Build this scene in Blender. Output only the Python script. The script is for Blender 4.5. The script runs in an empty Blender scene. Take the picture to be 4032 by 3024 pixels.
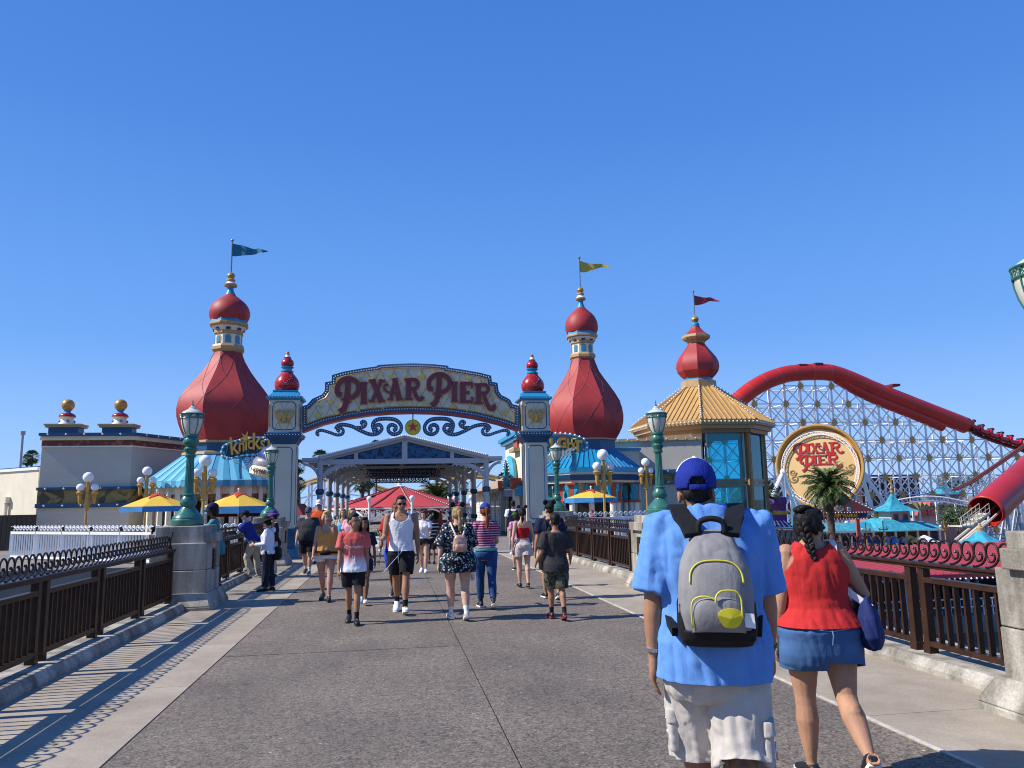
import bpy, bmesh, math, random
from mathutils import Vector, Matrix, noise
random.seed(7)
R = math.radians
PI = math.pi
sc = bpy.context.scene
col = sc.collection
V = Vector

# ------------------------------------------------------------------ camera
EYE = V((0, 0, 1.68)); FPX = 3028.0
def cam_matrix():
    d = V((1538-2016, -(1988-1512), -FPX)).normalized()
    h = V((math.cos(R(1.1)), math.sin(R(1.1)), 0))
    up = h.cross(d).normalized()
    if up.y < 0: up = -up
    x = d.cross(up)
    return Matrix((x, d, up))
CM = cam_matrix()
def ray(px, py): return CM @ V((px-2016, -(py-1512), -FPX))
def P(px, py, Y):                       # photo pixel (4032 wide) -> point on the plane y = Y
    r = ray(px, py); return EYE + r*(Y/r.y)
def G(px, py, z=0.0):                   # photo pixel -> point on the plane z
    r = ray(px, py); return EYE + r*((z-EYE.z)/r.z)
def mpp(px, py, Y):                     # metres per photo pixel there
    r = ray(px, py); return Y/r.y
cd = bpy.data.cameras.new('camera'); cam = bpy.data.objects.new('camera', cd); col.objects.link(cam)
cam.matrix_world = Matrix.Translation(EYE) @ CM.to_4x4()
cd.sensor_fit = 'HORIZONTAL'; cd.sensor_width = 36; cd.lens = 36*FPX/4032; cd.clip_end = 6000; cd.clip_start = 0.05
sc.camera = cam

# ------------------------------------------------------------------ light
SUN_EL = 42.5
SUN_DIR = V((-math.cos(R(SUN_EL)), -0.02, math.sin(R(SUN_EL)))).normalized()   # towards the sun
w = bpy.data.worlds.new('World'); sc.world = w; w.use_nodes = True
nt = w.node_tree; nt.nodes.clear()
sky = nt.nodes.new('ShaderNodeTexSky'); sky.sky_type = 'NISHITA'; sky.sun_disc = False
sky.sun_elevation = R(SUN_EL); sky.sun_rotation = math.atan2(SUN_DIR.x, SUN_DIR.y)
sky.air_density = 1.0; sky.dust_density = 0.3; sky.ozone_density = 1.5; sky.altitude = 20
bg = nt.nodes.new('ShaderNodeBackground'); bg.inputs['Strength'].default_value = 0.10
tcw = nt.nodes.new('ShaderNodeTexCoord'); sxyz = nt.nodes.new('ShaderNodeSeparateXYZ'); nt.links.new(tcw.outputs['Generated'], sxyz.inputs[0])
rw = nt.nodes.new('ShaderNodeValToRGB'); ew = rw.color_ramp.elements
for p_, c_ in ((.20, (.125, .330, .80)), (.45, (.060, .215, .66)), (.7, (.036, .15, .54))):
    e_ = ew.new(p_); e_.color = (*c_, 1)
ew[0].color = (.32, .54, .91, 1); ew[0].position = 0.0; ew[-1].color = (.03, .12, .48, 1)
nt.links.new(sxyz.outputs['Z'], rw.inputs[0])
vm = nt.nodes.new('ShaderNodeVectorMath'); vm.operation = 'SCALE'; vm.inputs['Scale'].default_value = 10.1; nt.links.new(rw.outputs[0], vm.inputs[0])
mw = nt.nodes.new('ShaderNodeMix'); mw.data_type = 'RGBA'; mw.inputs[0].default_value = .88
ow = nt.nodes.new('ShaderNodeOutputWorld')
nt.links.new(sky.outputs[0], mw.inputs[6]); nt.links.new(vm.outputs[0], mw.inputs[7]); nt.links.new(mw.outputs[2], bg.inputs[0]); nt.links.new(bg.outputs[0], ow.inputs[0])
sd = bpy.data.lights.new('sun', 'SUN'); sd.energy = 5.0; sd.angle = R(0.53); sd.color = (1, .955, .88)
so = bpy.data.objects.new('sun', sd); col.objects.link(so); so.rotation_euler = SUN_DIR.to_track_quat('Z', 'Y').to_euler()
sc.view_settings.view_transform = 'Standard'; sc.view_settings.look = 'None'; sc.view_settings.exposure = 0.28; sc.view_settings.gamma = 1
try: sc.cycles.filter_width = 1.05; sc.cycles.max_bounces = 6; sc.cycles.transparent_max_bounces = 8
except Exception: pass

# ------------------------------------------------------------------ materials
MATS = {}
def mat(name, c, rough=.55, metal=0., var=.12, scale=6., bump=0., bscale=60., emit=None, spec=.5, trans=0.):
    if name in MATS: return MATS[name]
    m = bpy.data.materials.new(name); m.use_nodes = True; t = m.node_tree; b = t.nodes['Principled BSDF']
    b.inputs['Roughness'].default_value = rough; b.inputs['Metallic'].default_value = metal
    b.inputs['Specular IOR Level'].default_value = spec
    if trans: b.inputs['Transmission Weight'].default_value = trans
    tc = t.nodes.new('ShaderNodeTexCoord')
    n = t.nodes.new('ShaderNodeTexNoise'); n.inputs['Scale'].default_value = scale; n.inputs['Detail'].default_value = 5
    t.links.new(tc.outputs['Object'], n.inputs['Vector'])
    r = t.nodes.new('ShaderNodeValToRGB')
    lo = [max(0, x*(1-var)) for x in c]; hi = [min(1, x*(1+var)) for x in c]
    r.color_ramp.elements[0].position = .3; r.color_ramp.elements[1].position = .7
    r.color_ramp.elements[0].color = (*lo, 1); r.color_ramp.elements[1].color = (*hi, 1)
    t.links.new(n.outputs['Fac'], r.inputs['Fac']); t.links.new(r.outputs[0], b.inputs['Base Color'])
    if bump:
        n2 = t.nodes.new('ShaderNodeTexNoise'); n2.inputs['Scale'].default_value = bscale; n2.inputs['Detail'].default_value = 4
        t.links.new(tc.outputs['Object'], n2.inputs['Vector'])
        bp = t.nodes.new('ShaderNodeBump'); bp.inputs['Strength'].default_value = bump; bp.inputs['Distance'].default_value = .02
        t.links.new(n2.outputs['Fac'], bp.inputs['Height']); t.links.new(bp.outputs[0], b.inputs['Normal'])
    MATS[name] = m; return m
def nodes_of(m):
    t = m.node_tree; return t, t.nodes['Principled BSDF'], t.nodes, t.links
def ramp(t, stops, interp='LINEAR'):
    r = t.nodes.new('ShaderNodeValToRGB'); r.color_ramp.interpolation = interp; e = r.color_ramp.elements
    while len(e) < len(stops): e.new(.5)
    for i, (p, c) in enumerate(stops): e[i].position = p; e[i].color = (*c, 1)
    return r
def tex(t, kind, scale, mapping=None, coord='Object', **kw):
    tc = t.nodes.new('ShaderNodeTexCoord'); n = t.nodes.new('ShaderNodeTex'+kind)
    if 'Scale' in n.inputs: n.inputs['Scale'].default_value = scale
    for k, v in kw.items():
        if k in n.inputs: n.inputs[k].default_value = v
        else: setattr(n, k, v)
    src = tc.outputs[coord]
    if mapping:
        mp = t.nodes.new('ShaderNodeMapping'); mp.inputs['Scale'].default_value = mapping[:3]
        if len(mapping) > 3: mp.inputs['Rotation'].default_value = mapping[3:6]
        t.links.new(src, mp.inputs[0]); src = mp.outputs[0]
    t.links.new(src, n.inputs['Vector']); return n
def mix(t, fac, a, b, mode='MIX'):
    m = t.nodes.new('ShaderNodeMix'); m.data_type = 'RGBA'; m.blend_type = mode
    for k, v in ((0, fac), (6, a), (7, b)):
        if hasattr(v, 'links') or hasattr(v, 'is_linked'): t.links.new(v, m.inputs[k])
        elif isinstance(v, (int, float)): m.inputs[k].default_value = v
        else: m.inputs[k].default_value = (*v, 1)
    return m.outputs[2]
def add_bump(m, height, strength=.4, dist=.01):
    t, b, N, L = nodes_of(m); bp = N.new('ShaderNodeBump'); bp.inputs['Strength'].default_value = strength; bp.inputs['Distance'].default_value = dist
    L.new(height, bp.inputs['Height'])
    if b.inputs['Normal'].is_linked: L.new(b.inputs['Normal'].links[0].from_socket, bp.inputs['Normal'])
    L.new(bp.outputs[0], b.inputs['Normal'])

RED = mat('dome_red_paint', (.36, .026, .025), .58, var=.2, scale=1.1, bump=.05, bscale=9)
REDG = mat('gloss_red_paint', (.38, .012, .014), .25, var=.1)
CREAM = mat('cream_stucco', (.74, .66, .50), .75, var=.06, scale=2, bump=.25, bscale=40)
IVORY = mat('ivory_paint', (.78, .73, .60), .6, var=.05)
GREYW = mat('pale_grey_stucco', (.50, .46, .385), .8, var=.05, scale=1.2, bump=.2, bscale=40)
BLUE = mat('royal_blue_paint', (.008, .070, .165), .4, var=.12)
NAVY = mat('navy_paint', (.008, .025, .085), .4, var=.1)
TEAL = mat('teal_blue_paint', (.02, .26, .46), .4, var=.12)
SKYB = mat('sky_blue_paint', (.06, .40, .58), .4, var=.1)
GOLD = mat('gold_paint', (.50, .27, .07), .35, metal=.35, var=.15, scale=8)
TAN = mat('tan_paint', (.45, .29, .13), .5, var=.1)
WHITE = mat('white_paint', (.80, .80, .78), .45, var=.04)
BULB = mat('frosted_bulb', (.86, .84, .78), .25, var=.02)
GLOBE = mat('white_globe_glass', (.86, .86, .85), .2, var=.01)
LGREEN = mat('lamp_green_paint', (.036, .150, .115), .28, var=.15, scale=10, bump=.08, bscale=25)
LGLASS = mat('frosted_lantern_glass', (.58, .57, .48), .3, var=.12, scale=9)
IRON = mat('dark_brown_iron', (.022, .010, .008), .28, var=.3, scale=9, bump=.1, bscale=30, spec=.35)
BROWNP = mat('brown_paint_rail', (.036, .016, .009), .36, var=.3, scale=7, bump=.1, bscale=40, spec=.22)
BLACK = mat('black_fabric', (.012, .012, .013), .75, var=.2, bump=.2, bscale=120)
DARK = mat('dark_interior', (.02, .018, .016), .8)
STEELW = mat('white_steel', (.86, .86, .85), .4, var=.05)
GLASSB = mat('blue_window_glass', (.015, .20, .30), .06)
t, b_, N, L = nodes_of(GLASSB); N.remove(b_); tr_ = N.new('ShaderNodeBsdfTransparent'); tr_.inputs[0].default_value = (.36, .84, .92, 1); gl_ = N.new('ShaderNodeBsdfGlossy'); gl_.inputs['Roughness'].default_value = .03; gl_.inputs[0].default_value = (.6, .9, 1, 1)
fr_ = N.new('ShaderNodeFresnel'); fr_.inputs[0].default_value = 1.6; ms_ = N.new('ShaderNodeMixShader'); L.new(fr_.outputs[0], ms_.inputs[0]); L.new(tr_.outputs[0], ms_.inputs[1]); L.new(gl_.outputs[0], ms_.inputs[2]); L.new(ms_.outputs[0], N['Material Output'].inputs[0])

# ------------------------------------------------------------------ object helpers
def tag(o, label=None, cat=None, group=None, kind=None):
    if label: o['label'] = label
    if cat: o['category'] = cat
    if group: o['group'] = group
    if kind: o['kind'] = kind
    return o
def thing(name, label, cat, loc=(0, 0, 0), rz=0, group=None):
    o = bpy.data.objects.new(name, None); o.empty_display_size = .2; col.objects.link(o)
    o.location = loc; o.rotation_euler = (0, 0, rz); return tag(o, label, cat, group)
def wloc(o):
    p = V((0, 0, 0))
    while o: p += o.location; o = o.parent
    return p
def link_mesh(name, me, m, parent=None, smooth=None):
    o = bpy.data.objects.new(name, me); col.objects.link(o)
    for x in (m if isinstance(m, (list, tuple)) else [m]): me.materials.append(x)
    if parent: o.parent = parent
    if smooth is not None:
        me.polygons.foreach_set('use_smooth', [True]*len(me.polygons))
        if smooth < 180: me.set_sharp_from_angle(angle=R(smooth))
    return o
def kids(o): return list(o.children)
def copy_tree(o, parent=None, loc=None, rz=None, label=None, group=None):
    c = o.copy(); col.objects.link(c); c.parent = parent
    if loc is not None: c.location = loc
    if rz is not None: c.rotation_euler = (0, 0, rz)
    if label: c['label'] = label
    if group: c['group'] = group
    for ch in kids(o): copy_tree(ch, c)
    return c

class MB:
    def __init__(s): s.v = []; s.f = []; s.mi = []; s.cur = 0
    def add(s, vs, fs):
        n = len(s.v); s.v += [tuple(v) for v in vs]
        for f in fs: s.f.append([i+n for i in f]); s.mi.append(s.cur)
        return s
    def box(s, lo, hi, rz=0, piv=None):
        x0, y0, z0 = lo; x1, y1, z1 = hi
        vs = [V(p) for p in ((x0,y0,z0),(x1,y0,z0),(x1,y1,z0),(x0,y1,z0),(x0,y0,z1),(x1,y0,z1),(x1,y1,z1),(x0,y1,z1))]
        if rz:
            c = V(piv) if piv else V(((x0+x1)/2, (y0+y1)/2, 0)); M = Matrix.Rotation(rz, 3, 'Z')
            vs = [M @ (p-c) + c for p in vs]
        return s.add(vs, [(0,3,2,1),(4,5,6,7),(0,1,5,4),(1,2,6,5),(2,3,7,6),(3,0,4,7)])
    def cbox(s, c, size, rz=0):
        c = V(c); h = V(size)/2; return s.box(c-h, c+h, rz, c)
    def frame(s, p, q, up=V((0, 0, 1))):
        d = (V(q)-V(p)).normalized(); u = V(up)
        if abs(d.dot(u)) > .99: u = V((0, 1, 0))
        a = d.cross(u).normalized(); return d, a, a.cross(d).normalized()
    def beam(s, p, q, wd, ht, up=V((0, 0, 1))):          # rectangular bar
        p = V(p); q = V(q); d, a, b = s.frame(p, q, up); a = a*wd/2; b = b*ht/2
        vs = [p-a-b, p+a-b, p+a+b, p-a+b, q-a-b, q+a-b, q+a+b, q-a+b]
        return s.add(vs, [(0,1,2,3),(7,6,5,4),(0,4,5,1),(1,5,6,2),(2,6,7,3),(3,7,4,0)])
    def tube(s, path, r, n=8, closed=False, cap=True, flat=1.0):
        path = [V(p) for p in path]; m = len(path); rr = r if isinstance(r, (list, tuple)) else [r]*m
        vs = []; pa = None
        for i, p in enumerate(path):
            if closed: d = path[(i+1) % m]-path[i-1]
            else: d = path[min(i+1, m-1)]-path[max(i-1, 0)]
            d = d.normalized() if d.length > 1e-9 else V((0, 0, 1))
            if pa is None:
                u = V((0, 0, 1)) if abs(d.z) < .9 else V((0, 1, 0)); a = d.cross(u).normalized()
            else:
                a = pa-d*pa.dot(d); a = a.normalized() if a.length > 1e-6 else d.orthogonal().normalized()
            pa = a; b = a.cross(d)
            for k in range(n):
                t = 2*PI*k/n; vs.append(p+a*math.cos(t)*rr[i]+b*math.sin(t)*rr[i]*flat)
        fs = []; M = m if closed else m-1
        for i in range(M):
            j = (i+1) % m
            for k in range(n): fs.append((i*n+k, i*n+(k+1) % n, j*n+(k+1) % n, j*n+k))
        if cap and not closed: fs += [tuple(range(n-1, -1, -1)), tuple((m-1)*n+k for k in range(n))]
        return s.add(vs, fs)
    def lathe(s, prof, c=(0, 0, 0), n=20, rot=0., flute=0, fd=.0):
        cx, cy, cz = c; vs = []; fs = []; m = len(prof)
        for r, z in prof:
            for k in range(n):
                t = 2*PI*k/n+rot; q = r*(1-fd*(.5+.5*math.cos(t*flute))) if flute else r
                vs.append((cx+q*math.cos(t), cy+q*math.sin(t), cz+z))
        for i in range(m-1):
            for k in range(n): fs.append((i*n+k, i*n+(k+1) % n, (i+1)*n+(k+1) % n, (i+1)*n+k))
        fs += [tuple(range(n-1, -1, -1)), tuple((m-1)*n+k for k in range(n))]
        return s.add(vs, fs)
    def sph(s, c, r, n=10, sx=1, sy=1, sz=1):
        m = max(4, n//2+1); vs = []; fs = []; c = V(c)
        vs.append(c+V((0, 0, -r*sz)))
        for i in range(1, m):
            a = -PI/2+PI*i/m
            for k in range(n):
                t = 2*PI*k/n; vs.append(c+V((r*sx*math.cos(a)*math.cos(t), r*sy*math.cos(a)*math.sin(t), r*sz*math.sin(a))))
        vs.append(c+V((0, 0, r*sz))); T = len(vs)-1
        for k in range(n): fs.append((0, 1+(k+1) % n, 1+k)); fs.append((T, 1+(m-2)*n+k, 1+(m-2)*n+(k+1) % n))
        for i in range(m-2):
            for k in range(n): fs.append((1+i*n+k, 1+i*n+(k+1) % n, 1+(i+1)*n+(k+1) % n, 1+(i+1)*n+k))
        return s.add(vs, fs)
    def bulb(s, c, r):
        c = V(c); d = [V((r,0,0)),V((0,r,0)),V((-r,0,0)),V((0,-r,0)),V((0,0,r)),V((0,0,-r))]
        return s.add([c+x for x in d], [(0,1,4),(1,2,4),(2,3,4),(3,0,4),(1,0,5),(2,1,5),(3,2,5),(0,3,5)])
    def prism(s, poly, o, ax, ay, depth):                # 2-D outline extruded along ax x ay (towards the viewer side = -normal*depth/2..)
        o = V(o); ax = V(ax); ay = V(ay); nz = ax.cross(ay).normalized(); n = len(poly)
        f = [o+ax*x+ay*y+nz*depth for x, y in poly]; b = [o+ax*x+ay*y for x, y in poly]
        return s.add(f+b, [tuple(range(n)), tuple(range(2*n-1, n-1, -1))]+[(i, n+i, n+(i+1) % n, (i+1) % n) for i in range(n)])
    def quad(s, a, b, c, d): return s.add([a, b, c, d], [(0, 1, 2, 3)])
    def build(s, name, m, parent=None, smooth=35, sub=True):
        me = bpy.data.meshes.new(name); off = wloc(parent) if (parent and sub) else V((0, 0, 0))
        me.from_pydata([V(v)-off for v in s.v], [], s.f)
        bm = bmesh.new(); bm.from_mesh(me); bmesh.ops.recalc_face_normals(bm, faces=bm.faces); bm.to_mesh(me); bm.free()
        o = link_mesh(name, me, m, parent, smooth)
        if len(me.materials) > 1 and len(s.mi) == len(me.polygons): me.polygons.foreach_set('material_index', s.mi)
        return o
def bevel(o, wd, seg=2):
    md = o.modifiers.new('bevel', 'BEVEL'); md.width = wd; md.segments = seg; md.limit_method = 'ANGLE'; md.angle_limit = R(40); return o
def offset_poly(poly, d):                                # inward for counter-clockwise outlines
    n = len(poly); out = []
    for i in range(n):
        p0 = V(poly[i-1]).to_2d(); p1 = V(poly[i]).to_2d(); p2 = V(poly[(i+1) % n]).to_2d()
        a = (p1-p0).normalized(); b = (p2-p1).normalized(); na = V((-a.y, a.x)); nb = V((-b.y, b.x))
        k = na+nb; k = k/max(.35, k.length_squared)*2 if k.length > 1e-6 else na
        out.append(tuple(p1+k*d))
    return out
def inside(p, poly):
    x, y = p; r = False; n = len(poly)
    for i in range(n):
        x1, y1 = poly[i]; x2, y2 = poly[i-1]
        if (y1 > y) != (y2 > y) and x < (x2-x1)*(y-y1)/(y2-y1)+x1: r = not r
    return r
def area2(poly): return sum(poly[i-1][0]*poly[i][1]-poly[i][0]*poly[i-1][1] for i in range(len(poly)))
def spline(pts, n=6):                                    # Catmull-Rom through points
    pts = [V(p) for p in pts]; out = []
    for i in range(len(pts)-1):
        p0 = pts[max(i-1, 0)]; p1 = pts[i]; p2 = pts[i+1]; p3 = pts[min(i+2, len(pts)-1)]
        for k in range(n):
            t = k/n; out.append(.5*((2*p1)+(p2-p0)*t+(2*p0-5*p1+4*p2-p3)*t*t+(3*p1-p0-3*p2+p3)*t**3))
    out.append(pts[-1]); return out
def ribbon(pts, wd):                                     # 2-D polyline -> outline polygon; wd constant or per point
    pts = [V(p).to_2d() for p in pts]; n = len(pts); L = []; Rr = []
    for i, p in enumerate(pts):
        d = (pts[min(i+1, n-1)]-pts[max(i-1, 0)]).normalized(); q = V((-d.y, d.x)); h = (wd[i] if isinstance(wd, (list, tuple)) else wd)/2
        L.append(tuple(p+q*h)); Rr.append(tuple(p-q*h))
    return L+Rr[::-1]
def text_mesh(body, size, depth=.01, shear=0., spacing=1.0, bold=0.):
    c = bpy.data.curves.new('txt', 'FONT'); c.body = body; c.size = size; c.extrude = depth; c.align_x = 'CENTER'; c.shear = shear; c.space_character = spacing; c.offset = bold
    o = bpy.data.objects.new('txt', c); col.objects.link(o)
    dg = bpy.context.evaluated_depsgraph_get(); me = bpy.data.meshes.new_from_object(o.evaluated_get(dg))
    bpy.data.objects.remove(o); bpy.data.curves.remove(c); me.materials.clear(); return me
def text_part(name, body, size, m, parent, loc, ax=(1, 0, 0), ay=(0, 0, 1), depth=.01, curve=0., sx=1., **kw):
    me = text_mesh(body, size, depth, **kw); ax = V(ax).normalized(); ay = V(ay).normalized(); az = ax.cross(ay)
    off = wloc(parent) if parent else V((0, 0, 0))
    for v in me.vertices:
        x, y, z = v.co; x *= sx; y -= curve*x*x
        v.co = V(loc)+ax*x+ay*y+az*z-off
    return link_mesh(name, me, m, parent)
# ------------------------------------------------------------------ ground, lake, bridge
GRND = mat('plaza_concrete', (.20, .175, .15), .85, var=.2, scale=.4, bump=.2, bscale=20)
def ground_sheet():
    xs = [-3000, -90, 9, 12.6, 16.8, 20, 23, 95, 3000]; ys = [-1500, -60, 25.2, 29, 33, 39, 55, 88, 135, 4000]; NX, NY = len(xs)-1, len(ys)-1
    def lev(i, j):
        X = (xs[i]+xs[i+1])/2; Y = (ys[j]+ys[j+1])/2
        if -90 < X and 25 < Y < 135 and X < (9 if Y < 29 else 12.6 if Y < 33 else 16.8 if Y < 39 else 23 if Y < 55 else 20): return -.03
        if -90 < X < 95 and -60 < Y < 88: return -9.0
        return -6.5
    b = MB(); Z = {}
    for i in range(NX):
        for j in range(NY):
            z = lev(i, j); Z[i, j] = z
            b.quad((xs[i], ys[j], z), (xs[i+1], ys[j], z), (xs[i+1], ys[j+1], z), (xs[i], ys[j+1], z))
    for i in range(NX):
        for j in range(NY):
            for di, dj in ((1, 0), (0, 1)):
                k = (i+di, j+dj)
                if k in Z and Z[k] != Z[i, j]:
                    z0, z1 = Z[i, j], Z[k]
                    if di: x = xs[i+1]; b.quad((x, ys[j], z0), (x, ys[j+1], z0), (x, ys[j+1], z1), (x, ys[j], z1))
                    else: y = ys[j+1]; b.quad((xs[i], y, z0), (xs[i+1], y, z0), (xs[i+1], y, z1), (xs[i], y, z1))
    o = b.build('ground', GRND, smooth=None); o['kind'] = 'structure'
ground_sheet()
WAT = mat('lake_water', (.012, .030, .030), .06, var=.3, scale=.2, spec=.6)
t, b_, N, L = nodes_of(WAT); nz = tex(t, 'Noise', 1.4, (1, 2.2, 1), Detail=4); add_bump(WAT, nz.outputs['Fac'], .5, .15)
o = MB().quad((-89.9, -59.9, -7.2), (94.9, -59.9, -7.2), (94.9, 87.9, -7.2), (-89.9, 87.9, -7.2)).build('water', WAT, smooth=None); o['kind'] = 'structure'

XL, XR, XC = -1.88, 3.58, .84            # edges of the asphalt and its centre joint
ASPH = mat('exposed_aggregate_asphalt', (.1, .1, .1), .82)
t, b_, N, L = nodes_of(ASPH)
v1 = tex(t, 'Voronoi', 55, feature='F1'); v2 = tex(t, 'Noise', 48, Detail=7, Roughness=.85); big = tex(t, 'Noise', .9, Detail=5); mid_ = tex(t, 'Noise', 14, Detail=5, Roughness=.7)
rs = ramp(t, [(.33, (.034, .028, .022)), (.47, (.155, .131, .106)), (.56, (.235, .203, .168)), (.69, (.43, .38, .32))]); L.new(v2.outputs['Fac'], rs.inputs[0])
rc = ramp(t, [(0, (.35, .31, .28)), (.5, (1, .97, .93)), (.95, (1.2, 1.1, 1.02)), (.985, (3.2, 3.0, 2.7))]); L.new(v1.outputs['Color'], rc.inputs[0])
c1 = mix(t, 1.0, rs.outputs[0], rc.outputs[0], 'MULTIPLY')
rb = ramp(t, [(.3, (.80, .80, .81)), (.7, (1.16, 1.15, 1.13))]); L.new(big.outputs['Fac'], rb.inputs[0])
rm = ramp(t, [(.3, (.66, .66, .66)), (.7, (1.34, 1.34, 1.34))]); L.new(mid_.outputs['Fac'], rm.inputs[0])
c1 = mix(t, 1.0, c1, rm.outputs[0], 'MULTIPLY')
c1 = mix(t, 1.0, c1, rb.outputs[0], 'MULTIPLY')
gum = tex(t, 'Voronoi', 1.15, feature='F1'); rg = ramp(t, [(.028, (.50, .48, .46)), (.045, (1, 1, 1))]); L.new(gum.outputs['Distance'], rg.inputs[0]); c1 = mix(t, .9, c1, rg.outputs[0], 'MULTIPLY')
stn = tex(t, 'Noise', .55, (1.6, .35, 1), Detail=7, Roughness=.72, Distortion=.5); rt__ = ramp(t, [(.34, (.84, .83, .82)), (.50, (1, 1, 1)), (.70, (1.10, 1.09, 1.07))]); L.new(stn.outputs['Fac'], rt__.inputs[0])
L.new(mix(t, 1.0, c1, rt__.outputs[0], 'MULTIPLY'), b_.inputs['Base Color']); add_bump(ASPH, v2.outputs['Fac'], .7, .008)
CONC = mat('bridge_concrete', (.36, .31, .25), .85)
t, b_, N, L = nodes_of(CONC); n1 = tex(t, 'Noise', 1.1, Detail=8, Roughness=.7); n2 = tex(t, 'Noise', 60, Detail=4)
r1 = ramp(t, [(.25, (.24, .192, .140)), (.55, (.365, .305, .23)), (.75, (.44, .38, .295))]); L.new(n1.outputs['Fac'], r1.inputs[0])
r2 = ramp(t, [(.3, (.86, .86, .86)), (.7, (1.1, 1.1, 1.1))]); L.new(n2.outputs['Fac'], r2.inputs[0])
L.new(mix(t, 1., r1.outputs[0], r2.outputs[0], 'MULTIPLY'), b_.inputs['Base Color']); add_bump(CONC, n2.outputs['Fac'], .3, .006)
WCONC = mat('weathered_concrete', (.4, .37, .32), .88)
t, b_, N, L = nodes_of(WCONC); n1 = tex(t, 'Noise', 2.2, (1, 1, .5), Detail=9, Roughness=.75); n2 = tex(t, 'Noise', 45, Detail=5); n3 = tex(t, 'Noise', 1.6, (2.5, 2.5, .35), Detail=6)
r1 = ramp(t, [(.32, (.20, .18, .15)), (.5, (.42, .385, .32)), (.7, (.52, .48, .41))]); L.new(n1.outputs['Fac'], r1.inputs[0])
r2 = ramp(t, [(.3, (.78, .78, .78)), (.7, (1.12, 1.12, 1.12))]); L.new(n2.outputs['Fac'], r2.inputs[0])
r3 = ramp(t, [(.40, (.40, .38, .35)), (.60, (1, 1, 1))]); L.new(n3.outputs['Fac'], r3.inputs[0])
c = mix(t, 1., r1.outputs[0], r2.outputs[0], 'MULTIPLY'); L.new(mix(t, .8, c, r3.outputs[0], 'MULTIPLY'), b_.inputs['Base Color']); add_bump(WCONC, n2.outputs['Fac'], .5, .01)
JOINT = mat('dark_joint_sealant', (.02, .018, .016), .9)

Y0, Y1 = -6, 27.6
def slab(name, x0, x1, y0, y1, z, m, th=.5):
    o = MB().box((x0, y0, z-th), (x1, y1, z)).build(name, m, smooth=None); o['kind'] = 'structure'; return o
slab('road', XL, XC-.006, Y0, Y1, 0, ASPH); slab('road', XC+.006, XR, Y0, Y1, 0, ASPH)
for k, (a, c_) in enumerate(((-3.42, XL-.012), (XR+.008, 5.12))):
    y = Y0
    while y < Y1-.1:
        e = min(y+2.35, Y1); slab('pavement', a, c_, y+.006, e, .004, CONC); y = e
jt = MB()
jt.box((-4.3, Y0, -.62), (5.95, Y1, -.49)); o = jt.build('bridge_deck', JOINT, smooth=None); o['kind'] = 'structure'
o = MB().box((XL, 9.55, .0005), (XC-.01, 9.558, .0025)).build('road_joint', JOINT, smooth=None); o['kind'] = 'structure'
# light chipped edging beside the right joint
o = MB().box((XR+.010, Y0, .0), (XR+.045, Y1, .009)).build('pavement_edge', mat('pale_edge_concrete', (.50, .45, .38), .85, var=.3, scale=14), smooth=None); o['kind'] = 'structure'
def kerb(xi, xo, y0, y1):
    s = 1 if xo > xi else -1; z = .13
    b = MB(); y = y0
    while y < y1-.05:
        e = min(y+2.4, y1); g = .005
        pr = [(xi, -.1), (xi, .05), (xi+s*.05, z), (xo, z+.004), (xo, -.6)]
        vs = [(x, y+g, h) for x, h in pr]+[(x, e-g, h) for x, h in pr]; n = 5
        b.add(vs, [tuple(range(n)), tuple(range(2*n-1, n-1, -1))]+[(i, n+i, n+(i+1) % n, (i+1) % n) for i in range(n)]); y = e
    o = b.build('kerb', WCONC, smooth=None); o['kind'] = 'structure'; bevel(o, .012)
kerb(-3.36, -4.25, Y0, Y1); kerb(5.06, 5.9, Y0, Y1)

# ------------------------------------------------------------------ pedestals
VENT = mat('bronze_vent', (.05, .028, .018), .5, metal=.3, var=.3)
def pedestal(x, y, s, label):                             # s: +1 when the road lies towards +x
    t = thing('concrete_pedestal', label, 'pedestal', (x, y, 0), group='concrete lamp pedestals along the bridge')
    b = MB()
    def flare(hx, hy, z0, tx, ty, z1):
        vs = [(x-hx, y-hy, z0), (x+hx, y-hy, z0), (x+hx, y+hy, z0), (x-hx, y+hy, z0), (x-tx, y-ty, z1), (x+tx, y-ty, z1), (x+tx, y+ty, z1), (x-tx, y+ty, z1)]
        b.add(vs, [(0,3,2,1),(4,5,6,7),(0,1,5,4),(1,2,6,5),(2,3,7,6),(3,0,4,7)])
    flare(.60, .74, -.5, .60, .74, .06); flare(.598, .738, .061, .50, .62, .27)
    bevel(b.build('plinth', WCONC, t), .015)
    b = MB(); b.box((x-.46, y-.56, .2), (x+.46, y+.56, .645)); b.box((x-.455, y-.555, .652), (x+.455, y+.555, 1.10)); bevel(b.build('shaft', WCONC, t), .012)
    b = MB(); b.box((x-.40, y-.47, 1.08), (x+.40, y+.47, 1.385)); b.box((x-.53, y-.40, 1.1), (x+.53, y+.40, 1.26)); bevel(b.build('capstone', WCONC, t), .012)
    b = MB(); fx = x+s*.46
    b.cbox((fx+s*.008, y+.02, .80), (.03, .17, .36))
    for k in range(7): b.cbox((fx+s*.022, y+.02, .665+k*.045), (.02, .14, .018))
    b.build('vent_grille', VENT, t)
    return t
PXL, PXR = -3.55, 5.2
PY = [5.05, 14.55, 24.05]
pedestal(PXL, PY[1], 1, 'near weathered concrete pedestal with green lamp on the left railing')
pedestal(PXL, PY[2], 1, 'far left pinkish concrete pedestal beside the gate pillar behind the people in hats')
pedestal(PXR, PY[0], -1, 'stepped pale concrete pedestal cut off by the right edge of the photo')
pedestal(PXR, PY[1], -1, 'concrete pedestal with bronze vent left of the man in the blue shirt')
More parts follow.
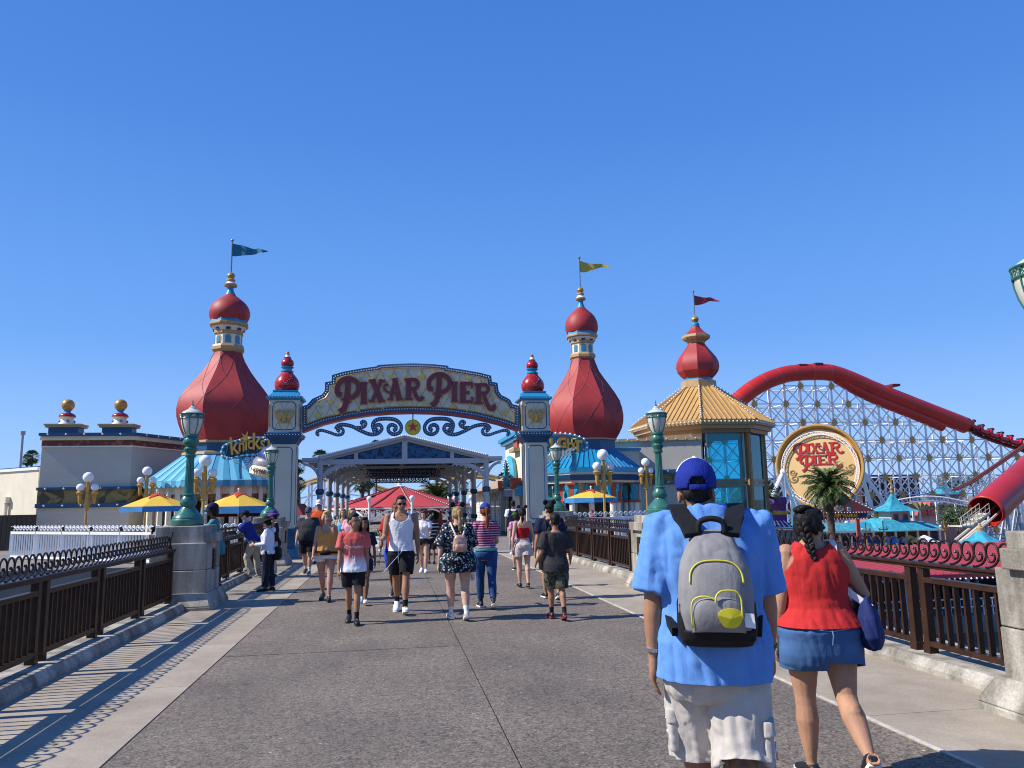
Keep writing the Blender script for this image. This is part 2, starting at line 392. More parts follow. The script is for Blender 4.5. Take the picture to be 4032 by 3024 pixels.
pedestal(PXR, PY[2], -1, 'far right concrete pedestal in front of the right gate pillar')

# ------------------------------------------------------------------ green lamp posts
def lamp_post():
    t = thing('street_lamp', 'x', 'street lamp', (0, 0, 0), group='green cast iron bridge lamps')
    b = MB(); b.lathe([(.265, 0), (.275, .02), (.275, .10), (.25, .13), (.255, .145), (.245, .16), (.215, .2), (.16, .25), (.135, .29), (.115, .31), (.105, .33), (.130, .36), (.145, .40), (.14, .44), (.108, .50), (.095, .52), (.112, .53), (.112, .55), (.09, .56)], n=28); b.build('base', LGREEN, t)
    b = MB(); b.lathe([(.084, .55), (.078, .8), (.067, 1.22)], n=48, flute=16, fd=.14)
    b.lathe([(.085, 1.21), (.095, 1.23), (.095, 1.25), (.08, 1.26), (.085, 1.29), (.115, 1.33), (.12, 1.36), (.09, 1.39), (.10, 1.41), (.135, 1.45), (.14, 1.49), (.11, 1.55), (.125, 1.565), (.13, 1.6), (.12, 1.61)], n=24); b.build('post', LGREEN, t)
    b = MB(); b.lathe([(.10, 1.605), (.13, 1.66), (.165, 1.75), (.185, 1.84), (.190, 1.92), (.185, 1.97)], n=24); lan = b.build('lantern_glass', LGLASS, t)
    b = MB()
    for k in range(8):
        a = 2*PI*k/8; c, s = math.cos(a), math.sin(a)
        b.tube([(c*r, s*r, z) for r, z in ((.105, 1.6), (.135, 1.66), (.17, 1.75), (.19, 1.84), (.197, 1.92), (.2, 1.98))], .007, 5)
    for z, r in ((1.905, .197), (1.985, .205)): b.tube([(r*math.cos(2*PI*k/24), r*math.sin(2*PI*k/24), z) for k in range(24)], .010, 6, closed=True)
    for k in range(24):
        a = 2*PI*k/24; e = 2*PI*(k+1)/24
        b.tube([(.2*math.cos(a), .2*math.sin(a), 1.91), (.203*math.cos(e), .203*math.sin(e), 1.98)], .005, 4); b.tube([(.2*math.cos(e), .2*math.sin(e), 1.91), (.203*math.cos(a), .203*math.sin(a), 1.98)], .005, 4)
    b.build('lantern_frame', LGREEN, t)
    b = MB(); b.lathe([(.19, 1.975), (.19, 1.99), (.165, 2.02), (.12, 2.05), (.075, 2.075), (.06, 2.09), (.062, 2.10), (.03, 2.125), (.02, 2.14)], n=24); cap = b.build('lantern_cap', mat('pale_lantern_cap', (.55, .57, .50), .35), t)
    b = MB(); b.lathe([(.02, 2.13), (.024, 2.15), (.010, 2.17), (.012, 2.19), (.004, 2.25)], n=10); b.build('finial', LGREEN, cap)
    return t
LZ = 1.385
lp = lamp_post()
lamps = [(PXL, PY[1], 'green fluted street lamp on the near left concrete pedestal'), (PXL, PY[2], 'smaller green street lamp in front of the left gate pillar'),
         (4.91, 4.98, 'green street lamp of which only the lantern edge shows at the right photo edge'), (PXR, PY[1], 'green fluted street lamp left of the gold-roofed tower'),
         (PXR, PY[2], 'small green street lamp in front of the right gate pillar')]
for i, (x, y, lb) in enumerate(lamps):
    o = lp if i == 0 else copy_tree(lp)
    o.location = (x, y, LZ+(.02 if i == 2 else 0)); o['label'] = lb

# ------------------------------------------------------------------ railings with scroll cresting
def scroll(cx, cy0, r, s):                                # one running-dog spiral, in (u, z)
    c_ = [(1.05,-1.02),(.45,-.98),(-.35,-.68),(-.88,-.12),(-.86,.48),(-.45,.90),(.05,1.0),(.55,.78),(.82,.25),(.70,-.28),(.32,-.55),(-.08,-.48),(-.34,-.18),(-.22,.12),(.04,.08)]
    return [(cx-s*p.x*r*.80, cy0+p.y*r) for p in spline([(a, b, 0) for a, b in c_], 3)]
def railing(x, y0, y1, label, s):
    t = thing('bridge_railing', label, 'railing', (x, y0, .13), group='brown iron railings of the bridge')
    Ln = y1-y0; nb = max(1, round(Ln/1.76)); bay = Ln/nb
    b = MB(); b.box((x-.055, y0, .955), (x+.055, y1, .985)); b.box((x-.075, y0, .985), (x+.075, y1, 1.012)); bevel(b.build('top_rail', BROWNP, t), .006)
    for k in range(nb+1):
        y = y0+k*bay
        for d in ((-.10, .10) if 0 < k < nb else ((.06,) if k == 0 else (-.06,))):
            m = MB(); m.cbox((x, y+d, .54), (.085, .085, .83)); m.cbox((x, y+d, .17), (.10, .10, .08)); bevel(m.build('post', BROWNP, t), .006)
        if k < nb:
            a, c_ = y+(.14 if k else .10), y+bay-(.14 if k < nb-1 else .10)
            m = MB(); m.box((x-.04, a, .815), (x+.04, c_, .865)); m.box((x-.04, a, .20), (x+.04, c_, .25))
            n = max(4, round((c_-a)/.128)); st = (c_-a)/n
            for i in range(1, n): m.cbox((x, a+i*st, .53), (.052, .026, .575))
            m.build('baluster_panel', BROWNP, t)
    m = MB(); pitch = .150; n = int((Ln-.5)/pitch); st = (Ln-.5)/n; r = .108; zc = 1.012+r+.012
    for i in range(n):
        cy = y0+.25+(i+.5)*st
        q = scroll(cy, zc, r, s); m.tube([(x, u, z) for u, z in q], .0105, 6); m.sph((x, q[-1][0], q[-1][1]), .015, 6)
    for y, q in ((y0+.12, 1), (y1-.12, -1)):
        m.tube(spline([(x, y-q*.1, 1.02), (x, y-q*.03, 1.10), (x, y-q*.06, 1.2), (x, y-q*.11, 1.24), (x, y-q*.12, 1.3)], 4), .012, 6)
        m.tube(spline([(x, y+q*.14, 1.22), (x, y+q*.04, 1.16), (x, y-q*.04, 1.06), (x, y-q*.0, 1.03), (x, y+q*.04, 1.06), (x, y+q*.02, 1.1)], 4), .011, 6)
        m.tube(spline([(x, y+q*.14, 1.03), (x, y+q*.05, 1.09), (x, y-q*.02, 1.17), (x, y+q*.03, 1.22), (x, y+q*.07, 1.19)], 4), .011, 6)
    m.build('scroll_cresting', IRON, t)
RXL, RXR = -3.64, 5.30
railing(RXL, 5.7, 13.96, 'near dark brown railing with scroll cresting along the left kerb', 1)
railing(RXL, 15.14, 23.46, 'farther left brown railing that people lean on behind the near pedestal', 1)
railing(RXR, 5.64, 13.96, 'near brown railing with scrolls behind the woman in the red top', -1)
railing(RXR, 15.14, 23.46, 'farther right brown railing between the two pedestals before the pavilion cafe', -1)
railing(RXL, -3.8, 4.5, 'brown railing on the left beside the camera, casting bar shadows', 1)
railing(RXR, -3.8, 4.46, 'brown railing on the right beside the camera', -1)
# ------------------------------------------------------------------ entrance gate
def letter_strokes(ch, big=False):
    # strokes in a unit box, x right, y up; (points, width as share of the box height)
    if ch == 'P' and big:
        return [([(.50,.90),(.47,.55),(.40,.22),(.30,.06),(.14,-.02)], .16), ([(.22,.50),(.06,.52),(.02,.66),(.10,.84),(.36,.97),(.66,.97),(.92,.84),(.97,.66),(.86,.50),(.66,.42),(.50,.44)], .14),
                ([(.22,.34),(.36,.38),(.62,.27)], .055), ([(.10,.06),(.22,-.0),(.36,.06)], .06)]
    if ch == 'P': return [([(.28,1),(.26,0)], .24), ([(.28,.92),(.70,.92),(.88,.72),(.70,.52),(.28,.52)], .18), ([(.02,.04),(.52,.04)], .09)]
    if ch == 'I': return [([(.5,1),(.5,0)], .25), ([(.08,.95),(.92,.95)], .10), ([(.08,.05),(.92,.05)], .10)]
    if ch == 'X': return [([(.2,1),(.8,0)], .23), ([(.8,1),(.2,0)], .15), ([(.0,.95),(.42,.95)], .09), ([(.62,.95),(1,.95)], .09), ([(.0,.05),(.38,.05)], .09), ([(.58,.05),(1,.05)], .09)]
    if ch == 'A': return [([(.58,1),(.36,0)], .13), ([(.56,1),(.82,0)], .23), ([(.44,.34),(.78,.34)], .10), ([(.22,.05),(.50,.05)], .09), ([(.66,.05),(1,.05)], .09), ([(.46,.36),(.28,.36),(.10,.46),(.04,.60),(.12,.72),(.24,.68)], .09)]
    if ch == 'R': return [([(.22,1),(.22,0)], .24), ([(.22,.93),(.60,.93),(.74,.74),(.60,.54),(.22,.54)], .16), ([(.48,.54),(.64,.18),(.78,.04),(.94,.06),(1.0,.16)], .17), ([(.0,.05),(.44,.05)], .09), ([(.0,.95),(.22,.95)], .09)]
    if ch == 'r': return [([(.22,1),(.22,.26)], .17), ([(.22,.95),(.58,.95),(.72,.80),(.58,.66),(.22,.66)], .12), ([(.46,.66),(.60,.34),(.74,.13),(.92,.07),(.99,.16),(.95,.24)], .14), ([(.0,.29),(.42,.29)], .07), ([(.0,.97),(.22,.97)], .07)]
    if ch == 'E': return [([(.24,1),(.24,0)], .25), ([(.05,.93),(.97,.93)], .13), ([(.90,.93),(.90,.72)], .09), ([(.24,.5),(.72,.5)], .12), ([(.05,.07),(.99,.07)], .13), ([(.92,.07),(.92,.29)], .09)]
    return []
def letter_poly(ch, box, big=False, grow=0.0, ws=1.):
    x0, y0, x1, y1 = box; h = abs(y1-y0); out = []
    for pts, wd in letter_strokes(ch, big):
        q = [(x0+(x1-x0)*x, y0+(y1-y0)*y, 0) for x, y in pts]
        w_ = wd*h*ws+2*grow
        if len(q) > 2: q = [(p.x, p.y, 0) for p in spline(q, 5)]
        a = V(q[0]); b = V(q[1]); d = (a-b).normalized()*grow; q[0] = tuple(a+d); a = V(q[-1]); b = V(q[-2]); d = (a-b).normalized()*grow; q[-1] = tuple(a+d)
        out.append(ribbon(q, w_))
    return out
def star_poly(cx, cy, r, rot=0., k=5, q=.42): return [(cx+(r if i % 2 == 0 else r*q)*math.sin(PI*i/k+rot), cy+(r if i % 2 == 0 else r*q)*math.cos(PI*i/k+rot)) for i in range(2*k)]

GY = 26.3; SX = V((1, 0, 0)); SZ = V((0, 0, 1))
zg = lambda x, y, Y=GY: (lambda p: (p.x, p.z))(P(1150+x/2.212, 1400+y/2.212, Y))
CREAMP = mat('sign_cream_panel', (.62, .58, .42), .55, var=.06)
MAROON = mat('maroon_letter_enamel', (.16, .008, .022), .3, var=.35, scale=28)
YSTAR = mat('yellow_star_paint', (.62, .50, .10), .4)
PGREY = mat('pillar_pale_paint', (.64, .575, .44), .6, var=.05, scale=2)
gate = thing('entrance_gate', 'arched entrance gate with maroon letters between two pale pillars topped by red onions', 'gate', (.74, 26.6, 0))
def pillar(cx):
    cy = 26.55; b = MB()
    b.box((cx-.38, cy-.38, .98), (cx+.38, cy+.38, 3.76)); b.box((cx-.485, cy-.485, 4.10), (cx+.485, cy+.485, 5.19))
    pl = bevel(b.build('pillar', PGREY, gate), .008)
    def fr(m, h, z0, z1, H): m.add([(cx-h, cy-h, z0), (cx+h, cy-h, z0), (cx+h, cy+h, z0), (cx-h, cy+h, z0), (cx-H, cy-H, z1), (cx+H, cy-H, z1), (cx+H, cy+H, z1), (cx-H, cy+H, z1)], [(0,3,2,1),(4,5,6,7),(0,1,5,4),(1,2,6,5),(2,3,7,6),(3,0,4,7)])
    m = MB(); fr(m, .39, 3.72, 3.80, .42); fr(m, .42, 3.80, 3.92, .50); fr(m, .55, 3.92, 3.99, .56); fr(m, .56, 3.99, 4.06, .58); fr(m, .55, 4.06, 4.12, .50); m.build('cornice', NAVY if False else BLUE, pl)
    m = MB(); fr(m, .49, 5.17, 5.22, .52); fr(m, .565, 5.22, 5.30, .575); fr(m, .53, 5.30, 5.47, .38); fr(m, .40, 5.47, 5.52, .40); m.build('cap', TEAL, pl)
    m = MB(); fr(m, .60, 0, .10, .60); fr(m, .56, .10, .34, .52); fr(m, .43, .34, .86, .43); fr(m, .47, .86, .97, .47); m.build('plinth', BLUE, pl)
    m = MB()
    for z, h in ((4.02, .585), (5.265, .578)):
        for k in range(13):
            u = -h+2*h*k/12
            m.bulb((cx+u, cy-h, z), .015)
            for s in (-1, 1): m.bulb((cx+s*h, cy+u, z), .015)
    m.build('bulbs', BULB, pl)
    m = MB()                                               # blue inlaid outlines and gold corner strips
    def outline(x0, x1, z0, z1, y, r, wd=.016):
        pts = [(x0+r, z0), (x1-r, z0), (x1-r*.35, z0+r*.35), (x1, z0+r), (x1, z1-r), (x1-r*.35, z1-r*.35), (x1-r, z1), (x0+r, z1), (x0+r*.35, z1-r*.35), (x0, z1-r), (x0, z0+r), (x0+r*.35, z0+r*.35)]
        m.tube([(x, y, z) for x, z in pts], wd, 4, closed=True)
    outline(cx-.37, cx+.37, 4.19, 5.11, cy-.487, .12); outline(cx-.27, cx+.27, 1.12, 3.62, cy-.382, .10)
    for s in (-1, 1):
        pts = [(cy-.27, 1.12), (cy+.27, 1.12), (cy+.27, 3.62), (cy-.27, 3.62)]; m.tube([(cx+s*.382, y, z) for y, z in pts], .016, 4, closed=True)
    m.build('inlay', BLUE, pl)
    m = MB()
    for s in (-1, 1): m.cbox((cx+s*.470, cy-.487, 4.66), (.035, .03, .74)); m.cbox((cx+s*.487, cy-.44, 4.66), (.03, .06, .74)); m.cbox((cx+s*.487, cy+.3, 4.66), (.02, .12, .74))
    for a, c_ in (((-.36, 4.9), (-.08, 4.2)), ((-.12, 5.1), (.30, 4.2)), ((.36, 4.9), (.08, 4.2)), ((.12, 5.1), (-.30, 4.2)), ((-.36, 5.02), (-.22, 4.78)), ((.36, 5.02), (.22, 4.78))):
        m.tube([(cx+a[0], cy-.487, a[1]), (cx+c_[0], cy-.487, c_[1])], .006, 4)
    m.build('gold_strip', GOLD, pl)
    m = MB()
    for s in (-1, 1):
        pp = [(s*.03, -.20), (s*.045, .02), (s*.10, .155), (s*.20, .175), (s*.265, .10), (s*.24, -.01), (s*.14, -.07), (s*.06, -.05)]
        m.prism(ribbon([(p.x, p.y, 0) for p in spline([(x, z, 0) for x, z in pp], 4)], .075), (cx, cy-.49-.002*s, 4.66), SX, SZ, .06+.004*s)
        m.prism([(s*.01, -.24), (s*.19, -.24), (s*.19, -.19), (s*.01, -.19)][::s], (cx, cy-.49, 4.66), SX, SZ, .055+.004*s)
        m.prism(ribbon([(s*.15, -.21, 0), (s*.13, -.08, 0)], .06), (cx, cy-.49, 4.66), SX, SZ, .052+.004*s)
    m.build('monogram_emblem', GOLD, pl)
    m = MB(); m.lathe([(.30, 5.52), (.37, 5.58), (.41, 5.70), (.41, 5.80), (.36, 5.94), (.26, 6.07), (.19, 6.16), (.17, 6.2)], (cx, cy, 0), 28)
    m.lathe([(.15, 6.37), (.20, 6.42), (.215, 6.49), (.19, 6.57), (.13, 6.64), (.09, 6.68)], (cx, cy, 0), 24); fin = m.build('finial', REDG, gate)
    m = MB(); m.lathe([(.19, 6.18), (.205, 6.20), (.205, 6.23), (.18, 6.24), (.15, 6.26), (.15, 6.31), (.20, 6.33), (.215, 6.36), (.16, 6.385)], (cx, cy, 0), 24); m.lathe([(.10, 6.67), (.125, 6.69), (.10, 6.71)], (cx, cy, 0), 20); m.build('ring', TEAL, fin)
    m = MB(); m.lathe([(.09, 6.705), (.075, 6.76), (.06, 6.80)], (cx, cy, 0), 16); m.build('tip_cone', WHITE, fin)
    m = MB(); m.lathe([(.075, 6.80), (.075, 6.82), (.045, 6.83), (.06, 6.86), (.045, 6.89), (.01, 6.91)], (cx, cy, 0), 14); m.build('tip_ball', GOLD, fin)
    m = MB()                                               # string of little lights on the onion
    for s in (-1, 1):
        for q in range(6):
            for k in range(12):
                t = k/11; z = 5.55+.6*t; a = q*PI/3+s*t*1.5
                r = (.34, .37, .39, .41, .415, .41, .39, .36, .32, .28, .235, .2)[k]
                m.bulb((cx+r*math.cos(a), cy+r*math.sin(a), z), .011)
    m.build('light_string', BULB, fin)
PCL, PCR = -3.48, 4.96
pillar(PCL); pillar(PCR)
# --- sign board
outl = [(88,652),(88,440),(130,428),(160,395),(175,378),(218,358),(262,338),(285,305),(288,232),(345,222),(347,170),(450,140),(600,113),(742,93),(745,82),(900,72),(1050,68),(1210,73),(1358,88),(1362,105),(1500,125),(1640,150),(1735,175),(1740,228),(1790,238),(1800,310),(1825,345),(1862,362),(1900,385),(1922,425),(1978,436),(1978,640)]
bot = [(1978,640),(1800,580),(1600,530),(1400,500),(1220,486),(1040,482),(860,487),(680,502),(480,533),(280,580),(88,652)]
SIGN = [zg(*p) for p in (outl+bot[1:-1])][::-1]
# outline is listed clockwise in z-up space, reverse gives counter-clockwise
if area2(SIGN) < 0: SIGN = SIGN[::-1]
def face(m, poly, y, d): m.prism(poly, (0, y, 0), SX, SZ, d)       # SX x SZ = -Y : extrudes towards the camera
m = MB(); face(m, SIGN, GY+.42, .42); board = m.build('sign_board', BLUE, gate)
m = MB(); yb = GY+.43
bl = [zg(*p) for p in bot]
for (a, c_) in zip(bl, bl[1:]): m.add([(a[0], GY-.0, a[1]-.004), (c_[0], GY-.0, c_[1]-.004), (c_[0], yb, c_[1]-.004), (a[0], yb, a[1]-.004), (a[0], GY, a[1]-.07), (c_[0], GY, c_[1]-.07), (c_[0], yb, c_[1]-.07), (a[0], yb, a[1]-.07)], [(0,1,2,3),(4,7,6,5),(0,4,5,1),(2,6,7,3)])
m.build('soffit', REDG, board)
INN = offset_poly(SIGN, .155)
m = MB(); face(m, INN, GY-.001, .02); m.build('cream_panel', CREAMP, board)
m = MB(); m.tube([(x, GY-.024, z) for x, z in INN], .018, 5, closed=True)
rx = [p[0] for p in INN]; lo, hi = min(rx), max(rx); zb = min(p[1] for p in INN)
for s in (-1, 1):
    k = -6
    while k < 24:
        x0 = lo+k*.47; run = None; pts = []
        for i in range(140):
            zz = zb+i*.018; xx = x0+s*(zz-zb)*.56+(0 if s > 0 else .6)
            if inside((xx, zz), INN): pts.append((xx, zz))
            else:
                if len(pts) > 8: m.tube([(pts[0][0], GY-.022, pts[0][1]), (pts[-1][0], GY-.022, pts[-1][1])], .008, 4)
                pts = []
        k += 1
m.build('gold_lattice', GOLD, board)
m = MB(); MID = offset_poly(SIGN, .075)
def resample(poly, step, closed=True):
    out = []; acc = 0; n = len(poly)
    for i in range(n if closed else n-1):
        a = V(poly[i]).to_2d(); c_ = V(poly[(i+1) % n]).to_2d(); L_ = (c_-a).length; t = acc
        while t < L_: out.append(a+(c_-a)*t/L_); t += step
        acc = t-L_
    return out
for p in resample(MID, .088): m.bulb((p.x, GY-.004, p.y), .026)
m.build('bulbs', BULB, board)
m = MB()
for i, (x, y, r) in enumerate(((335,405,30),(252,443,18),(230,522,36),(355,513,16),(395,440,15),(365,265,17),(585,195,17),(708,195,28),(790,160,16),(867,182,27),(997,175,16),(1128,182,40),(1353,168,14),(1452,208,13),(1535,207,26),(1635,235,16),(1720,280,12),(1742,370,26),(1770,420,14),(1853,498,36),(1770,525,16),(1907,543,16),(1160,408,26),(1398,442,24),(1522,478,14),(1585,465,14),(1000,423,14),(943,437,13),(790,457,14),(660,453,14),(575,473,26))):
    cx, cz = zg(x, y); m = MB(); m.prism(star_poly(cx, cz, r*.0042, .2*math.sin(i*2.1)), (0, GY-.021, 0), SX, SZ, .035); m.build('star', YSTAR, board)
def lettering(boxes, plane, parent, mf, mo, d0=.05, grow=.02, nm='letter', ws=1.):
    for ch, bx, big in boxes:
        a, c_ = plane(bx[0], bx[3]), plane(bx[2], bx[1]); B = (a[0], a[1], c_[0], c_[1])
        for mm, gr, dd, sn in ((mo, grow, d0*.6, 'outline'), (mf, 0., d0, '')):
            m = MB()
            for i, pl in enumerate(letter_poly(ch, B, big, gr, ws)): m.prism(pl, (0, plane.y, 0), SX, SZ, dd+.0022*i)
            if sn: ol = m.build(nm, mm, parent)
            else: m.build('letter_face', mm, parent)
class Plane:
    def __init__(s, f, y): s.f = f; s.y = y
    def __call__(s, x, y): return s.f(x, y)
lettering([('P',(388,200,588,488),True),('I',(592,233,660,422),False),('X',(668,213,810,408),False),('A',(795,203,968,393),False),('R',(978,203,1138,390),False),
           ('P',(1186,163,1378,432),True),('I',(1382,232,1446,408),False),('E',(1458,232,1575,418),False),('r',(1585,248,1755,488),False)], Plane(zg, GY-.024), board, MAROON, GOLD, .09, .020)
# --- scroll bracket under the sign
mid = 1053
SB = [([(234,692),(216,684),(222,660),(258,650),(330,670),(392,690),(436,680),(444,646),(414,628),(394,646),(414,662)], 24), ([(380,640),(398,612),(440,600),(520,615),(600,655),(680,685),(745,677),(782,636),(762,602),(726,612),(722,642),(750,650)], 30),
      ([(560,625),(620,622),(644,592),(624,570),(602,584),(616,602)], 24), ([(716,664),(702,600),(740,557),(830,548),(908,562),(950,612),(940,664),(890,685),(846,664),(838,626),(864,602),(900,614),(904,640),(880,652)], 30)]
m = MB(); mb = MB(); j = 0
for s in (0, 1):
    m = MB(); mb = MB()
    for pts, wd in SB:
        q = [zg((2*mid-x) if s else x, y, GY+.1) for x, y in pts]; sp = [(p.x, p.y, 0) for p in spline([(a, c_, 0) for a, c_ in q], 5)]
        m.prism(ribbon(sp, wd*.0040), (0, GY+.25+.002*j, 0), SX, SZ, .17+.004*j); j += 1
        for p in resample([(a, c_) for a, c_, _ in sp], .085, False): mb.bulb((p.x, GY+.07, p.y), .022)
    scb = m.build('scroll_bracket', BLUE, gate); mb.build('bulbs', BULB, scb)
c = zg(1053, 623, GY+.1)
m = MB()
def ydisc(m, cx, cz, prof, n=32):                          # lathe about the y axis
    vs = [(cx+r*math.cos(2*PI*k/n), y, cz+r*math.sin(2*PI*k/n)) for r, y in prof for k in range(n)]; L_ = len(prof)
    m.add(vs, [(i*n+k, i*n+(k+1) % n, (i+1)*n+(k+1) % n, (i+1)*n+k) for i in range(L_-1) for k in range(n)]+[tuple(range(n)), tuple((L_-1)*n+k for k in range(n))])
ydisc(m, c[0], c[1], [(.20, GY+.30), (.26, GY+.27), (.275, GY+.18), (.26, GY+.09), (.22, GY+.06)]); bd = m.build('star_ball', mat('bright_yellow_paint', (.66, .50, .03), .35), gate)
m = MB(); m.prism(star_poly(c[0], c[1], .185, 0, 5, .40), (0, GY+.062, 0), SX, SZ, .02); m.build('red_star', mat('bright_red_paint', (.55, .03, .015), .35), bd)
m = MB(); m.tube([(c[0], GY+.18, c[1]+.26), (c[0], GY+.18, c[1]+.52)], .02, 8); m.build('hanger_rod', IRON, bd)
# ------------------------------------------------------------------ onion dome pavilions
def zmap(x0, y0, s): return lambda x, y: (x0+x/s, y0+y/s)
def octa(m, prof, c, rot, n=8): m.lathe(prof, c, n, rot)
def pennant(parent, top, bot, pts, y, m, nm='flag'):       # pts: list of (x, ztop, zbot) world, waved in y
    b = MB(); vs = []; n = len(pts)
    for i, (x, zt, zb_) in enumerate(pts):
        yy = y+.07*math.sin(i*1.25)*(.4+i/n)
        vs += [(x, yy-.006, zt), (x, yy-.006, zb_), (x, yy+.006, zb_), (x, yy+.006, zt)]
    fs = []
    for i in range(n-1):
        a, c_ = 4*i, 4*i+4
        fs += [(a, a+1, c_+1, c_), (a+1, a+2, c_+2, c_+1), (a+2, a+3, c_+3, c_+2), (a+3, a, c_, c_+3)]
    fs += [(0, 3, 2, 1), (4*n-4, 4*n-3, 4*n-2, 4*n-1)]
    return b.add(vs, fs).build(nm, m, parent, 60)
def dome_sections(t, zf, axpx, Yc, cx, rot, secs, n=8):
    # secs: (part name, material, [(zoom y, zoom half width)], sides); zf maps zoom -> photo px
    k = mpp(*axpx, Yc)
    out = {}
    for nm, m, pr, nn in secs:
        b = MB(); lst = []
        for y, hw in pr:
            px, py = zf(0, y); z = P(axpx[0], py, Yc).z; lst.append((hw/zf.s*k, z))
        b.lathe(lst, (cx, Yc, 0), nn, rot); out[nm] = b.build(nm, m, t, 30 if nn > 8 else 20)
    return out
class ZF:
    def __init__(s, x0, y0, sc_): s.x0 = x0; s.y0 = y0; s.s = sc_
    def __call__(s, x, y): return s.x0+x/s.s, s.y0+y/s.s
def dome_strings(t, prof, c, rot, nm='light_string', turns=.55, cnt=8, rb=.018):
    m = MB(); Z = [z for r, z in prof]; z0, z1 = min(Z), max(Z); pr = sorted(((z, r) for r, z in prof))
    def rad(z):
        for (za, ra), (zb_, rb_) in zip(pr, pr[1:]):
            if za <= z <= zb_: return ra+(rb_-ra)*(z-za)/max(1e-6, zb_-za)
        return pr[-1][1]
    for s in (-1, 1):
        for q in range(cnt):
            pts = []
            for k in range(49):
                tt = k/48; z = z0+(z1-z0)*tt; a = rot+2*PI*q/cnt+s*tt*turns*2*PI/2
                f = ((a-rot) % (PI/4))-PI/8; r = rad(z)*math.cos(PI/8)/math.cos(f)+.012
                p = V((c[0]+r*math.cos(a), c[1]+r*math.sin(a), z)); pts.append(p)
                m.bulb(p, rb)
            m.tube(pts, .006, 3, cap=False)
    return m.build(nm, mat('dusty_light_string', (.30, .13, .12), .5), t)

# left dome cafe
zl = ZF(650, 900, 1.7466); YL = 40; cL = P(885, 1742, YL).x; rotL = R(-14)
t = thing('dome_shop', 'tall red onion dome shop with blue striped awning and teal flag left of the gate', 'building', (cL, YL, 0))
D = dome_sections(t, zl, (885, 1500), YL, cL, rotL, [
    ('dome', RED, [(848,96),(880,104),(920,121),(960,146),(1000,173),(1050,211),(1100,252),(1150,290),(1200,316),(1260,327),(1310,323),(1360,309),(1420,285),(1478,256)], 8),
    ('neck_base', TAN, [(808,104),(822,112),(842,112),(858,98)], 8), ('drum', IVORY, [(736,90),(810,92)], 8), ('drum_ring', TAN, [(712,96),(718,101),(730,101),(737,94)], 8),
    ('drum_flare', IVORY, [(668,124),(690,116),(702,104),(714,95)], 8), ('drum_cornice', TAN, [(655,126),(660,136),(672,136),(684,122)], 8), ('drum_band', TEAL, [(634,122),(657,127)], 8),
    ('upper_dome', RED, [(452,33),(466,44),(482,66),(500,90),(520,112),(545,127),(575,136),(600,136),(620,130),(640,120)], 16),
    ('spire_neck', TEAL, [(398,22),(418,20),(432,24),(446,31),(458,37)], 16), ('spire_flange', TAN, [(384,34),(392,46),(399,42),(404,24)], 16), ('spire_cone', IVORY, [(362,20),(370,26),(384,42)], 16),
    ('spire_ring', TAN, [(346,22),(352,30),(360,30),(364,22)], 16), ('spire_ball', GOLD, [(301,4),(304,12),(312,22),(326,28),(338,23),(347,12)], 16),
    ('blue_band', BLUE, [(1484,250),(1550,252)], 8), ('band_cornice', TAN, [(1468,252),(1474,266),(1486,268),(1490,252)], 8), ('band_sill', TAN, [(1544,255),(1550,276),(1566,280),(1572,252)], 8)])
def drum_windows(t, c, rot, r, z0, z1, wd, r2, za, zb_):
    for k in range(8):
        a = rot+PI/8+k*PI/4; n = V((math.cos(a), math.sin(a), 0)); u = V((-n.y, n.x, 0)); o = V(c)+n*(r*math.cos(PI/8)-.02)
        m = MB(); h = z1-z0
        def arch(w_, b0, b1): return [(-w_, b0), (w_, b0)]+[(w_*math.cos(PI*i/8), b1-w_+w_*math.sin(PI*i/8)) for i in range(9)]
        m.prism(arch(wd, z0, z1), o, u, SZ, .045); f = m.build('window', TAN, t)
        m = MB(); m.prism(arch(wd*.62, z0+.05*h, z1-.14*h), o, u, SZ, .06); m.build('pane', TEAL, f)
        m = MB(); o2 = V(c)+n*(r2*math.cos(PI/8)-.02); w2 = wd*.72; m.prism([(-w2, za), (w2, za), (w2*.9, za+(zb_-za)*.55), (w2*.3, za+(zb_-za)*.7), (0, zb_), (-w2*.3, za+(zb_-za)*.7), (-w2*.9, za+(zb_-za)*.55)], o2, u, SZ, .05); m.build('notch', NAVY, t)
def zat(zf, ax, y, Y): return P(ax, zf(0, y)[1], Y).z
kL = mpp(885, 1500, YL)/zl.s
drum_windows(t, (cL, YL, 0), rotL, 91*kL, zat(zl, 885, 800, YL), zat(zl, 885, 742, YL), 21*kL, 108*kL, zat(zl, 885, 711, YL), zat(zl, 885, 672, YL))
dome_strings(t, [(hw*kL, zat(zl, 885, y, YL)) for y, hw in [(848,96),(880,104),(920,121),(960,146),(1000,173),(1050,211),(1100,252),(1150,290),(1200,316),(1260,327),(1310,323),(1360,309),(1420,285),(1478,256)]], (cL, YL), rotL)
def flagpole(t, x, y, z0, z1, r=.035):
    m = MB(); m.tube([(x, y, z0), (x, y, z1)], r, 6); m.sph((x, y, z1+.05), .08, 8); return m.build('flagpole', mat('flagpole_grey', (.25, .26, .28), .35, metal=.6), t)
def flag_pts(zf, Y, pts): return [(P(*zf(x, a), Y).x, P(*zf(x, a), Y).z, P(*zf(x, c_), Y).z) for x, a, c_ in pts]
fx = P(*zl(486, 200), YL).x
flagpole(t, cL, YL, zat(zl, 885, 305, YL), zat(zl, 930, 88, YL))
off = cL-P(*zl(494, 140), YL).x
def shift(l, d): return [(x+d, a, c_) for x, a, c_ in l]
TFLAG = mat('teal_flag_cloth', (.007, .15, .235), .6, var=.2); YFLAG = mat('yellow_flag_cloth', (.62, .42, .06), .6, var=.2); RFLAG = mat('red_flag_cloth', (.36, .025, .035), .6, var=.2)
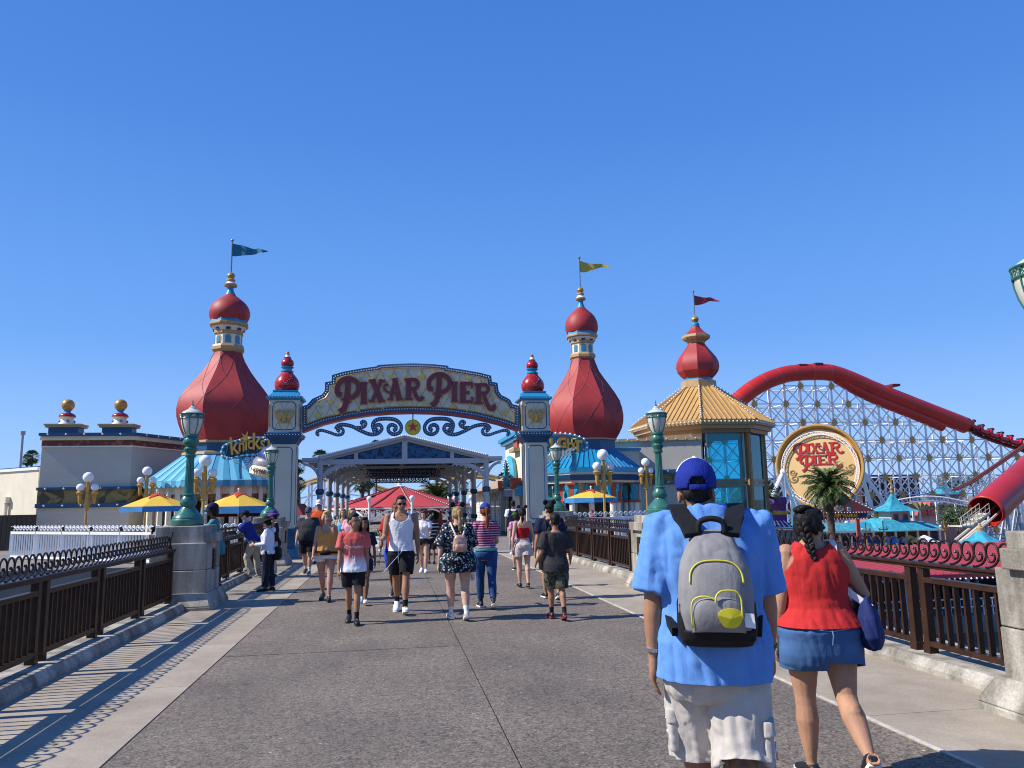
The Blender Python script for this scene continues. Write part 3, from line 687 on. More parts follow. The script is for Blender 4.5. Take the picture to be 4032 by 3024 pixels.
pennant(t, 0, 0, shift(flag_pts(zl, YL, [(497,104,190),(520,108,191),(545,112,188),(570,119,188),(600,130,186),(630,139,182),(650,141,177),(670,136,168),(690,141,165),(710,150,170),(742,156,159)]), off), YL, TFLAG)
# awning
AW = [mat('awning_light_blue', (.13, .44, .60), .7, var=.05, bump=.1, bscale=30), mat('awning_mid_blue', (.045, .27, .43), .7, var=.05, bump=.1, bscale=30)]
zt = P(885, 1797, YL).z; ze = P(885, 1893, YL-2.5).z; zv = P(885, 1919, YL-2.5).z
rt, rb_ = 252*kL*1.06, 292*mpp(885, 1885, YL)
aw = MB(); va = MB()
for k in range(8):
    a0, a1 = rotL+k*PI/4, rotL+(k+1)*PI/4
    def pt(r, f, z):
        A = V((math.cos(a0), math.sin(a0), 0))*r; B = V((math.cos(a1), math.sin(a1), 0))*r; p = A+(B-A)*f; return V((cL+p.x, YL+p.y, z))
    for i in range(9):
        f0, f1 = i/9, (i+1)/9; aw.cur = va.cur = (i+k) % 2
        aw.quad(pt(rt, f0, zt), pt(rt, f1, zt), pt(rb_, f1, ze), pt(rb_, f0, ze))
        sag = (ze-zv); n = 6; up = [pt(rb_+.01, f0+(f1-f0)*j/n, ze) for j in range(n+1)]; dn = [pt(rb_+.02, f0+(f1-f0)*j/n, ze-sag*(.62+.38*math.sin(PI*j/n))) for j in range(n+1)]
        for j in range(n): va.quad(up[j], up[j+1], dn[j+1], dn[j])
a_ = aw.build('awning', AW, t, None); v_ = va.build('valance', AW, a_, None)
for o in (a_, v_):
    md = o.modifiers.new('thickness', 'SOLIDIFY'); md.thickness = .02
# shop body below the awning
SID = mat('cream_siding', (.66, .60, .48), .7, var=.05)
tt, bb, N, L = nodes_of(SID); wv = tex(tt, 'Wave', 3.2, wave_type='BANDS', bands_direction='Z', wave_profile='SAW'); add_bump(SID, wv.outputs['Fac'], .6, .03)
m = MB(); m.lathe([(rb_*.62, -.1), (rb_*.62, ze+.2)], (cL, YL, 0), 8, rotL); m.build('wall', SID, t)
m = MB(); m.lathe([(rb_*.90, ze-.62), (rb_*.90, ze+.05)], (cL, YL, 0), 8, rotL); m.build('fascia', CREAM, t)
for k in range(8):
    a0 = rotL+k*PI/4; a1 = a0+PI/4
    for f in (0, .27, .5, .73):
        A = V((math.cos(a0), math.sin(a0), 0)); B = V((math.cos(a1), math.sin(a1), 0)); p = (A+(B-A)*f)*rb_*.915
        m = MB(); m.cbox((cL+p.x, YL+p.y, ze/2-.1), (.20, .20, ze), a0); m.build('post', IVORY, t)
    n = V((math.cos(a0+PI/8), math.sin(a0+PI/8), 0)); u = V((-n.y, n.x, 0)); o = V((cL, YL, 0))+n*(rb_*.62*math.cos(PI/8)-.02)
    for d in (-.72, .72):
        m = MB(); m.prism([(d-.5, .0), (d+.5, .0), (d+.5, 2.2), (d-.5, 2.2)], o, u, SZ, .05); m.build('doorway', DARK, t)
# garland of gold pennants under the fascia
m = MB()
for k in range(8):
    a0 = rotL+k*PI/4; a1 = a0+PI/4; A = V((math.cos(a0), math.sin(a0), 0))*rb_*.90; B = V((math.cos(a1), math.sin(a1), 0))*rb_*.90
    for i in range(12):
        p = A+(B-A)*(i+.05)/12; q = A+(B-A)*(i+.95)/12; c_ = (p+q)/2
        z = ze-.60; m.add([(cL+p.x, YL+p.y, z), (cL+q.x, YL+q.y, z), (cL+q.x, YL+q.y, z-.28), (cL+c_.x, YL+c_.y, z-.42), (cL+p.x, YL+p.y, z-.28)], [(0, 1, 2, 3, 4)])
o = m.build('gold_trim', mat('dark_gold_trim', (.20, .11, .02), .5, var=.5, scale=9), t, None); o.modifiers.new('thickness', 'SOLIDIFY').thickness = .02

# right dome cafe
zr = ZF(1900, 950, 1.7015); YR = 40; AXR = 2305; cR = P(AXR, 1740, YR).x; rotR = R(14); kR = mpp(AXR, 1500, YR)/zr.s
t = thing('dome_cafe', 'red onion dome cafe with blue metal roof and yellow flag right of the gate', 'building', (cR, YR, 0))
BIG = [(783,77),(830,90),(880,112),(930,145),(980,180),(1030,214),(1080,241),(1130,257),(1180,264),(1220,262),(1260,252),(1300,232),(1337,205)]
dome_sections(t, zr, (AXR, 1500), YR, cR, rotR, [
    ('dome', RED, BIG, 8), ('neck_base', TAN, [(757,80),(768,90),(784,90),(796,78)], 8), ('drum', IVORY, [(690,73),(760,74)], 8), ('drum_ring', TAN, [(674,78),(678,82),(690,82),(694,74)], 8),
    ('drum_flare', IVORY, [(648,102),(662,96),(676,78)], 8), ('drum_cornice', TAN, [(632,102),(638,110),(648,110),(656,98)], 8), ('drum_band', TEAL, [(608,100),(634,104)], 8),
    ('upper_dome', RED, [(446,28),(458,38),(474,56),(492,76),(515,95),(545,108),(575,112),(598,110),(616,102)], 16),
    ('spire_neck', TEAL, [(396,18),(415,17),(430,21),(448,29)], 16), ('spire_flange', TAN, [(382,27),(389,36),(395,33),(400,18)], 16), ('spire_cone', IVORY, [(360,17),(370,22),(384,35)], 16),
    ('spire_ring', TAN, [(348,18),(352,25),(358,25),(362,18)], 16), ('spire_ball', GOLD, [(308,4),(311,10),(318,18),(330,23),(341,19),(349,10)], 16),
    ('blue_band', BLUE, [(1336,198),(1408,200)], 8), ('band_cornice', TAN, [(1326,200),(1331,210),(1340,212),(1344,198)], 8)])
drum_windows(t, (cR, YR, 0), rotR, 73*kR, zat(zr, AXR, 750, YR), zat(zr, AXR, 698, YR), 17*kR, 88*kR, zat(zr, AXR, 675, YR), zat(zr, AXR, 642, YR))
dome_strings(t, [(hw*kR, zat(zr, AXR, y, YR)) for y, hw in BIG], (cR, YR), rotR)
flagpole(t, cR, YR, zat(zr, AXR, 312, YR), zat(zr, AXR, 118, YR))
pennant(t, 0, 0, shift(flag_pts(zr, YR, [(630,130,206),(655,138,207),(680,144,202),(705,150,194),(730,153,189),(750,150,180),(770,147,172),(790,151,172),(810,164,180),(833,175,179)]), cR-P(*zr(627, 160), YR).x), YR, YFLAG)
MROOF = mat('blue_metal_roof', (.015, .24, .44), .28, var=.1)
r0, r1 = 208*kR, 216*mpp(AXR, 1835, YR); z0, z1 = P(AXR, 1778, YR).z, P(AXR, 1836, YR-4).z
m = MB(); m.lathe([(r0, z0), (r1, z1), (r1, z1-.02), (r0*.9, z1-.05)], (cR, YR, 0), 8, rotR); rf = m.build('roof', MROOF, t, 20)
m = MB()
for k in range(8):
    a0, a1 = rotR+k*PI/4, rotR+(k+1)*PI/4
    for i in range(7):
        A = V((math.cos(a0), math.sin(a0), 0)); B = V((math.cos(a1), math.sin(a1), 0)); f = i/7; d = A+(B-A)*f
        m.beam((cR+d.x*r0, YR+d.y*r0, z0+.02), (cR+d.x*r1, YR+d.y*r1, z1+.02), .05, .06)
m.build('roof_seam', MROOF, rf, None)
zz = z1
for nm, rr0, rr1, h0, h1, mm in (('roof_fascia', r1*1.005, r1*1.005, .02, -.23, TEAL), ('cream_band', r1*.985, r1*.975, -.23, -.34, IVORY), ('blue_cornice', r1*1.0, r1*.95, -.34, -.62, BLUE), ('soffit_beam', r1*.93, r1*.92, -.62, -.74, CREAM)):
    m = MB(); m.lathe([(rr1-.5, z1+h1), (rr1, z1+h1), (rr0, z1+h0), (rr0-.5, z1+h0)], (cR, YR, 0), 8, rotR); m.build(nm, mm, t, 20)
m = MB(); m.lathe([(r1*.60, -.1), (r1*.60, z1-.6)], (cR, YR, 0), 8, rotR); m.build('wall', SID, t)
CAPT = mat('turquoise_carved_paint', (.02, .34, .46), .4, var=.35, scale=7); CAPR = mat('red_orange_paint', (.42, .06, .02), .45, var=.2)
for k in range(8):
    for rr, f in ((r1*.90, 0), (r1*.74, .5)):
        a0, a1 = rotR+k*PI/4, rotR+(k+1)*PI/4
        A = V((math.cos(a0), math.sin(a0), 0)); B = V((math.cos(a1), math.sin(a1), 0)); d = A+(B-A)*f
        x, y = cR+d.x*rr, YR+d.y*rr; zt_ = z1-.74; a = math.atan2(d.y, d.x)
        m = MB(); m.lathe([(.20, -.05), (.20, .2), (.155, .25), (.145, zt_-1.0)], (x, y, 0), 12); c0 = m.build('column', IVORY, t)
        m = MB(); m.cbox((x, y, zt_-.95), (.38, .38, .11), a); m.cbox((x, y, zt_-.04), (.50, .50, .08), a); m.cbox((x, y, zt_-.47), (.24, .24, .88), a); m.build('capital_core', CAPR, c0)
        m = MB(); n = V((math.cos(a), math.sin(a), 0)); u = V((-n.y, n.x, 0))
        for s in (-1, 1):
            pr = [(s*.20, -1.35), (s*.30, -1.36), (s*.38, -1.2), (s*.30, -1.0), (s*.34, -.8), (s*.46, -.55), (s*.50, -.25), (s*.42, -.12), (s*.2, -.12)]
            pr = [(q*.68, w*.66) for q, w in pr]; m.prism(pr[::s], (x-n.x*.12, y-n.y*.12, zt_), u, SZ, .24)
        m.build('capital_scroll', CAPT, c0)
for k in range(8):
    a = rotR+PI/8+k*PI/4; n = V((math.cos(a), math.sin(a), 0)); u = V((-n.y, n.x, 0)); o = V((cR, YR, 0))+n*(r1*.60*math.cos(PI/8)-.02)
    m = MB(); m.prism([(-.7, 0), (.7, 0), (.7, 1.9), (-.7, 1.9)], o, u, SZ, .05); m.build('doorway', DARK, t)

# gold roofed octagonal tower
YT = 45.6; AXT = 2761; cT = P(AXT, 1700, YT).x; kT = mpp(AXT, 1600, YT)/1.7015; rotT = R(22.5)
t = thing('octagonal_tower', 'octagonal glass tower with golden ribbed roof, red onion cupola and red flag', 'building', (cT, YT, 0))
zc = ZF(1900, 950, 1.7015)
dome_sections(t, zc, (AXT-10, 1400), YT, cT, rotT, [
    ('cupola_dome', RED, [(683,52),(700,62),(725,80),(755,104),(785,126),(815,138),(845,141),(875,134),(900,116),(924,90)], 8), ('cupola_band', TEAL, [(914,92),(942,94)], 8), ('cupola_collar', TAN, [(934,96),(940,114),(986,116),(990,108)], 8),
    ('cupola_bracket', TAN, [(628,80),(634,92),(650,94),(662,84),(676,60),(688,54)], 8), ('cupola_cap', RED, [(572,28),(585,34),(604,50),(620,70),(632,88)], 8), ('cupola_neck', TEAL, [(546,18),(552,26),(570,30),(576,28)], 12), ('cupola_ball', GOLD, [(501,4),(506,14),(514,22),(526,26),(538,21),(547,12)], 14)])
flagpole(t, cT, YT, zat(zc, AXT-20, 504, YT), zat(zc, AXT-25, 342, YT))
pennant(t, 0, 0, shift(flag_pts(zc, YT, [(1406,362,427),(1425,366,428),(1445,370,424),(1465,376,421),(1485,379,412),(1505,375,402),(1520,374,398),(1540,383,402),(1556,395,406),(1576,401,404)]), cT-P(*zc(1403, 380), YT).x), YT, RFLAG)
GROOF = mat('gold_metal_roof', (.57, .345, .115), .38, metal=.15, var=.08, scale=3)
BRN = mat('bronze_brown_paint', (.34, .17, .06), .4, var=.12)
ra, rb2 = 112*kT, 466*kT; za, zb2 = zat(zc, AXT, 986, YT), P(AXT, 1640, YT-5.3).z
m = MB(); m.lathe([(ra, za), (rb2, zb2), (rb2, zb2-.03), (rb2*.5, zb2-.06)], (cT, YT, 0), 8, rotT); rf = m.build('roof', GROOF, t, 20)
m = MB()
for k in range(8):
    a0, a1 = rotT+k*PI/4, rotT+(k+1)*PI/4; A = V((math.cos(a0), math.sin(a0), 0)); B = V((math.cos(a1), math.sin(a1), 0))
    for i in range(11):
        d = A+(B-A)*i/11; e = A+(B-A)*(i/11*.0+ (i/11)); wd = .05
        # ribs run straight up the slope, the outer ones stop where they meet the hip
        u = (B-A); mid_ = A+u*.5; off_ = (i/11-.5)*u.length*rb2
        nrm = mid_.normalized(); ud = u.normalized(); rin = max(ra, abs(off_)/math.tan(PI/8)/math.cos(PI/8)*1.0)
        q1 = nrm*rb2*math.cos(PI/8)+ud*off_; fr_ = min(1, max(0, (rin-ra)/(rb2-ra)))
        rr = ra+(rb2-ra)*fr_; zq = za-(za-zb2)*fr_
        q0 = nrm*rr*math.cos(PI/8)+ud*off_
        if fr_ < .97 and i: m.beam((cT+q0.x, YT+q0.y, zq+.02), (cT+q1.x, YT+q1.y, zb2+.03), wd, .07)
    m.beam((cT+A.x*ra, YT+A.y*ra, za+.03), (cT+A.x*rb2, YT+A.y*rb2, zb2+.03), .12, .10)
m.build('roof_rib', GROOF, rf, None)
m = MB()
for k in range(8):
    a0, a1 = rotT+k*PI/4, rotT+(k+1)*PI/4; A = V((math.cos(a0), math.sin(a0), 0)); B = V((math.cos(a1), math.sin(a1), 0))
    for i in range(14): d = (A+(B-A)*i/14)*(rb2+.09); m.bulb((cT+d.x, YT+d.y, zb2-.14), .065)
    for i in range(18): r_ = ra+(rb2-ra)*i/18; m.bulb((cT+A.x*r_, YT+A.y*r_, za+(zb2-za)*i/18+.14), .058)
m.build('bulbs', BULB, rf)
rw = 384*kT
for nm, r_o, h0, h1, mm in (('eave_fascia', rb2*1.004, -.02, -.28, TAN), ('eave_moulding', rb2*.955, -.28, -.52, TAN), ('eave_soffit', rb2*.90, -.52, -.74, BRN)):
    m = MB(); m.lathe([(r_o-1.2, zb2+h1), (r_o, zb2+h1), (r_o*1.01, zb2+h0), (r_o-1.2, zb2+h0)], (cT, YT, 0), 8, rotT); m.build(nm, mm, t, 20)
zw = zb2-.7
m = MB()
for k in range(8):
    a0, a1 = rotT+k*PI/4, rotT+(k+1)*PI/4; am = (a0+a1)/2
    if math.cos(am) < -.2 and math.sin(am) < .5:
        q0, q1 = [V((cT+math.cos(a)*rw*.97, YT+math.sin(a)*rw*.97, 0)) for a in (a0, a1)]; e0, e1 = [V((cT+math.cos(a)*rw*.92, YT+math.sin(a)*rw*.92, 0)) for a in (a0, a1)]
        m.add([q0, q1, q1+SZ*zw, q0+SZ*zw, e0, e1, e1+SZ*zw, e0+SZ*zw], [(0,1,2,3),(7,6,5,4),(0,4,5,1),(1,5,6,2),(2,6,7,3),(3,7,4,0)])
m.build('wall', CREAM, t, None)
m = MB(); m.lathe([(rw*.93, zw-.05), (rw*.93, zw+.1)], (cT, YT, 0), 8, rotT); m.build('ceiling', BRN, t)
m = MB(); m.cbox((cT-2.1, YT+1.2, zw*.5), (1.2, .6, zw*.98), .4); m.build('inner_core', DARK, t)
zm0, zm1 = P(2870, 1890, YT-4.0).z, P(2870, 1908, YT-4.0).z; zw1 = P(2870, 1683, YT-4.0).z
for k in range(8):
    a = rotT+PI/8+k*PI/4; n = V((math.cos(a), math.sin(a), 0)); u = V((-n.y, n.x, 0)); h = rw*math.sin(PI/8)
    if n.x < -.2 and n.y < .5: continue                                  # glazed towards the water only
    o = V((cT, YT, 0))+n*(rw*math.cos(PI/8)-.12)
    for z0, z1 in ((zm1+.05, zw1), (.25, zm0-.05)):
        m = MB(); m.prism([(-h*.83, z0), (h*.83, z0), (h*.83, z1), (-h*.83, z1)], o+n*.02, u, SZ, .13); gl = m.build('window', GLASSB, t)
        m = MB(); w_ = .07
        for p, q in (((-h*.83, z0), (h*.83, z0)), ((-h*.83, z1), (h*.83, z1)), ((-h*.83, z0), (-h*.83, z1)), ((h*.83, z0), (h*.83, z1))):
            m.beam(o+n*.15+u*p[0]+SZ*p[1], o+n*.15+u*q[0]+SZ*q[1], w_, w_, n)
        m.build('frame', mat('pale_window_frame', (.55, .45, .30), .5), gl)
    for z in (zm0-.02, zm1-.0):
        m = MB(); m.prism([(-h, z-.09), (h, z-.09), (h, z+.09), (-h, z+.09)], o, u, SZ, .19); m.build('transom', BRN, t)
for k in range(8):
    a = rotT+k*PI/4
    if math.cos(a) > -.35:
        m = MB(); m.cbox((cT+math.cos(a)*rw, YT+math.sin(a)*rw, zw/2), (.30, .30, zw), a); m.cbox((cT+math.cos(a)*rw*1.03, YT+math.sin(a)*rw*1.03, zw/2), (.14, .14, zw-.2), a); m.build('corner_post', BRN, t)
m = MB(); n = V((-.707, -.707, 0)); dp = V((cT, YT, 0))+V((math.cos(R(-157.5+45-10)), math.sin(R(-157.5+45-10)), 0))*rw*.99
m.tube(spline([(dp.x, dp.y, zw+.3), (dp.x, dp.y, zw-.15), (dp.x+.35, dp.y-.2, zw-.45), (dp.x+.45, dp.y-.26, zw-.8), (dp.x+.45, dp.y-.26, zw-2)], 4), .06, 8); m.build('downpipe', IVORY, t)

# ------------------------------------------------------------------ walls built along a path
def wall_layer(m, pts, z0, z1, off, th):                    # pts (x, y) left to right seen from the camera; off towards the camera
    n = len(pts); nm = []
    for a, c_ in zip(pts, pts[1:]): d = (V(c_)-V(a)).normalized(); nm.append(V((d.y, -d.x)))
    def o(i, k):
        a = nm[max(0, i-1)]; b = nm[min(i, n-2)]; v = a+b; v = v/max(.4, v.length_squared)*2; return V(pts[i])+v*k
    for i in range(n-1):
        A, B, C, D = o(i, off), o(i+1, off), o(i+1, off-th), o(i, off-th)
        m.add([(A.x, A.y, z0), (B.x, B.y, z0), (C.x, C.y, z0), (D.x, D.y, z0), (A.x, A.y, z1), (B.x, B.y, z1), (C.x, C.y, z1), (D.x, D.y, z1)], [(0,3,2,1),(4,5,6,7),(0,1,5,4),(2,3,7,6)]+([(3,0,4,7)] if i == 0 else [])+([(1,2,6,5)] if i == n-2 else []))
    return m
def path_bulbs(m, pts, z, off, step, r):
    for a, c_ in zip(pts, pts[1:]):
        a = V(a); c_ = V(c_); d = (c_-a).normalized(); q = V((d.y, -d.x))*off; L_ = (c_-a).length; k = int(L_/step)
        for i in range(k): p = a+d*(i+.5)*L_/k+q; m.bulb((p.x, p.y, z), r)
CAMO = mat('mottled_gold_frieze', (.25, .17, .05), .5)
tt, bb, N, L = nodes_of(CAMO); nn = tex(tt, 'Noise', 1.6, Detail=3, Distortion=1.2); rr_ = ramp(tt, [(.44, (.075, .055, .016)), (.47, (.17, .115, .03)), (.55, (.30, .21, .06))], 'LINEAR'); L.new(nn.outputs['Fac'], rr_.inputs[0]); L.new(rr_.outputs[0], bb.inputs['Base Color'])
FRZ = mat('red_scroll_frieze', (.22, .05, .03), .6)
tt, bb, N, L = nodes_of(FRZ); nn = tex(tt, 'Voronoi', 4.5, feature='SMOOTH_F1'); rr_ = ramp(tt, [(.25, (.30, .11, .06)), (.45, (.15, .03, .02))]); L.new(nn.outputs['Distance'], rr_.inputs[0]); L.new(rr_.outputs[0], bb.inputs['Base Color'])
z1_ = ZF(0, 1500, 2.0109)
YW = 40
A0 = P(*z1_(318, 700), YW).xy; A1 = P(*z1_(1034, 700), YW).xy; B1 = P(*z1_(1560, 700), 44.6).xy
pl = [tuple(A0), tuple(A1), tuple(B1)]
zz = lambda y: P(*z1_(680, y), YW).z
t = thing('pavilion_building', 'flat roofed cream building with a gold frieze and two gold ball finials at the left', 'building', (A0.x+4, YW+2, 0))
m = MB(); wall_layer(m, [(A0.x-.001, YW+9), *pl], -.2, zz(465), 0, 1.2); m.build('wall', GREYW, t, None)
m = MB(); wall_layer(m, pl, zz(1195)-1.2, zz(1002), .10, .3); o = m.build('siding', SID, t, None)
for nm, a, c_, of, mm in (('upper_ledge', 862, 840, .28, BLUE), ('gold_frieze', 968, 862, .12, CAMO), ('lower_ledge', 1000, 968, .30, BLUE), ('red_frieze', 514, 472, .05, FRZ), ('frieze_moulding', 524, 514, .08, IVORY), ('cornice', 470, 440, .26, CREAM), ('coping', 438, 416, .44, BLUE)):
    m = MB(); wall_layer(m, pl, zz(a), zz(c_), of, of+.3); o = m.build(nm, mm, t, None)
    if mm is BLUE:
        m = MB(); path_bulbs(m, pl, (zz(a)+zz(c_))/2, of+.02, .72, .06); m.build('bulbs', BULB, o)
for xf in (525, 945):
    c_ = P(*z1_(xf, 400), YW+.3); k = mpp(*z1_(xf, 400), YW+.3)/2.0109; x, y = c_.x, YW+.3; Z = lambda q: P(*z1_(xf, q), YW+.3).z
    m = MB(); m.cbox((x, y, (Z(420)+Z(375))/2), (220*k, .7, Z(375)-Z(420))); fb = m.build('finial', BLUE, t)
    m = MB(); m.cbox((x, y, Z(366)), (256*k, .95, Z(356)-Z(372))); m.cbox((x, y, Z(358)+.03), (270*k, 1.05, .08)); m.build('ledge', TAN, fb)
    m = MB(); m.lathe([(66*k, Z(354)), (64*k, Z(348)), (48*k, Z(325)), (44*k, Z(305)), (52*k, Z(292)), (60*k, Z(288))], (x, y, 0), 16); m.build('urn', IVORY, fb)
    m = MB(); m.lathe([(61*k, Z(288)), (62*k, Z(282)), (56*k, Z(268)), (40*k, Z(258)), (28*k, Z(254))], (x, y, 0), 16); m.build('dome_cap', REDG, fb)
    m = MB(); m.lathe([(28*k, Z(254)), (20*k, Z(246)), (26*k, Z(236)), (32*k, Z(228)), (24*k, Z(222))], (x, y, 0), 14)
    for a in (-.6, -1.6-.6, .9): m.sph((x+50*k*math.cos(a-.5), y+50*k*math.sin(a-.5), Z(322)), 11*k, 10)
    m.build('neck', TEAL, fb)
    m = MB(); m.sph((x, y, Z(192)), 48*k, 20); m.build('ball', GOLD, fb)
# low lit building at the far left
LB0 = P(150, 1900, 41.5).xy; LB1 = P(-330, 1900, 50).xy
t = thing('low_building', 'low sunlit cream building with a white coping at the left edge', 'building', (LB1.x, LB1.y, 0))
q = [tuple(LB1), tuple(LB0)]; zt_ = P(150, 1840, 41.5).z
m = MB(); wall_layer(m, q, -.3, zt_-.12, 0, 4.5); m.build('wall', CREAM, t, None)
m = MB(); wall_layer(m, q, zt_-.12, zt_+.02, .08, 4.6); m.build('coping', WHITE, t, None); m = MB(); wall_layer(m, q, zt_+.02, zt_+.07, .03, 4.5); m.build('roof_edge', BLUE, t, None)
d = (LB0-LB1).normalized(); n_ = V((d.y, -d.x)); p = LB1+(LB0-LB1)*.80+n_*.12
m = MB(); m.cbox((p.x, p.y, P(20, 1968, 42).z), (.32, .24, .3), math.atan2(d.y, d.x)); m.tube([(p.x, p.y, P(20, 1970, 42).z), (p.x, p.y, -.2)], .09, 8); m.build('downpipe', CREAM, t)
# weathered board fence below it
FENB = mat('weathered_fence_boards', (.055, .038, .026), .85)
tt, bb, N, L = nodes_of(FENB); nn = tex(tt, 'Noise', 3, (7, 7, .3), Detail=4); rr_ = ramp(tt, [(.3, (.035, .024, .017)), (.7, (.11, .08, .055))]); L.new(nn.outputs['Fac'], rr_.inputs[0]); L.new(rr_.outputs[0], bb.inputs['Base Color'])
f0 = P(132, 2100, 38.5); f1 = P(-420, 2100, 38.5)
t = thing('board_fence', 'dark weathered board fence below the low cream building at the left edge', 'fence', (f1.x, 38.5, 0))
m = MB(); x = f1.x; i = 0
while x < f0.x: m.box((x, 38.5-.004*(i % 2), -3), (x+.19, 38.56, P(60, 2032, 38.5).z-.03*((i*7) % 3)*.3)); x += .2; i += 1
m.build('boards', FENB, t, None)
m = MB(); m.box((f1.x, 38.46, P(60, 2032, 38.5).z-.02), (f0.x+.05, 38.6, P(60, 2032, 38.5).z+.05)); m.build('fence_rail', FENB, t, None)

# ------------------------------------------------------------------ wing between right dome and tower
w0 = P(2380, 1800, 43.2).xy; w1 = P(2762, 1800, 41.6).xy; pl = [tuple(w0), tuple(w1)]; zz = lambda y: P(2650, y, 41.9).z
t = thing('wing_building', 'plain cream wing joining the right dome cafe and the gold roofed tower', 'building', (w1.x-3, 43, 0))
m = MB(); wall_layer(m, pl, -.2, zz(1729), 0, 3); m.build('wall', GREYW, t, None)
m = MB(); wall_layer(m, pl, zz(1733), zz(1722), .12, .4); c_ = m.build('coping', TAN, t, None); m = MB(); path_bulbs(m, pl, zz(1727), .14, .5, .045); m.build('bulbs', BULB, c_)
for nm, a, b_, of, mm in (('upper_ledge', 1862, 1848, .25, BLUE), ('gold_frieze', 1893, 1862, .10, CAMO), ('lower_ledge', 1905, 1893, .25, BLUE), ('siding', 2150, 1905, .08, SID)):
    m = MB(); wall_layer(m, pl, zz(a), zz(b_), of, of+.3); o = m.build(nm, mm, t, None)
    if mm is BLUE: m = MB(); path_bulbs(m, pl, (zz(a)+zz(b_))/2, of+.02, .5, .045); m.build('bulbs', BULB, o)
x0, x1 = P(2405, 1800, 42.0).x, P(2518, 1800, 42.0).x
m = MB(); m.box((x0, 42.0, 0), (x1, 43.4, P(2500, 1772, 42.).z)); an = m.build('annex_wall', CREAM, t); m = MB(); m.box((x0-.05, 41.9, P(2500, 1775, 42.).z+.02), (x1+.08, 43.4, P(2500, 1766, 42.).z+.03)); m.build('annex_coping', TEAL, an)

# ------------------------------------------------------------------ shop signs
t = thing('shop_sign', 'arched blue bulb sign with gold letters knicks in front of the striped awning', 'sign', (P(960, 1800, 35.6).x, 35.6, 0))
zk = ZF(600, 1550, 3.687); YS = 35.6
def kp(x, y): p = P(*zk(x, y), YS); return (p.x, p.z)
arc_t = [(1020,905),(1005,850),(1020,790),(1060,745),(1150,710),(1300,668),(1450,645),(1600,640),(1750,640),(1900,660)]
arc_b = [(1900,900),(1750,880),(1600,880),(1450,885),(1300,900),(1180,930),(1120,945),(1040,935),(1020,905)]
m = MB(); pts = [kp(*p) for p in arc_t]; m.tube([(p.x, YS, p.z) for p in spline([(x, 0, z) for x, z in pts], 4)], .05, 6)
pb = [kp(*p) for p in arc_b]; m.tube([(p.x, YS, p.z) for p in spline([(x, 0, z) for x, z in pb], 4)], .05, 6)
for i in range(9):
    xx = 1100+i*80; a = kp(xx, 735-10*i if i < 6 else 655); b_ = kp(xx+(40 if i % 2 else -40), 905); m.tube([(a[0], YS+.02, a[1]), (b_[0], YS+.02, b_[1])], .025, 5)
m.tube([(kp(1270, 900)[0], YS+.1, kp(1270, 900)[1]), (kp(1270, 1140)[0], YS+.1, kp(1270, 1140)[1]-.3)], .07, 8)
fr_ = m.build('sign_frame', TEAL, t)
m = MB()
for p in resample(pts, .20, False): m.bulb((p.x, YS-.06, p.y), .055)
for p in resample(pb, .22, False): m.bulb((p.x, YS-.06, p.y), .04)
m.build('bulbs', BULB, fr_)
m = MB(); poly = [kp(*p) for p in ((1050,900),(1040,800),(1150,735),(1450,670),(1900,680),(1900,900),(1450,915),(1180,940))]
m.prism(poly if area2(poly) > 0 else poly[::-1], (0, YS+.12, 0), SX, SZ, .04); m.build('back_panel', NAVY, t)
GOLDL = mat('bright_gold_letter', (.62, .36, .05), .35, metal=.2)
for ch, x, y, h in (('k', 1205, 880, 265), ('n', 1305, 838, 150), ('i', 1372, 820, 150), ('c', 1432, 805, 150), ('k', 1515, 810, 255), ('s', 1605, 800, 150), ('k', 1725, 830, 250)):
    s_ = h/3.687*mpp(*zk(x, y), YS); a = -.22 if x < 1290 else -.05 if x < 1560 else .05
    text_part('letter', ch, s_*(1.35 if ch == 'k' else 1.75), GOLDL, fr_, (kp(x, y)[0], YS-.12, kp(x, y)[1]), ax=(math.cos(a)*1, 0, math.sin(-a)*.6), ay=(math.sin(a)*.6, 0, 1), depth=.05, bold=.012, sx=.72)
m = MB(); p = kp(1362, 640); m.prism(star_poly(p[0], p[1], .28, .3, 6, .3), (0, YS-.1, 0), SX, SZ, .06); m.build('spark', GOLDL, fr_)
m = MB()
for cx, cz, r, s in ((1225,985,38,1), (1480,930,60,1), (1370,945,45,-1), (1440,1010,42,1), (1365,1045,60,-1), (1420,1060,30,1)):
    pts = [kp(cx+s*r*(1-k/26)*math.cos(k*.42), cz+r*(1-k/26)*math.sin(k*.42)) for k in range(24)]; m.tube([(a, YS+.04, c_) for a, c_ in pts], .022, 5)
m.build('scrollwork', mat('pale_blue_paint', (.45, .60, .70), .5), t)
# snow globe ornament
g0 = kp(1640, 1130); t2 = thing('snow_globe_sign', 'blue snow globe ornament on a cream base reading HOME Sweet below the arched sign', 'sign', (g0[0]+.35, YS-.2, g0[1]))
x, y, z = g0[0]+.35, YS-.2, g0[1]; tl = Matrix.Rotation(R(14), 3, 'Y')
def tilt(o):
    for v in o.data.vertices: v.co = tl @ v.co
    return o
m = MB(); m.lathe([(.86, -.36), (.95, -.30), (.98, -.1), (.90, .06), (.80, .10)], (x, y, z), 32); tilt(m.build('globe_base', CREAM, t2))
m = MB(); m.sph((x, y, z+.42), .82, 28, 1, 1, .95); tilt(m.build('globe_glass', mat('deep_blue_globe', (.05, .075, .22), .12, var=.6, scale=2), t2))
m = MB(); m.sph((x-.1, y, z+.2), .835, 24, 1, 1, .66); tilt(m.build('snow_fill', mat('mauve_grey_snow', (.30, .27, .30), .3, var=.3, scale=4), t2))
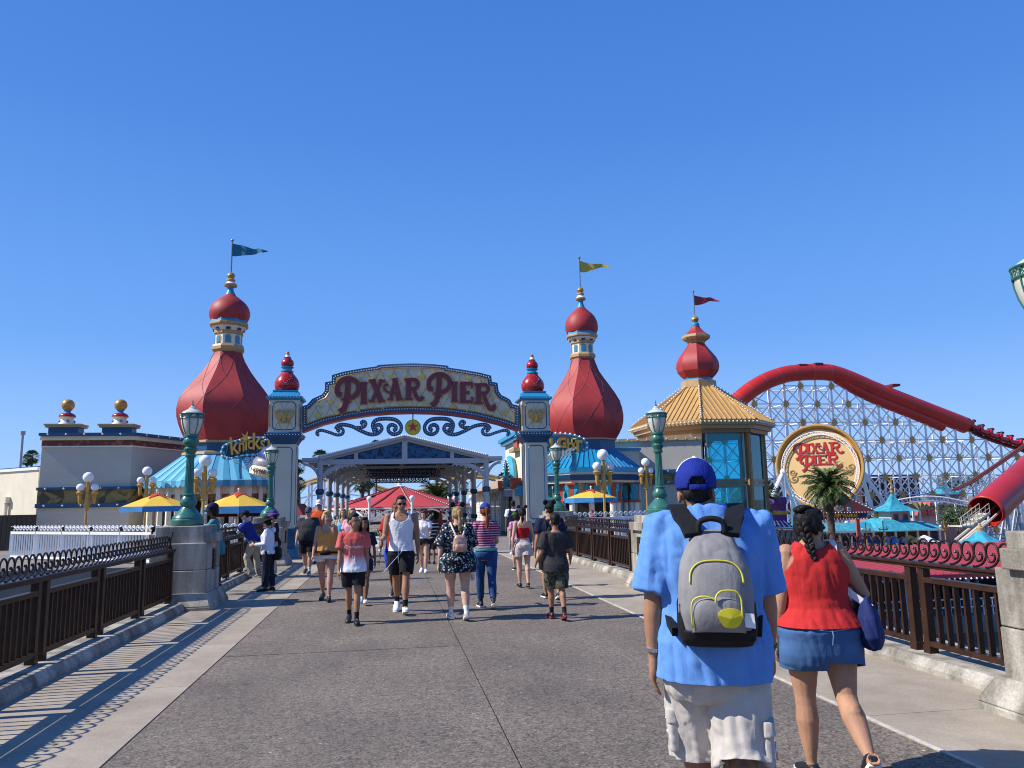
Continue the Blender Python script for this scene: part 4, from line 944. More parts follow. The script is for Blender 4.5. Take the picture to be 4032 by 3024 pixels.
tx = text_part('lettering', 'HOME Sweet H', .25, mat('brown_letter', (.10, .045, .02), .6), t2, (x, y-.99, z-.20), depth=.015, bold=.004)
for v in tx.data.vertices: v.co.y += .42*v.co.x**2
tilt(tx)
# lounge sign on the right
YG = 36.2; zs = ZF(2100, 1600, 3.016)
def lp_(x, y): p = P(*zs(x, y), YG); return (p.x, p.z)
t = thing('lounge_sign', 'arched blue bulb sign with gold capitals LIGHT above the right cafe roof', 'sign', (lp_(400, 500)[0], YG, 0))
top = [(40,395),(130,350),(220,335),(330,335),(430,345),(520,365),(590,395),(630,445),(640,490),(610,530)]; bt = [(610,530),(520,545),(400,540),(250,545),(100,560)]
m = MB(); q1 = [lp_(*p) for p in top]; m.tube([(p.x, YG, p.z) for p in spline([(a, 0, c_) for a, c_ in q1], 4)], .08, 6); q2 = [lp_(*p) for p in bt]; m.tube([(a, YG, c_) for a, c_ in q2], .06, 6)
for xx in (490, 250): a, b_ = lp_(xx, 545), lp_(xx, 690); m.tube([(a[0], YG+.1, a[1]), (b_[0], YG+.1, b_[1]-.3)], .12, 8)
for i in range(7): a, b_ = lp_(120+i*75, 375+(i-2)**2*2), lp_(150+i*70, 540); m.tube([(a[0], YG+.05, a[1]), (b_[0], YG+.05, b_[1])], .035, 5)
fr_ = m.build('sign_frame', TEAL, t)
m = MB()
for p in resample(q1, .24, False): m.bulb((p.x, YG-.1, p.y+.06), .07)
m.build('bulbs', BULB, fr_)
m = MB(); poly = [lp_(*p) for p in ((60,400),(230,350),(420,362),(560,400),(610,450),(600,530),(300,532),(60,540))]; m.prism(poly if area2(poly) > 0 else poly[::-1], (0, YG+.2, 0), SX, SZ, .05); m.build('back_panel', TEAL, t)
for ch, x, y, h in (('L', 130, 470, 85), ('I', 205, 480, 90), ('G', 335, 492, 115), ('H', 430, 495, 105), ('T', 515, 530, 125)):
    s_ = h/3.016*mpp(*zs(x, y), YG)*1.38; text_part('letter', ch, s_, GOLDL, fr_, (lp_(x, y)[0], YG-.18, lp_(x, y)[1]), depth=.07, bold=.035)
text_part('script_letters', 'Lounge', .80, IVORY, fr_, (lp_(235, 640)[0], YG-.2, lp_(235, 640)[1]), ax=(1, 0, .22), ay=(0, 0, 1), depth=.05, shear=.35, bold=.03)

# ------------------------------------------------------------------ parasols, globe lamps, white fences
UY = mat('yellow_canvas', (.72, .46, .04), .7, var=.04); UB = mat('blue_canvas', (.03, .22, .50), .7, var=.06); UR = mat('red_canvas', (.50, .045, .02), .7, var=.06)
def parasol(px, pyt, Y, rpx, drop, vd, label, z0=0.):
    c_ = P(px, pyt, Y); k = mpp(px, pyt, Y); r = rpx*k; zt = c_.z; ze = zt-drop*k; zv = ze-vd*k
    t = thing('parasol', label, 'parasol', (c_.x, Y, z0), group='yellow and blue cafe parasols'); n = 8; ro = R(10+px*.05)
    ang = [ro+2*PI*i/n for i in range(n)]; pt = lambda a, rr, z: V((c_.x+math.cos(a)*rr, Y+math.sin(a)*rr, z))
    m = MB(); f = .30
    for i in range(n):
        a, b_ = ang[i], ang[(i+1) % n]; T = V((c_.x, Y, zt))
        m.quad(pt(a, r, ze), pt(b_, r, ze), pt(b_, .04, zt), pt(a, .04, zt))
    cn = m.build('canopy', UY, t, None); cn.modifiers.new('thickness', 'SOLIDIFY').thickness = .012
    m = MB()
    for i in range(n):
        a, b_ = ang[i], ang[(i+1) % n]; sag = .93
        mid_ = (pt(a, r+.006, zv)+pt(b_, r+.006, zv))/2; mid_.z += .05*k*10
        m.quad(pt(a, r+.006, ze+.01), (pt(a, r+.006, ze+.01)+pt(b_, r+.006, ze+.01))/2, mid_, pt(a, r+.02, zv)); m.quad((pt(a, r+.006, ze+.01)+pt(b_, r+.006, ze+.01))/2, pt(b_, r+.006, ze+.01), pt(b_, r+.02, zv), mid_)
    va = m.build('valance', UB, t, None); va.modifiers.new('thickness', 'SOLIDIFY').thickness = .012
    m = MB()
    for i in range(5):                                      # red star lying on the canopy
        a = ro+2*PI*i/5
        def on(a_, q):
            j = (a_-ro) % (2*PI/n)-PI/n; rr = q*r; return pt(a_, rr, zt-(zt-ze)*q*math.cos(j)/math.cos(PI/n)+.035)
        m.add([V((c_.x, Y, zt+.03)), on(a-PI/5, .17), on(a, .45), on(a+PI/5, .17)], [(0, 1, 2, 3)])
    st = m.build('red_star', UR, cn, None); st.modifiers.new('thickness', 'SOLIDIFY').thickness = .01
    m = MB(); m.tube([(c_.x, Y, z0), (c_.x, Y, zt+.12)], .03, 8); m.sph((c_.x, Y, zt+.12), .05, 8)
    for i in range(n): m.beam(pt(ang[i], .05, zt-.04), pt(ang[i], r*.98, ze-.02), .02, .025)
    m.build('pole', WHITE, t)
parasol(618, 1944, 33, 136, 50, 20, 'yellow and blue parasol with a red star left of the near green lamp')
parasol(940, 1938, 32.5, 134, 56, 26, 'yellow and blue parasol behind the people leaning on the left railing')
parasol(2327, 1928, 33.5, 103, 33, 17, 'yellow and blue parasol in front of the right cafe columns')
LGOLD = mat('lamp_gold_paint', (.55, .31, .07), .35, metal=.25, var=.1)
def globe_lamp(px, py, Y, dpx, label, z0=0.):
    c_ = P(px, py, Y); k = mpp(px, py, Y); D_ = dpx*k; s = D_/.5; x, z = c_.x, c_.z
    t = thing('globe_lamp', label, 'street lamp', (x, Y, z0), group='gold lamps with white globes')
    m = MB(); m.lathe([(.10*s, z0), (.10*s, z0+.35), (.07*s, z0+.45), (.055*s, z-2.4*s)], (x, Y, 0), 12)
    m.lathe([(.06*s, z-1.62*s), (.12*s, z-1.58*s), (.10*s, z-1.5*s), (.14*s, z-1.35*s), (.11*s, z-1.15*s), (.09*s, z-.9*s), (.11*s, z-.6*s), (.08*s, z-.3*s), (.10*s, z-.24*s)], (x, Y, 0), 12)
    m.lathe([(.055*s, z-2.45*s), (.05*s, z-1.6*s)], (x, Y, 0), 12); po = m.build('post', LGOLD, t)
    m = MB(); m.sph((x, Y, z), .25*s, 20); m.build('globe', GLOBE, t, 180)
    for i in (0, 2):
        a = R(12)+i*PI/2; ca, sa = math.cos(a), math.sin(a); rr = .31*s
        m = MB(); m.tube(spline([(x, Y, z-1.4*s), (x+ca*rr*.5, Y+sa*rr*.5, z-1.3*s), (x+ca*rr*.95, Y+sa*rr*.95, z-1.0*s)], 4), .04*s, 6)
        m.lathe([(.05*s, z-1.32*s), (.08*s, z-1.2*s), (.10*s, z-.92*s), (.08*s, z-.9*s), (.17*s, z-.80*s), (.19*s, z-.74*s), (.12*s, z-.68*s)], (x+ca*rr, Y+sa*rr, 0), 12); ar = m.build('arm', LGOLD, t)
        m = MB(); m.sph((x+ca*rr, Y+sa*rr, z-.50*s), .19*s, 16); m.build('globe', GLOBE, ar, 180)
globe_lamp(348, 1879, 35, 40, 'gold lamp with white globes farthest left, before the gold frieze')
globe_lamp(580, 1855, 37, 36, 'gold lamp with white globes behind the left parasol')
globe_lamp(808, 1815, 30, 48, 'gold lamp with white globes half hidden by the near green lamp')
globe_lamp(2373, 1791, 31, 45, 'gold lamp with a large white globe before the right cafe')
globe_lamp(2541, 1820, 37, 33, 'gold lamp with white globes half hidden by the right green lamp')
WF = mat('white_fence_paint', (.80, .80, .79), .5, var=.03)
def white_fence(p0, p1, z, h, label, cresting=True, knobs=True, nm='picket_fence'):
    t = thing(nm, label, 'fence', (p0[0], p0[1], z), group='white terrace fences'); a = V((*p0, z)); b_ = V((*p1, z)); L_ = (b_-a).length; d = (b_-a)/L_; nb = max(1, round(L_/1.55))
    m = MB(); m.beam(a+SZ*h, b_+SZ*h, .12, .09); m.beam(a+SZ*.12, b_+SZ*.12, .08, .08); m.build('rail', WF, t)
    m = MB(); n = int(L_/.155)
    for i in range(n): p = a+d*(i+.5)*L_/n; m.beam(p+SZ*.12, p+SZ*h, .05, .03)
    m.build('pickets', WF, t, None)
    for i in range(nb+1):
        p = a+d*L_*i/nb; m = MB(); m.beam(p-SZ*.05, p+SZ*(h+.06), .11, .11); po = m.build('post', WF, t, None)
        if knobs: m = MB(); m.beam(p+SZ*(h+.061), p+SZ*(h+.13), .07, .07); m.sph(p+SZ*(h+.17), .075, 8); m.build('knob', IRON, po)
    if cresting:
        m = MB(); n = int(L_/.22)
        for i in range(n):
            c_ = a+d*(i+.5)*L_/n+SZ*(h+.16); m.tube([c_+d*(.10*(1-k/26)*math.cos(k*.5))+SZ*(.10*(1-k/26)*math.sin(k*.5)) for k in range(19)], .018, 4)
        m.build('scroll_cresting', WF, t)
e0 = P(45, 2150, 31.5).xy; e1 = P(600, 2150, 26.2).xy
ztop = P(330, 2095, 28.5).z
white_fence(tuple(e0), tuple(e1), ztop-1.02, .98, 'long white picket fence on the terrace beyond the near left railing')
white_fence((e1.x+.02, e1.y), (-4.6, 26.0), ztop-1.02, .98, 'short white fence behind the near left pedestal', True, True)
white_fence((6.1, 29.5), (12.3, 30.8), .02, .98, 'white scroll topped fence beyond the farther right railing', True, False)
DECK = mat('tan_deck_boards', (.34, .24, .16), .8)
tt, bb, N, L = nodes_of(DECK); wv = tex(tt, 'Wave', 4.0, wave_type='BANDS', bands_direction='X'); rr_ = ramp(tt, [(0, (.12, .08, .05)), (.12, (.36, .26, .18)), (1, (.42, .31, .22))]); L.new(wv.outputs['Fac'], rr_.inputs[0]); L.new(rr_.outputs[0], bb.inputs['Base Color'])
m = MB(); zf0 = ztop-1.05
q = [(e0.x-8, e0.y+.2), tuple(e0), tuple(e1), (-4.4, 25.8)]
wall_layer(m, [(x, y-.25) for x, y in q], zf0-.9, zf0-.02, 0, .2); wall_layer(m, [(x, y-.25) for x, y in q], zf0-.02, zf0+.01, .08, 3)
o = m.build('terrace_deck', DECK, None, None); o['kind'] = 'structure'
m = MB(); m.box((-60, 31.3, zf0-1), (-4.4, 60, zf0+.0)); o = m.build('terrace_paving', GRND, None, None); o['kind'] = 'structure'
# far antenna pole
a = P(83, 1800, 70); t = MB(); t.tube([(a.x, 70, 0), (a.x, 70, P(88, 1712, 70).z)], .10, 6); t.tube([(a.x-.0, 70, P(88, 1712, 70).z), (a.x, 70, P(88, 1712, 70).z+.3)], .2, 6); tag(t.build('mast', mat('mast_grey', (.35, .36, .37), .5)), 'thin grey mast rising behind the low cream building', 'mast')
# cream wing behind the right pillar
t = thing('shop_building', 'sunlit cream shop front with an arched blue entrance behind the right gate pillar', 'building', (5.2, 40, 0))
zs2 = ZF(1250, 1720, 2.765)
xs = P(2054, 1800, 41.5).x; xe = P(2135, 1800, 41.5).x; zt = P(*zs2(2060, 30), 42).z
m = MB(); m.box((xs, 41.5, -.1), (xe, 47.5, zt)); m.build('wall', CREAM, t)
m = MB(); m.box((xs-.25, 41.2, zt), (xe, 47.8, zt+.2)); m.box((xs-.4, 41.05, zt+.2), (xe, 48, zt+.42)); m.build('coping', TEAL, t)
m = MB(); m.box((xs-.12, 42.2, zt-.42), (xs+1.0, 43.6, zt-.02)); m.build('corbel', CAPR, t)
m = MB(); m.box((xs-.35, 42.0, zt-.62), (xs+.2, 43.8, zt-.44)); m.build('ledge', TAN, t)
n_ = V((-1, 0, 0)); 
m = MB(); ycen = 44.2
za_ = P(*zs2(2100, 250), 44).z
arc = [(math.cos(PI*i/16)*1.35, math.sin(PI*i/16)*1.55) for i in range(17)]
m.tube([(xs-.25, ycen+a, za_-1.5+b_) for a, b_ in arc], .20, 8); ar = m.build('entrance_arch', SKYB, t)
m = MB(); m.prism(arc, (xs-.02, ycen, za_-1.5), (0, -1, 0), SZ, .05); m.build('tympanum', GOLD, ar)
m = MB(); 
for a, b_ in resample([(a*1.0, b_) for a, b_ in arc], .22, False): m.bulb((xs-.47, ycen+a, za_-1.5+b_), .07)
m.build('bulbs', BULB, ar)
m = MB(); m.box((xs-.35, 41.3, za_-2.1), (xs, 47.6, za_-1.55)); m.build('blue_beam', TEAL, t)
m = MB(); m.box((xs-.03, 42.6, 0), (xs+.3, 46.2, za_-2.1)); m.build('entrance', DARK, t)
for y in (41.9, 46.8):
    m = MB(); m.cbox((xs-.3, y, 1.2), (.35, .35, 2.4)); c0 = m.build('column', IVORY, t); m = MB(); m.cbox((xs-.3, y, 2.7), (.55, .55, .6)); m.build('capital', CAPR, c0)
# long low wing with tan roof and arched shutters
t = thing('arcade_building', 'long low cream arcade with tan roof and white arched shutters behind the gate', 'building', (5.3, 56, 0))
xw = P(*zs2(1870, 700), 60).x; zt = P(*zs2(1770, 620), 66).z
m = MB(); m.box((xw+.3, 47.6, -.1), (xw+6, 72, zt)); m.build('wall', CREAM, t)
m = MB(); m.add([(xw-.5, 47.7, zt-.05), (xw-.5, 72.3, zt-.05), (xw+3.5, 72.3, zt+1.6), (xw+3.5, 47.7, zt+1.6), (xw-.5, 47.7, zt+.12), (xw-.5, 72.3, zt+.12), (xw+3.5, 72.3, zt+1.8), (xw+3.5, 47.7, zt+1.8)], [(0,1,2,3),(7,6,5,4),(0,4,5,1),(2,6,7,3),(0,3,7,4),(1,5,6,2)]); m.build('roof', TAN, t)
for i in range(9):
    y = 49.3+i*2.55; pts = [(-.95, 0), (.95, 0)]+[(.95*math.cos(PI*k/10), 1.9+.95*math.sin(PI*k/10)) for k in range(11)]
    m = MB(); m.prism(pts, (xw+.32, y, 0), (0, -1, 0), SZ, .10); o = m.build('shutter', WHITE, t)
    m = MB()
    for k in range(7): m.tube([(xw+.2, y, 1.9), (xw+.2, y+.9*math.cos(PI*k/6), 1.9+.9*math.sin(PI*k/6))], .035, 4)
    for k in range(8): m.cbox((xw+.2, y, .2+k*.23), (.04, 1.7, .05))
    m.build('slats', CREAM, o)
# ------------------------------------------------------------------ palms and shrubs
LEAF = mat('palm_frond_green', (.060, .095, .022), .55, var=.5, scale=1.3)
LEAF2 = mat('fan_palm_green', (.045, .085, .028), .6, var=.5, scale=1.5)
DRYL = mat('dry_palm_skirt', (.14, .10, .045), .8, var=.4)
BARK = mat('palm_bark', (.085, .062, .045), .9, var=.4, scale=5, bump=.6, bscale=12)
rnd = random.Random(3)
def frond(m, o, a, el, L, w, droop, n=11, leafl=.5):
    ca, sa = math.cos(a), math.sin(a); pts = []; p = V(o); e = el
    for i in range(n+1):
        pts.append(p.copy()); p = p+V((ca*math.cos(e), sa*math.cos(e), math.sin(e)))*(L/n); e -= droop/n*(.5+1.0*i/n)
    side = V((-sa, ca, 0))
    for i in range(n):
        p, q = pts[i], pts[i+1]; d = (q-p).normalized(); up = side.cross(d)
        m.add([p-side*w*.10, p+side*w*.10, q+side*w*.06, q-side*w*.06], [(0, 1, 2, 3)])
        if i == 0: continue
        l = leafl*(1-.75*abs(i/n-.45)**1.2)*rnd.uniform(.85, 1.15)
        for s in (-1, 1):
            for f in (.05, .38, .71):
                b = p+(q-p)*f; t_ = b+side*s*l*.72+d*l*.62-V((0, 0, 1))*l*rnd.uniform(.10, .45)+up*l*rnd.uniform(-.05, .25)
                k = w*.30; m.add([b-d*k, b+d*k, t_], [(0, 1, 2)])
def date_palm(px, py, Y, rpx, zb, label, nf=64, tr=.36):
    c_ = P(px, py, Y); r = rpx*mpp(px, py, Y); t = thing('palm_tree', label, 'palm tree', (c_.x, Y, zb), group='palm trees')
    m = MB(); n = 26
    m.lathe([(tr*1.25, zb), (tr*1.02, zb+.6)]+[(tr*(1+.10*(i % 2)), zb+.6+(c_.z-.8-zb-.6)*i/n) for i in range(1, n)]+[(tr*1.35, c_.z-.5), (tr*1.3, c_.z-.05), (tr*.5, c_.z+.25)], (c_.x, Y, 0), 12); m.build('trunk', BARK, t)
    m = MB()
    for i in range(nf):
        f = i/nf; el = R(82)-R(112)*f+rnd.uniform(-.1, .1)
        frond(m, (c_.x, Y, c_.z), i*2.39996+rnd.uniform(-.2, .2), el, r*rnd.uniform(1.0, 1.2), r*.075, rnd.uniform(.9, 1.5), 11, r*.30)
    m.build('crown', LEAF, t, None)
    m = MB()
    for i in range(16): frond(m, (c_.x, Y, c_.z-.1), i*2.39996, R(-35)+rnd.uniform(-.3, .1), r*.8, r*.06, 1.0, 8, r*.22)
    m.build('dry_fronds', mat('yellowing_fronds', (.17, .13, .035), .7, var=.4), t, None); return t
def fan_palm(px, py, Y, rpx, label, zb=0.):
    c_ = P(px, py, Y); r = rpx*mpp(px, py, Y); t = thing('fan_palm', label, 'palm tree', (c_.x, Y, zb), group='palm trees')
    m = MB(); m.tube([(c_.x, Y, zb), (c_.x+.1, Y, (zb+c_.z)/2), (c_.x, Y, c_.z)], [r*.17, r*.13, r*.12], 10); m.build('trunk', BARK, t)
    m = MB()
    for i in range(46):
        a = i*2.39996; el = R(80)-R(130)*i/46; d = V((math.cos(a)*math.cos(el), math.sin(a)*math.cos(el), math.sin(el))); o = V((c_.x, Y, c_.z)); h = o+d*r*.62; s = d.cross(V((0, 0, 1))); s = s.normalized() if s.length > .05 else V((1, 0, 0)); u = s.cross(d)
        m.tube([o, h], r*.012, 3, cap=False)
        for k in range(9):
            b = (k-4)*.30; tip = h+(d*math.cos(b)+s*math.sin(b))*r*.48+V((0, 0, -r*.14*rnd.uniform(.3, 1.5))); n_ = (s*math.cos(b)-d*math.sin(b))*r*.055
            m.add([h-n_*.4, h+(tip-h)*.55+n_, tip, h+(tip-h)*.55-n_], [(0, 1, 2, 3)])
    m.build('crown', LEAF2, t, None)
    m = MB()
    for i in range(30): a = i*2.4; m.add([(c_.x+math.cos(a)*r*.1, Y+math.sin(a)*r*.1, c_.z), (c_.x+math.cos(a+.5)*r*.32, Y+math.sin(a+.5)*r*.32, c_.z-r*.5), (c_.x+math.cos(a)*r*.2, Y+math.sin(a)*r*.2, c_.z-r*.95)], [(0, 1, 2)])
    m.build('dry_skirt', DRYL, t, None); return t
def leaf_blob(m, c, rx, ry, rz, n, s):
    for i in range(n):
        u = rnd.uniform(-1, 1); a = rnd.uniform(0, 2*PI); q = rnd.uniform(.55, 1.0)**.6; w_ = math.sqrt(1-u*u)
        lump = 1+.28*noise.noise(V((math.cos(a)*w_*2.1+c[0], math.sin(a)*w_*2.1, u*2.1)))
        p = V((c[0]+rx*q*lump*w_*math.cos(a), c[1]+ry*q*lump*w_*math.sin(a), c[2]+rz*q*lump*u))
        d1 = V((rnd.gauss(0, 1), rnd.gauss(0, 1), rnd.gauss(0, 1))).normalized(); d2 = d1.orthogonal().normalized(); k = s*rnd.uniform(.6, 1.3)
        m.add([p-d1*k, p+d2*k*.55, p+d1*k, p-d2*k*.55], [(0, 1, 2, 3)])
def bush_tree(px, py, Y, rxp, rzp, zb, label, n=2600, cat='tree', m_=None, nm='tree'):
    c_ = P(px, py, Y); k = mpp(px, py, Y); rx, rz = rxp*k, rzp*k; t = thing(nm, label, cat, (c_.x, Y, zb))
    m = MB(); m.tube([(c_.x, Y, zb), (c_.x+.1, Y, (c_.z+zb)/2), (c_.x, Y, c_.z)], [rx*.10, rx*.07, rx*.04], 8)
    for i in range(6): a = i*1.1; m.tube([(c_.x, Y, c_.z-rz*.5), (c_.x+math.cos(a)*rx*.6, Y+math.sin(a)*rx*.6, c_.z+rz*.2)], [rx*.04, rx*.015], 5)
    m.build('trunk', BARK, t)
    m = MB()
    for i in range(9):
        a = i*2.4; q = .0 if i == 0 else .52
        leaf_blob(m, (c_.x+rx*q*math.cos(a), Y+rx*q*math.sin(a), c_.z+rz*rnd.uniform(-.35, .4)), rx*.55, rx*.55, rz*.55, n//9, rx*.055)
    m.build('crown', m_ or mat('tree_leaf_green', (.050, .085, .022), .55, var=.55, scale=1.8), t, None); return t
fan_palm(1262, 1806, 75, 40, 'fan palm whose crown shows above the canopy at the left roof end')
fan_palm(1480, 1753, 95, 24, 'small fan palm crown just over the middle left slope of the canopy gable')
fan_palm(1172, 1838, 70, 34, 'fan palm crown immediately right of the left gate pillar')
fan_palm(1178, 1905, 85, 30, 'lower fan palm crown beside the left gate pillar')
fan_palm(1426, 1902, 84, 44, 'left fan palm of the pair standing behind the red tent roof')
fan_palm(1450, 1890, 90, 38, 'right fan palm of the pair standing behind the red tent roof')
fan_palm(1985, 1888, 80, 34, 'fan palm between the canopy and the sunlit cream shop front')
fan_palm(1826, 1915, 92, 26, 'fan palm behind the right canopy posts')
fan_palm(126, 1800, 75, 32, 'fan palm rising behind the cream building with gold balls')
fan_palm(108, 1812, 82, 26, 'lower fan palm beside the thin grey mast at the left')
date_palm(1720, 1962, 84, 84, 0, 'broad date palm rising behind the right side of the red tent roof', 60)

# ------------------------------------------------------------------ white canopy behind the gate
zc2 = ZF(1250, 1720, 2.765); YC = 40
def cp(x, y, Y=YC): p = P(*zc2(x, y), YC); return V((p.x, Y, p.z))
GPAN = mat('blue_fretwork_panel', (.01, .06, .16), .45)
tt, bb, N, L = nodes_of(GPAN); nn = tex(tt, 'Voronoi', 3.2, feature='SMOOTH_F1'); n2 = tex(tt, 'Noise', 2.2, Detail=2, Distortion=2.5)
rr_ = ramp(tt, [(.44, (.006, .020, .055)), (.48, (.012, .095, .21)), (.70, (.014, .115, .25))]); L.new(n2.outputs['Fac'], rr_.inputs[0]); L.new(rr_.outputs[0], bb.inputs['Base Color'])
xl, xr, xm = cp(30, 400).x, cp(1837, 400).x, cp(952, 0).x; xo1, xo2 = cp(-168, 300).x, cp(2010, 260).x
xm = (xl+xr)/2; zap = cp(958, 8).z; zch = (cp(60, 278).z+cp(1800, 255).z)/2; zpt = (cp(30, 242).z+cp(1835, 216).z)/2; zbr = cp(30, 520).z
CSTEEL = mat('canopy_grey_white_steel', (.44, .45, .465), .45, var=.06)
t = thing('canopy_pavilion', 'white steel canopy with a blue fretwork gable straddling the walk behind the gate', 'canopy', (xm, YC+8, 0))
YB = [YC, YC+6.2, YC+12.4, YC+18.6, YC+24.8]
def gz(x): return zap-(zap-zch-.12)*abs(x-xm)/((xr-xl)/2)
for i, y in enumerate(YB):
    m = MB()
    m.beam((xl, y, zch), (xr, y, zch), .22, .26 if i == 0 else .13)
    for s, xe in ((-1, xl), (1, xr)):
        m.beam((xm, y, zap-.08), (xe, y, gz(xe)-.02), .20, .20)
    for f in (.21, .5, .79): x = xl+(xr-xl)*f; m.box((x-.10-.04*(f == .5), y-.09, zch+.13), (x+.10+.04*(f == .5), y+.09, gz(x)-.12))
    tr_ = m.build('truss', CSTEEL, t)
    m = MB(); eps = .22
    for a, b_ in ((xl+.35, xl+(xr-xl)*.195), (xl+(xr-xl)*.225, xm-.13), (xm+.13, xl+(xr-xl)*.775), (xl+(xr-xl)*.805, xr-.35)):
        m.add([(a, y, zch+.13), (b_, y, zch+.13), (b_, y, gz(b_)-.12), (a, y, max(zch+.14, gz(a)-.12)), (a, y+.03, zch+.13), (b_, y+.03, zch+.13), (b_, y+.03, gz(b_)-.12), (a, y+.03, max(zch+.14, gz(a)-.12))], [(0,1,2,3),(7,6,5,4),(0,4,5,1),(1,5,6,2),(2,6,7,3),(3,7,4,0)])
    if i in (1, 3):
        f0 = MB(); f0.beam((xl+2.0, y, zch-.56), (xr-2.0, y, zch-.56), .07, .07); nf = 15
        for q in range(nf):
            cxq = xl+2.2+(xr-xl-4.4)*(q+.5)/nf; f0.tube([(cxq+.19*math.cos(PI*w_/6), y, zch-.31+.19*math.sin(PI*w_/6)) for w_ in range(12)], .03, 4, closed=True); f0.tube([(cxq+.08*math.cos(PI*w_/4), y, zch-.31+.08*math.sin(PI*w_/4)) for w_ in range(8)], .028, 4, closed=True)
            f0.beam((cxq+.22, y, zch-.54), (cxq+.36, y, zch-.10), .05, .04); f0.beam((cxq+.36, y+.01, zch-.54), (cxq+.22, y+.01, zch-.10), .05, .04)
        f0.build('fretwork_valance', NAVY, tr_, None)
    m.build('gable_panel', GPAN, tr_)
    for s, x, xo in ((1, xl, xo1), (-1, xr, xo2)):
        m = MB(); m.tube([(x, y, 0), (x, y, zpt)], .14, 10); m.lathe([(.16, 0), (.16, .5)], (x, y, 0), 10); m.sph((x, y, zpt), .17, 8); po = m.build('post', CSTEEL, t)
        m = MB(); m.lathe([(.16, zbr-.5), (.22, zbr-.42), (.22, zbr-.28), (.15, zbr-.22)], (x, y, 0), 12); m.build('collar', BLUE, po); m = MB(); m.lathe([(.15, zbr-1.95), (.20, zbr-1.9), (.20, zbr-1.75), (.15, zbr-1.7)], (x, y, 0), 12); m.build('collar', BLUE, po)
        w_ = abs(xr-xl)*.205; h = zch-.1-zbr
        m = MB()
        arc = [(x+s*(w_-w_*math.cos(k*PI/24)), y, zbr+h*math.sin(k*PI/24)) for k in range(13)]; arc[-1] = (arc[-1][0], y, zch-.12)
        for a, b_ in zip(arc, arc[1:]): m.beam(a, b_, .13, .20)
        w2 = abs(xo-x)*.92; arc2 = [(x-s*(w2-w2*math.cos(k*PI/20)), y, zbr+h*math.sin(k*PI/20)) for k in range(11)]
        for a, b_ in zip(arc2, arc2[1:]): m.beam(a, b_, .11, .14)
        m.beam((x, y, zch+.02), (xo, y, zch+.06), .12, .14)
        br = m.build('curved_brace', CSTEEL, t)
        if i == 0:
            m = MB()
            for p in arc[1:]: q = V(p); m.bulb((q.x+s*.04, y-.1, q.z-.13), .045)
            m.build('bulbs', BULB, br)
m = MB()
for s, xe in ((-1, xl), (1, xr)):
    m.add([(xm, YC-.25, zap), (xe-s*.05, YC-.25, gz(xe)+.02), (xe-s*.05, YB[-1]+.3, gz(xe)+.02), (xm, YB[-1]+.3, zap), (xm, YC-.25, zap+.09), (xe-s*.05, YC-.25, gz(xe)+.10), (xe-s*.05, YB[-1]+.3, gz(xe)+.10), (xm, YB[-1]+.3, zap+.09)], [(0,1,2,3),(7,6,5,4),(0,4,5,1),(1,5,6,2),(2,6,7,3),(3,7,4,0)])
    xo = xo1 if s < 0 else xo2
    m.box((min(xo, xe+s*.12), YC-.1, zch+.10), (max(xo, xe+s*.12), YB[-1]+.2, zch+.17))
m.build('roof', mat('dark_roof_deck', (.022, .024, .034), .6), t)
m = MB()
for s, xe in ((-1, xl), (1, xr)):
    m.beam((xm, YC-.28, zap+.05), (xe, YC-.28, gz(xe)+.06), .07, .16); xo = xo1 if s < 0 else xo2; m.box((min(xo, xe+s*.12), YC-.16, zch+.08), (max(xo, xe+s*.12), YC-.11, zch+.21))
rb = m.build('barge_board', CSTEEL, t); m = MB()
for s, xe in ((-1, xl), (1, xr)):
    for k in range(44): f = (k+.5)/44; m.bulb((xm+(xe-xm)*f, YC-.34, zap+.10+(gz(xe)+.06-zap)*f), .06)
m.build('bulbs', BULB, rb)

# ------------------------------------------------------------------ red tent behind it
YT2 = 77; ap = P(*zc2(895, 545), YT2); k = mpp(1574, 1960, YT2); Rt = 285*k; zev = P(*zc2(895, 765), YT2-Rt*.9).z
TENT = mat('red_tent_canvas', (.50, .045, .04), .65, var=.06, bump=.15, bscale=4)
t = thing('tent_pavilion', 'round red canvas tent roof on a white lattice frame beyond the canopy', 'tent', (ap.x, YT2, 0)); n = 12; ro = R(8)
m = MB(); m.lathe([(Rt, zev-.02), (Rt, zev+.02), (Rt*.55, zev+(ap.z-zev)*.43), (.28, ap.z), (.2, ap.z)], (ap.x, YT2, 0), n, ro); rf = m.build('roof', TENT, t, 20)
m = MB()
for i in range(n):
    a = ro+2*PI*i/n; c_, s_ = math.cos(a), math.sin(a)
    m.beam((ap.x+c_*Rt, YT2+s_*Rt, zev+.04), (ap.x+c_*Rt*.55, YT2+s_*Rt*.55, zev+(ap.z-zev)*.43+.05), .22, .08); m.beam((ap.x+c_*Rt*.55, YT2+s_*Rt*.55, zev+(ap.z-zev)*.43+.05), (ap.x+c_*.28, YT2+s_*.28, ap.z+.03), .18, .08)
m.build('seam', mat('dark_red_seam', (.22, .03, .03), .6), rf)
m = MB()
for i in (9, 10):
    a = ro+2*PI*i/n; c_, s_ = math.cos(a), math.sin(a)
    for k_ in range(26): f = k_/26; r_ = Rt*(1-f); z = zev+(ap.z-zev)*(f/.45*.43 if f < .45 else .43+.57*(f-.45)/.55); m.bulb((ap.x+c_*r_, YT2+s_*r_, z+.13), .06)
m.build('bulbs', BULB, rf)
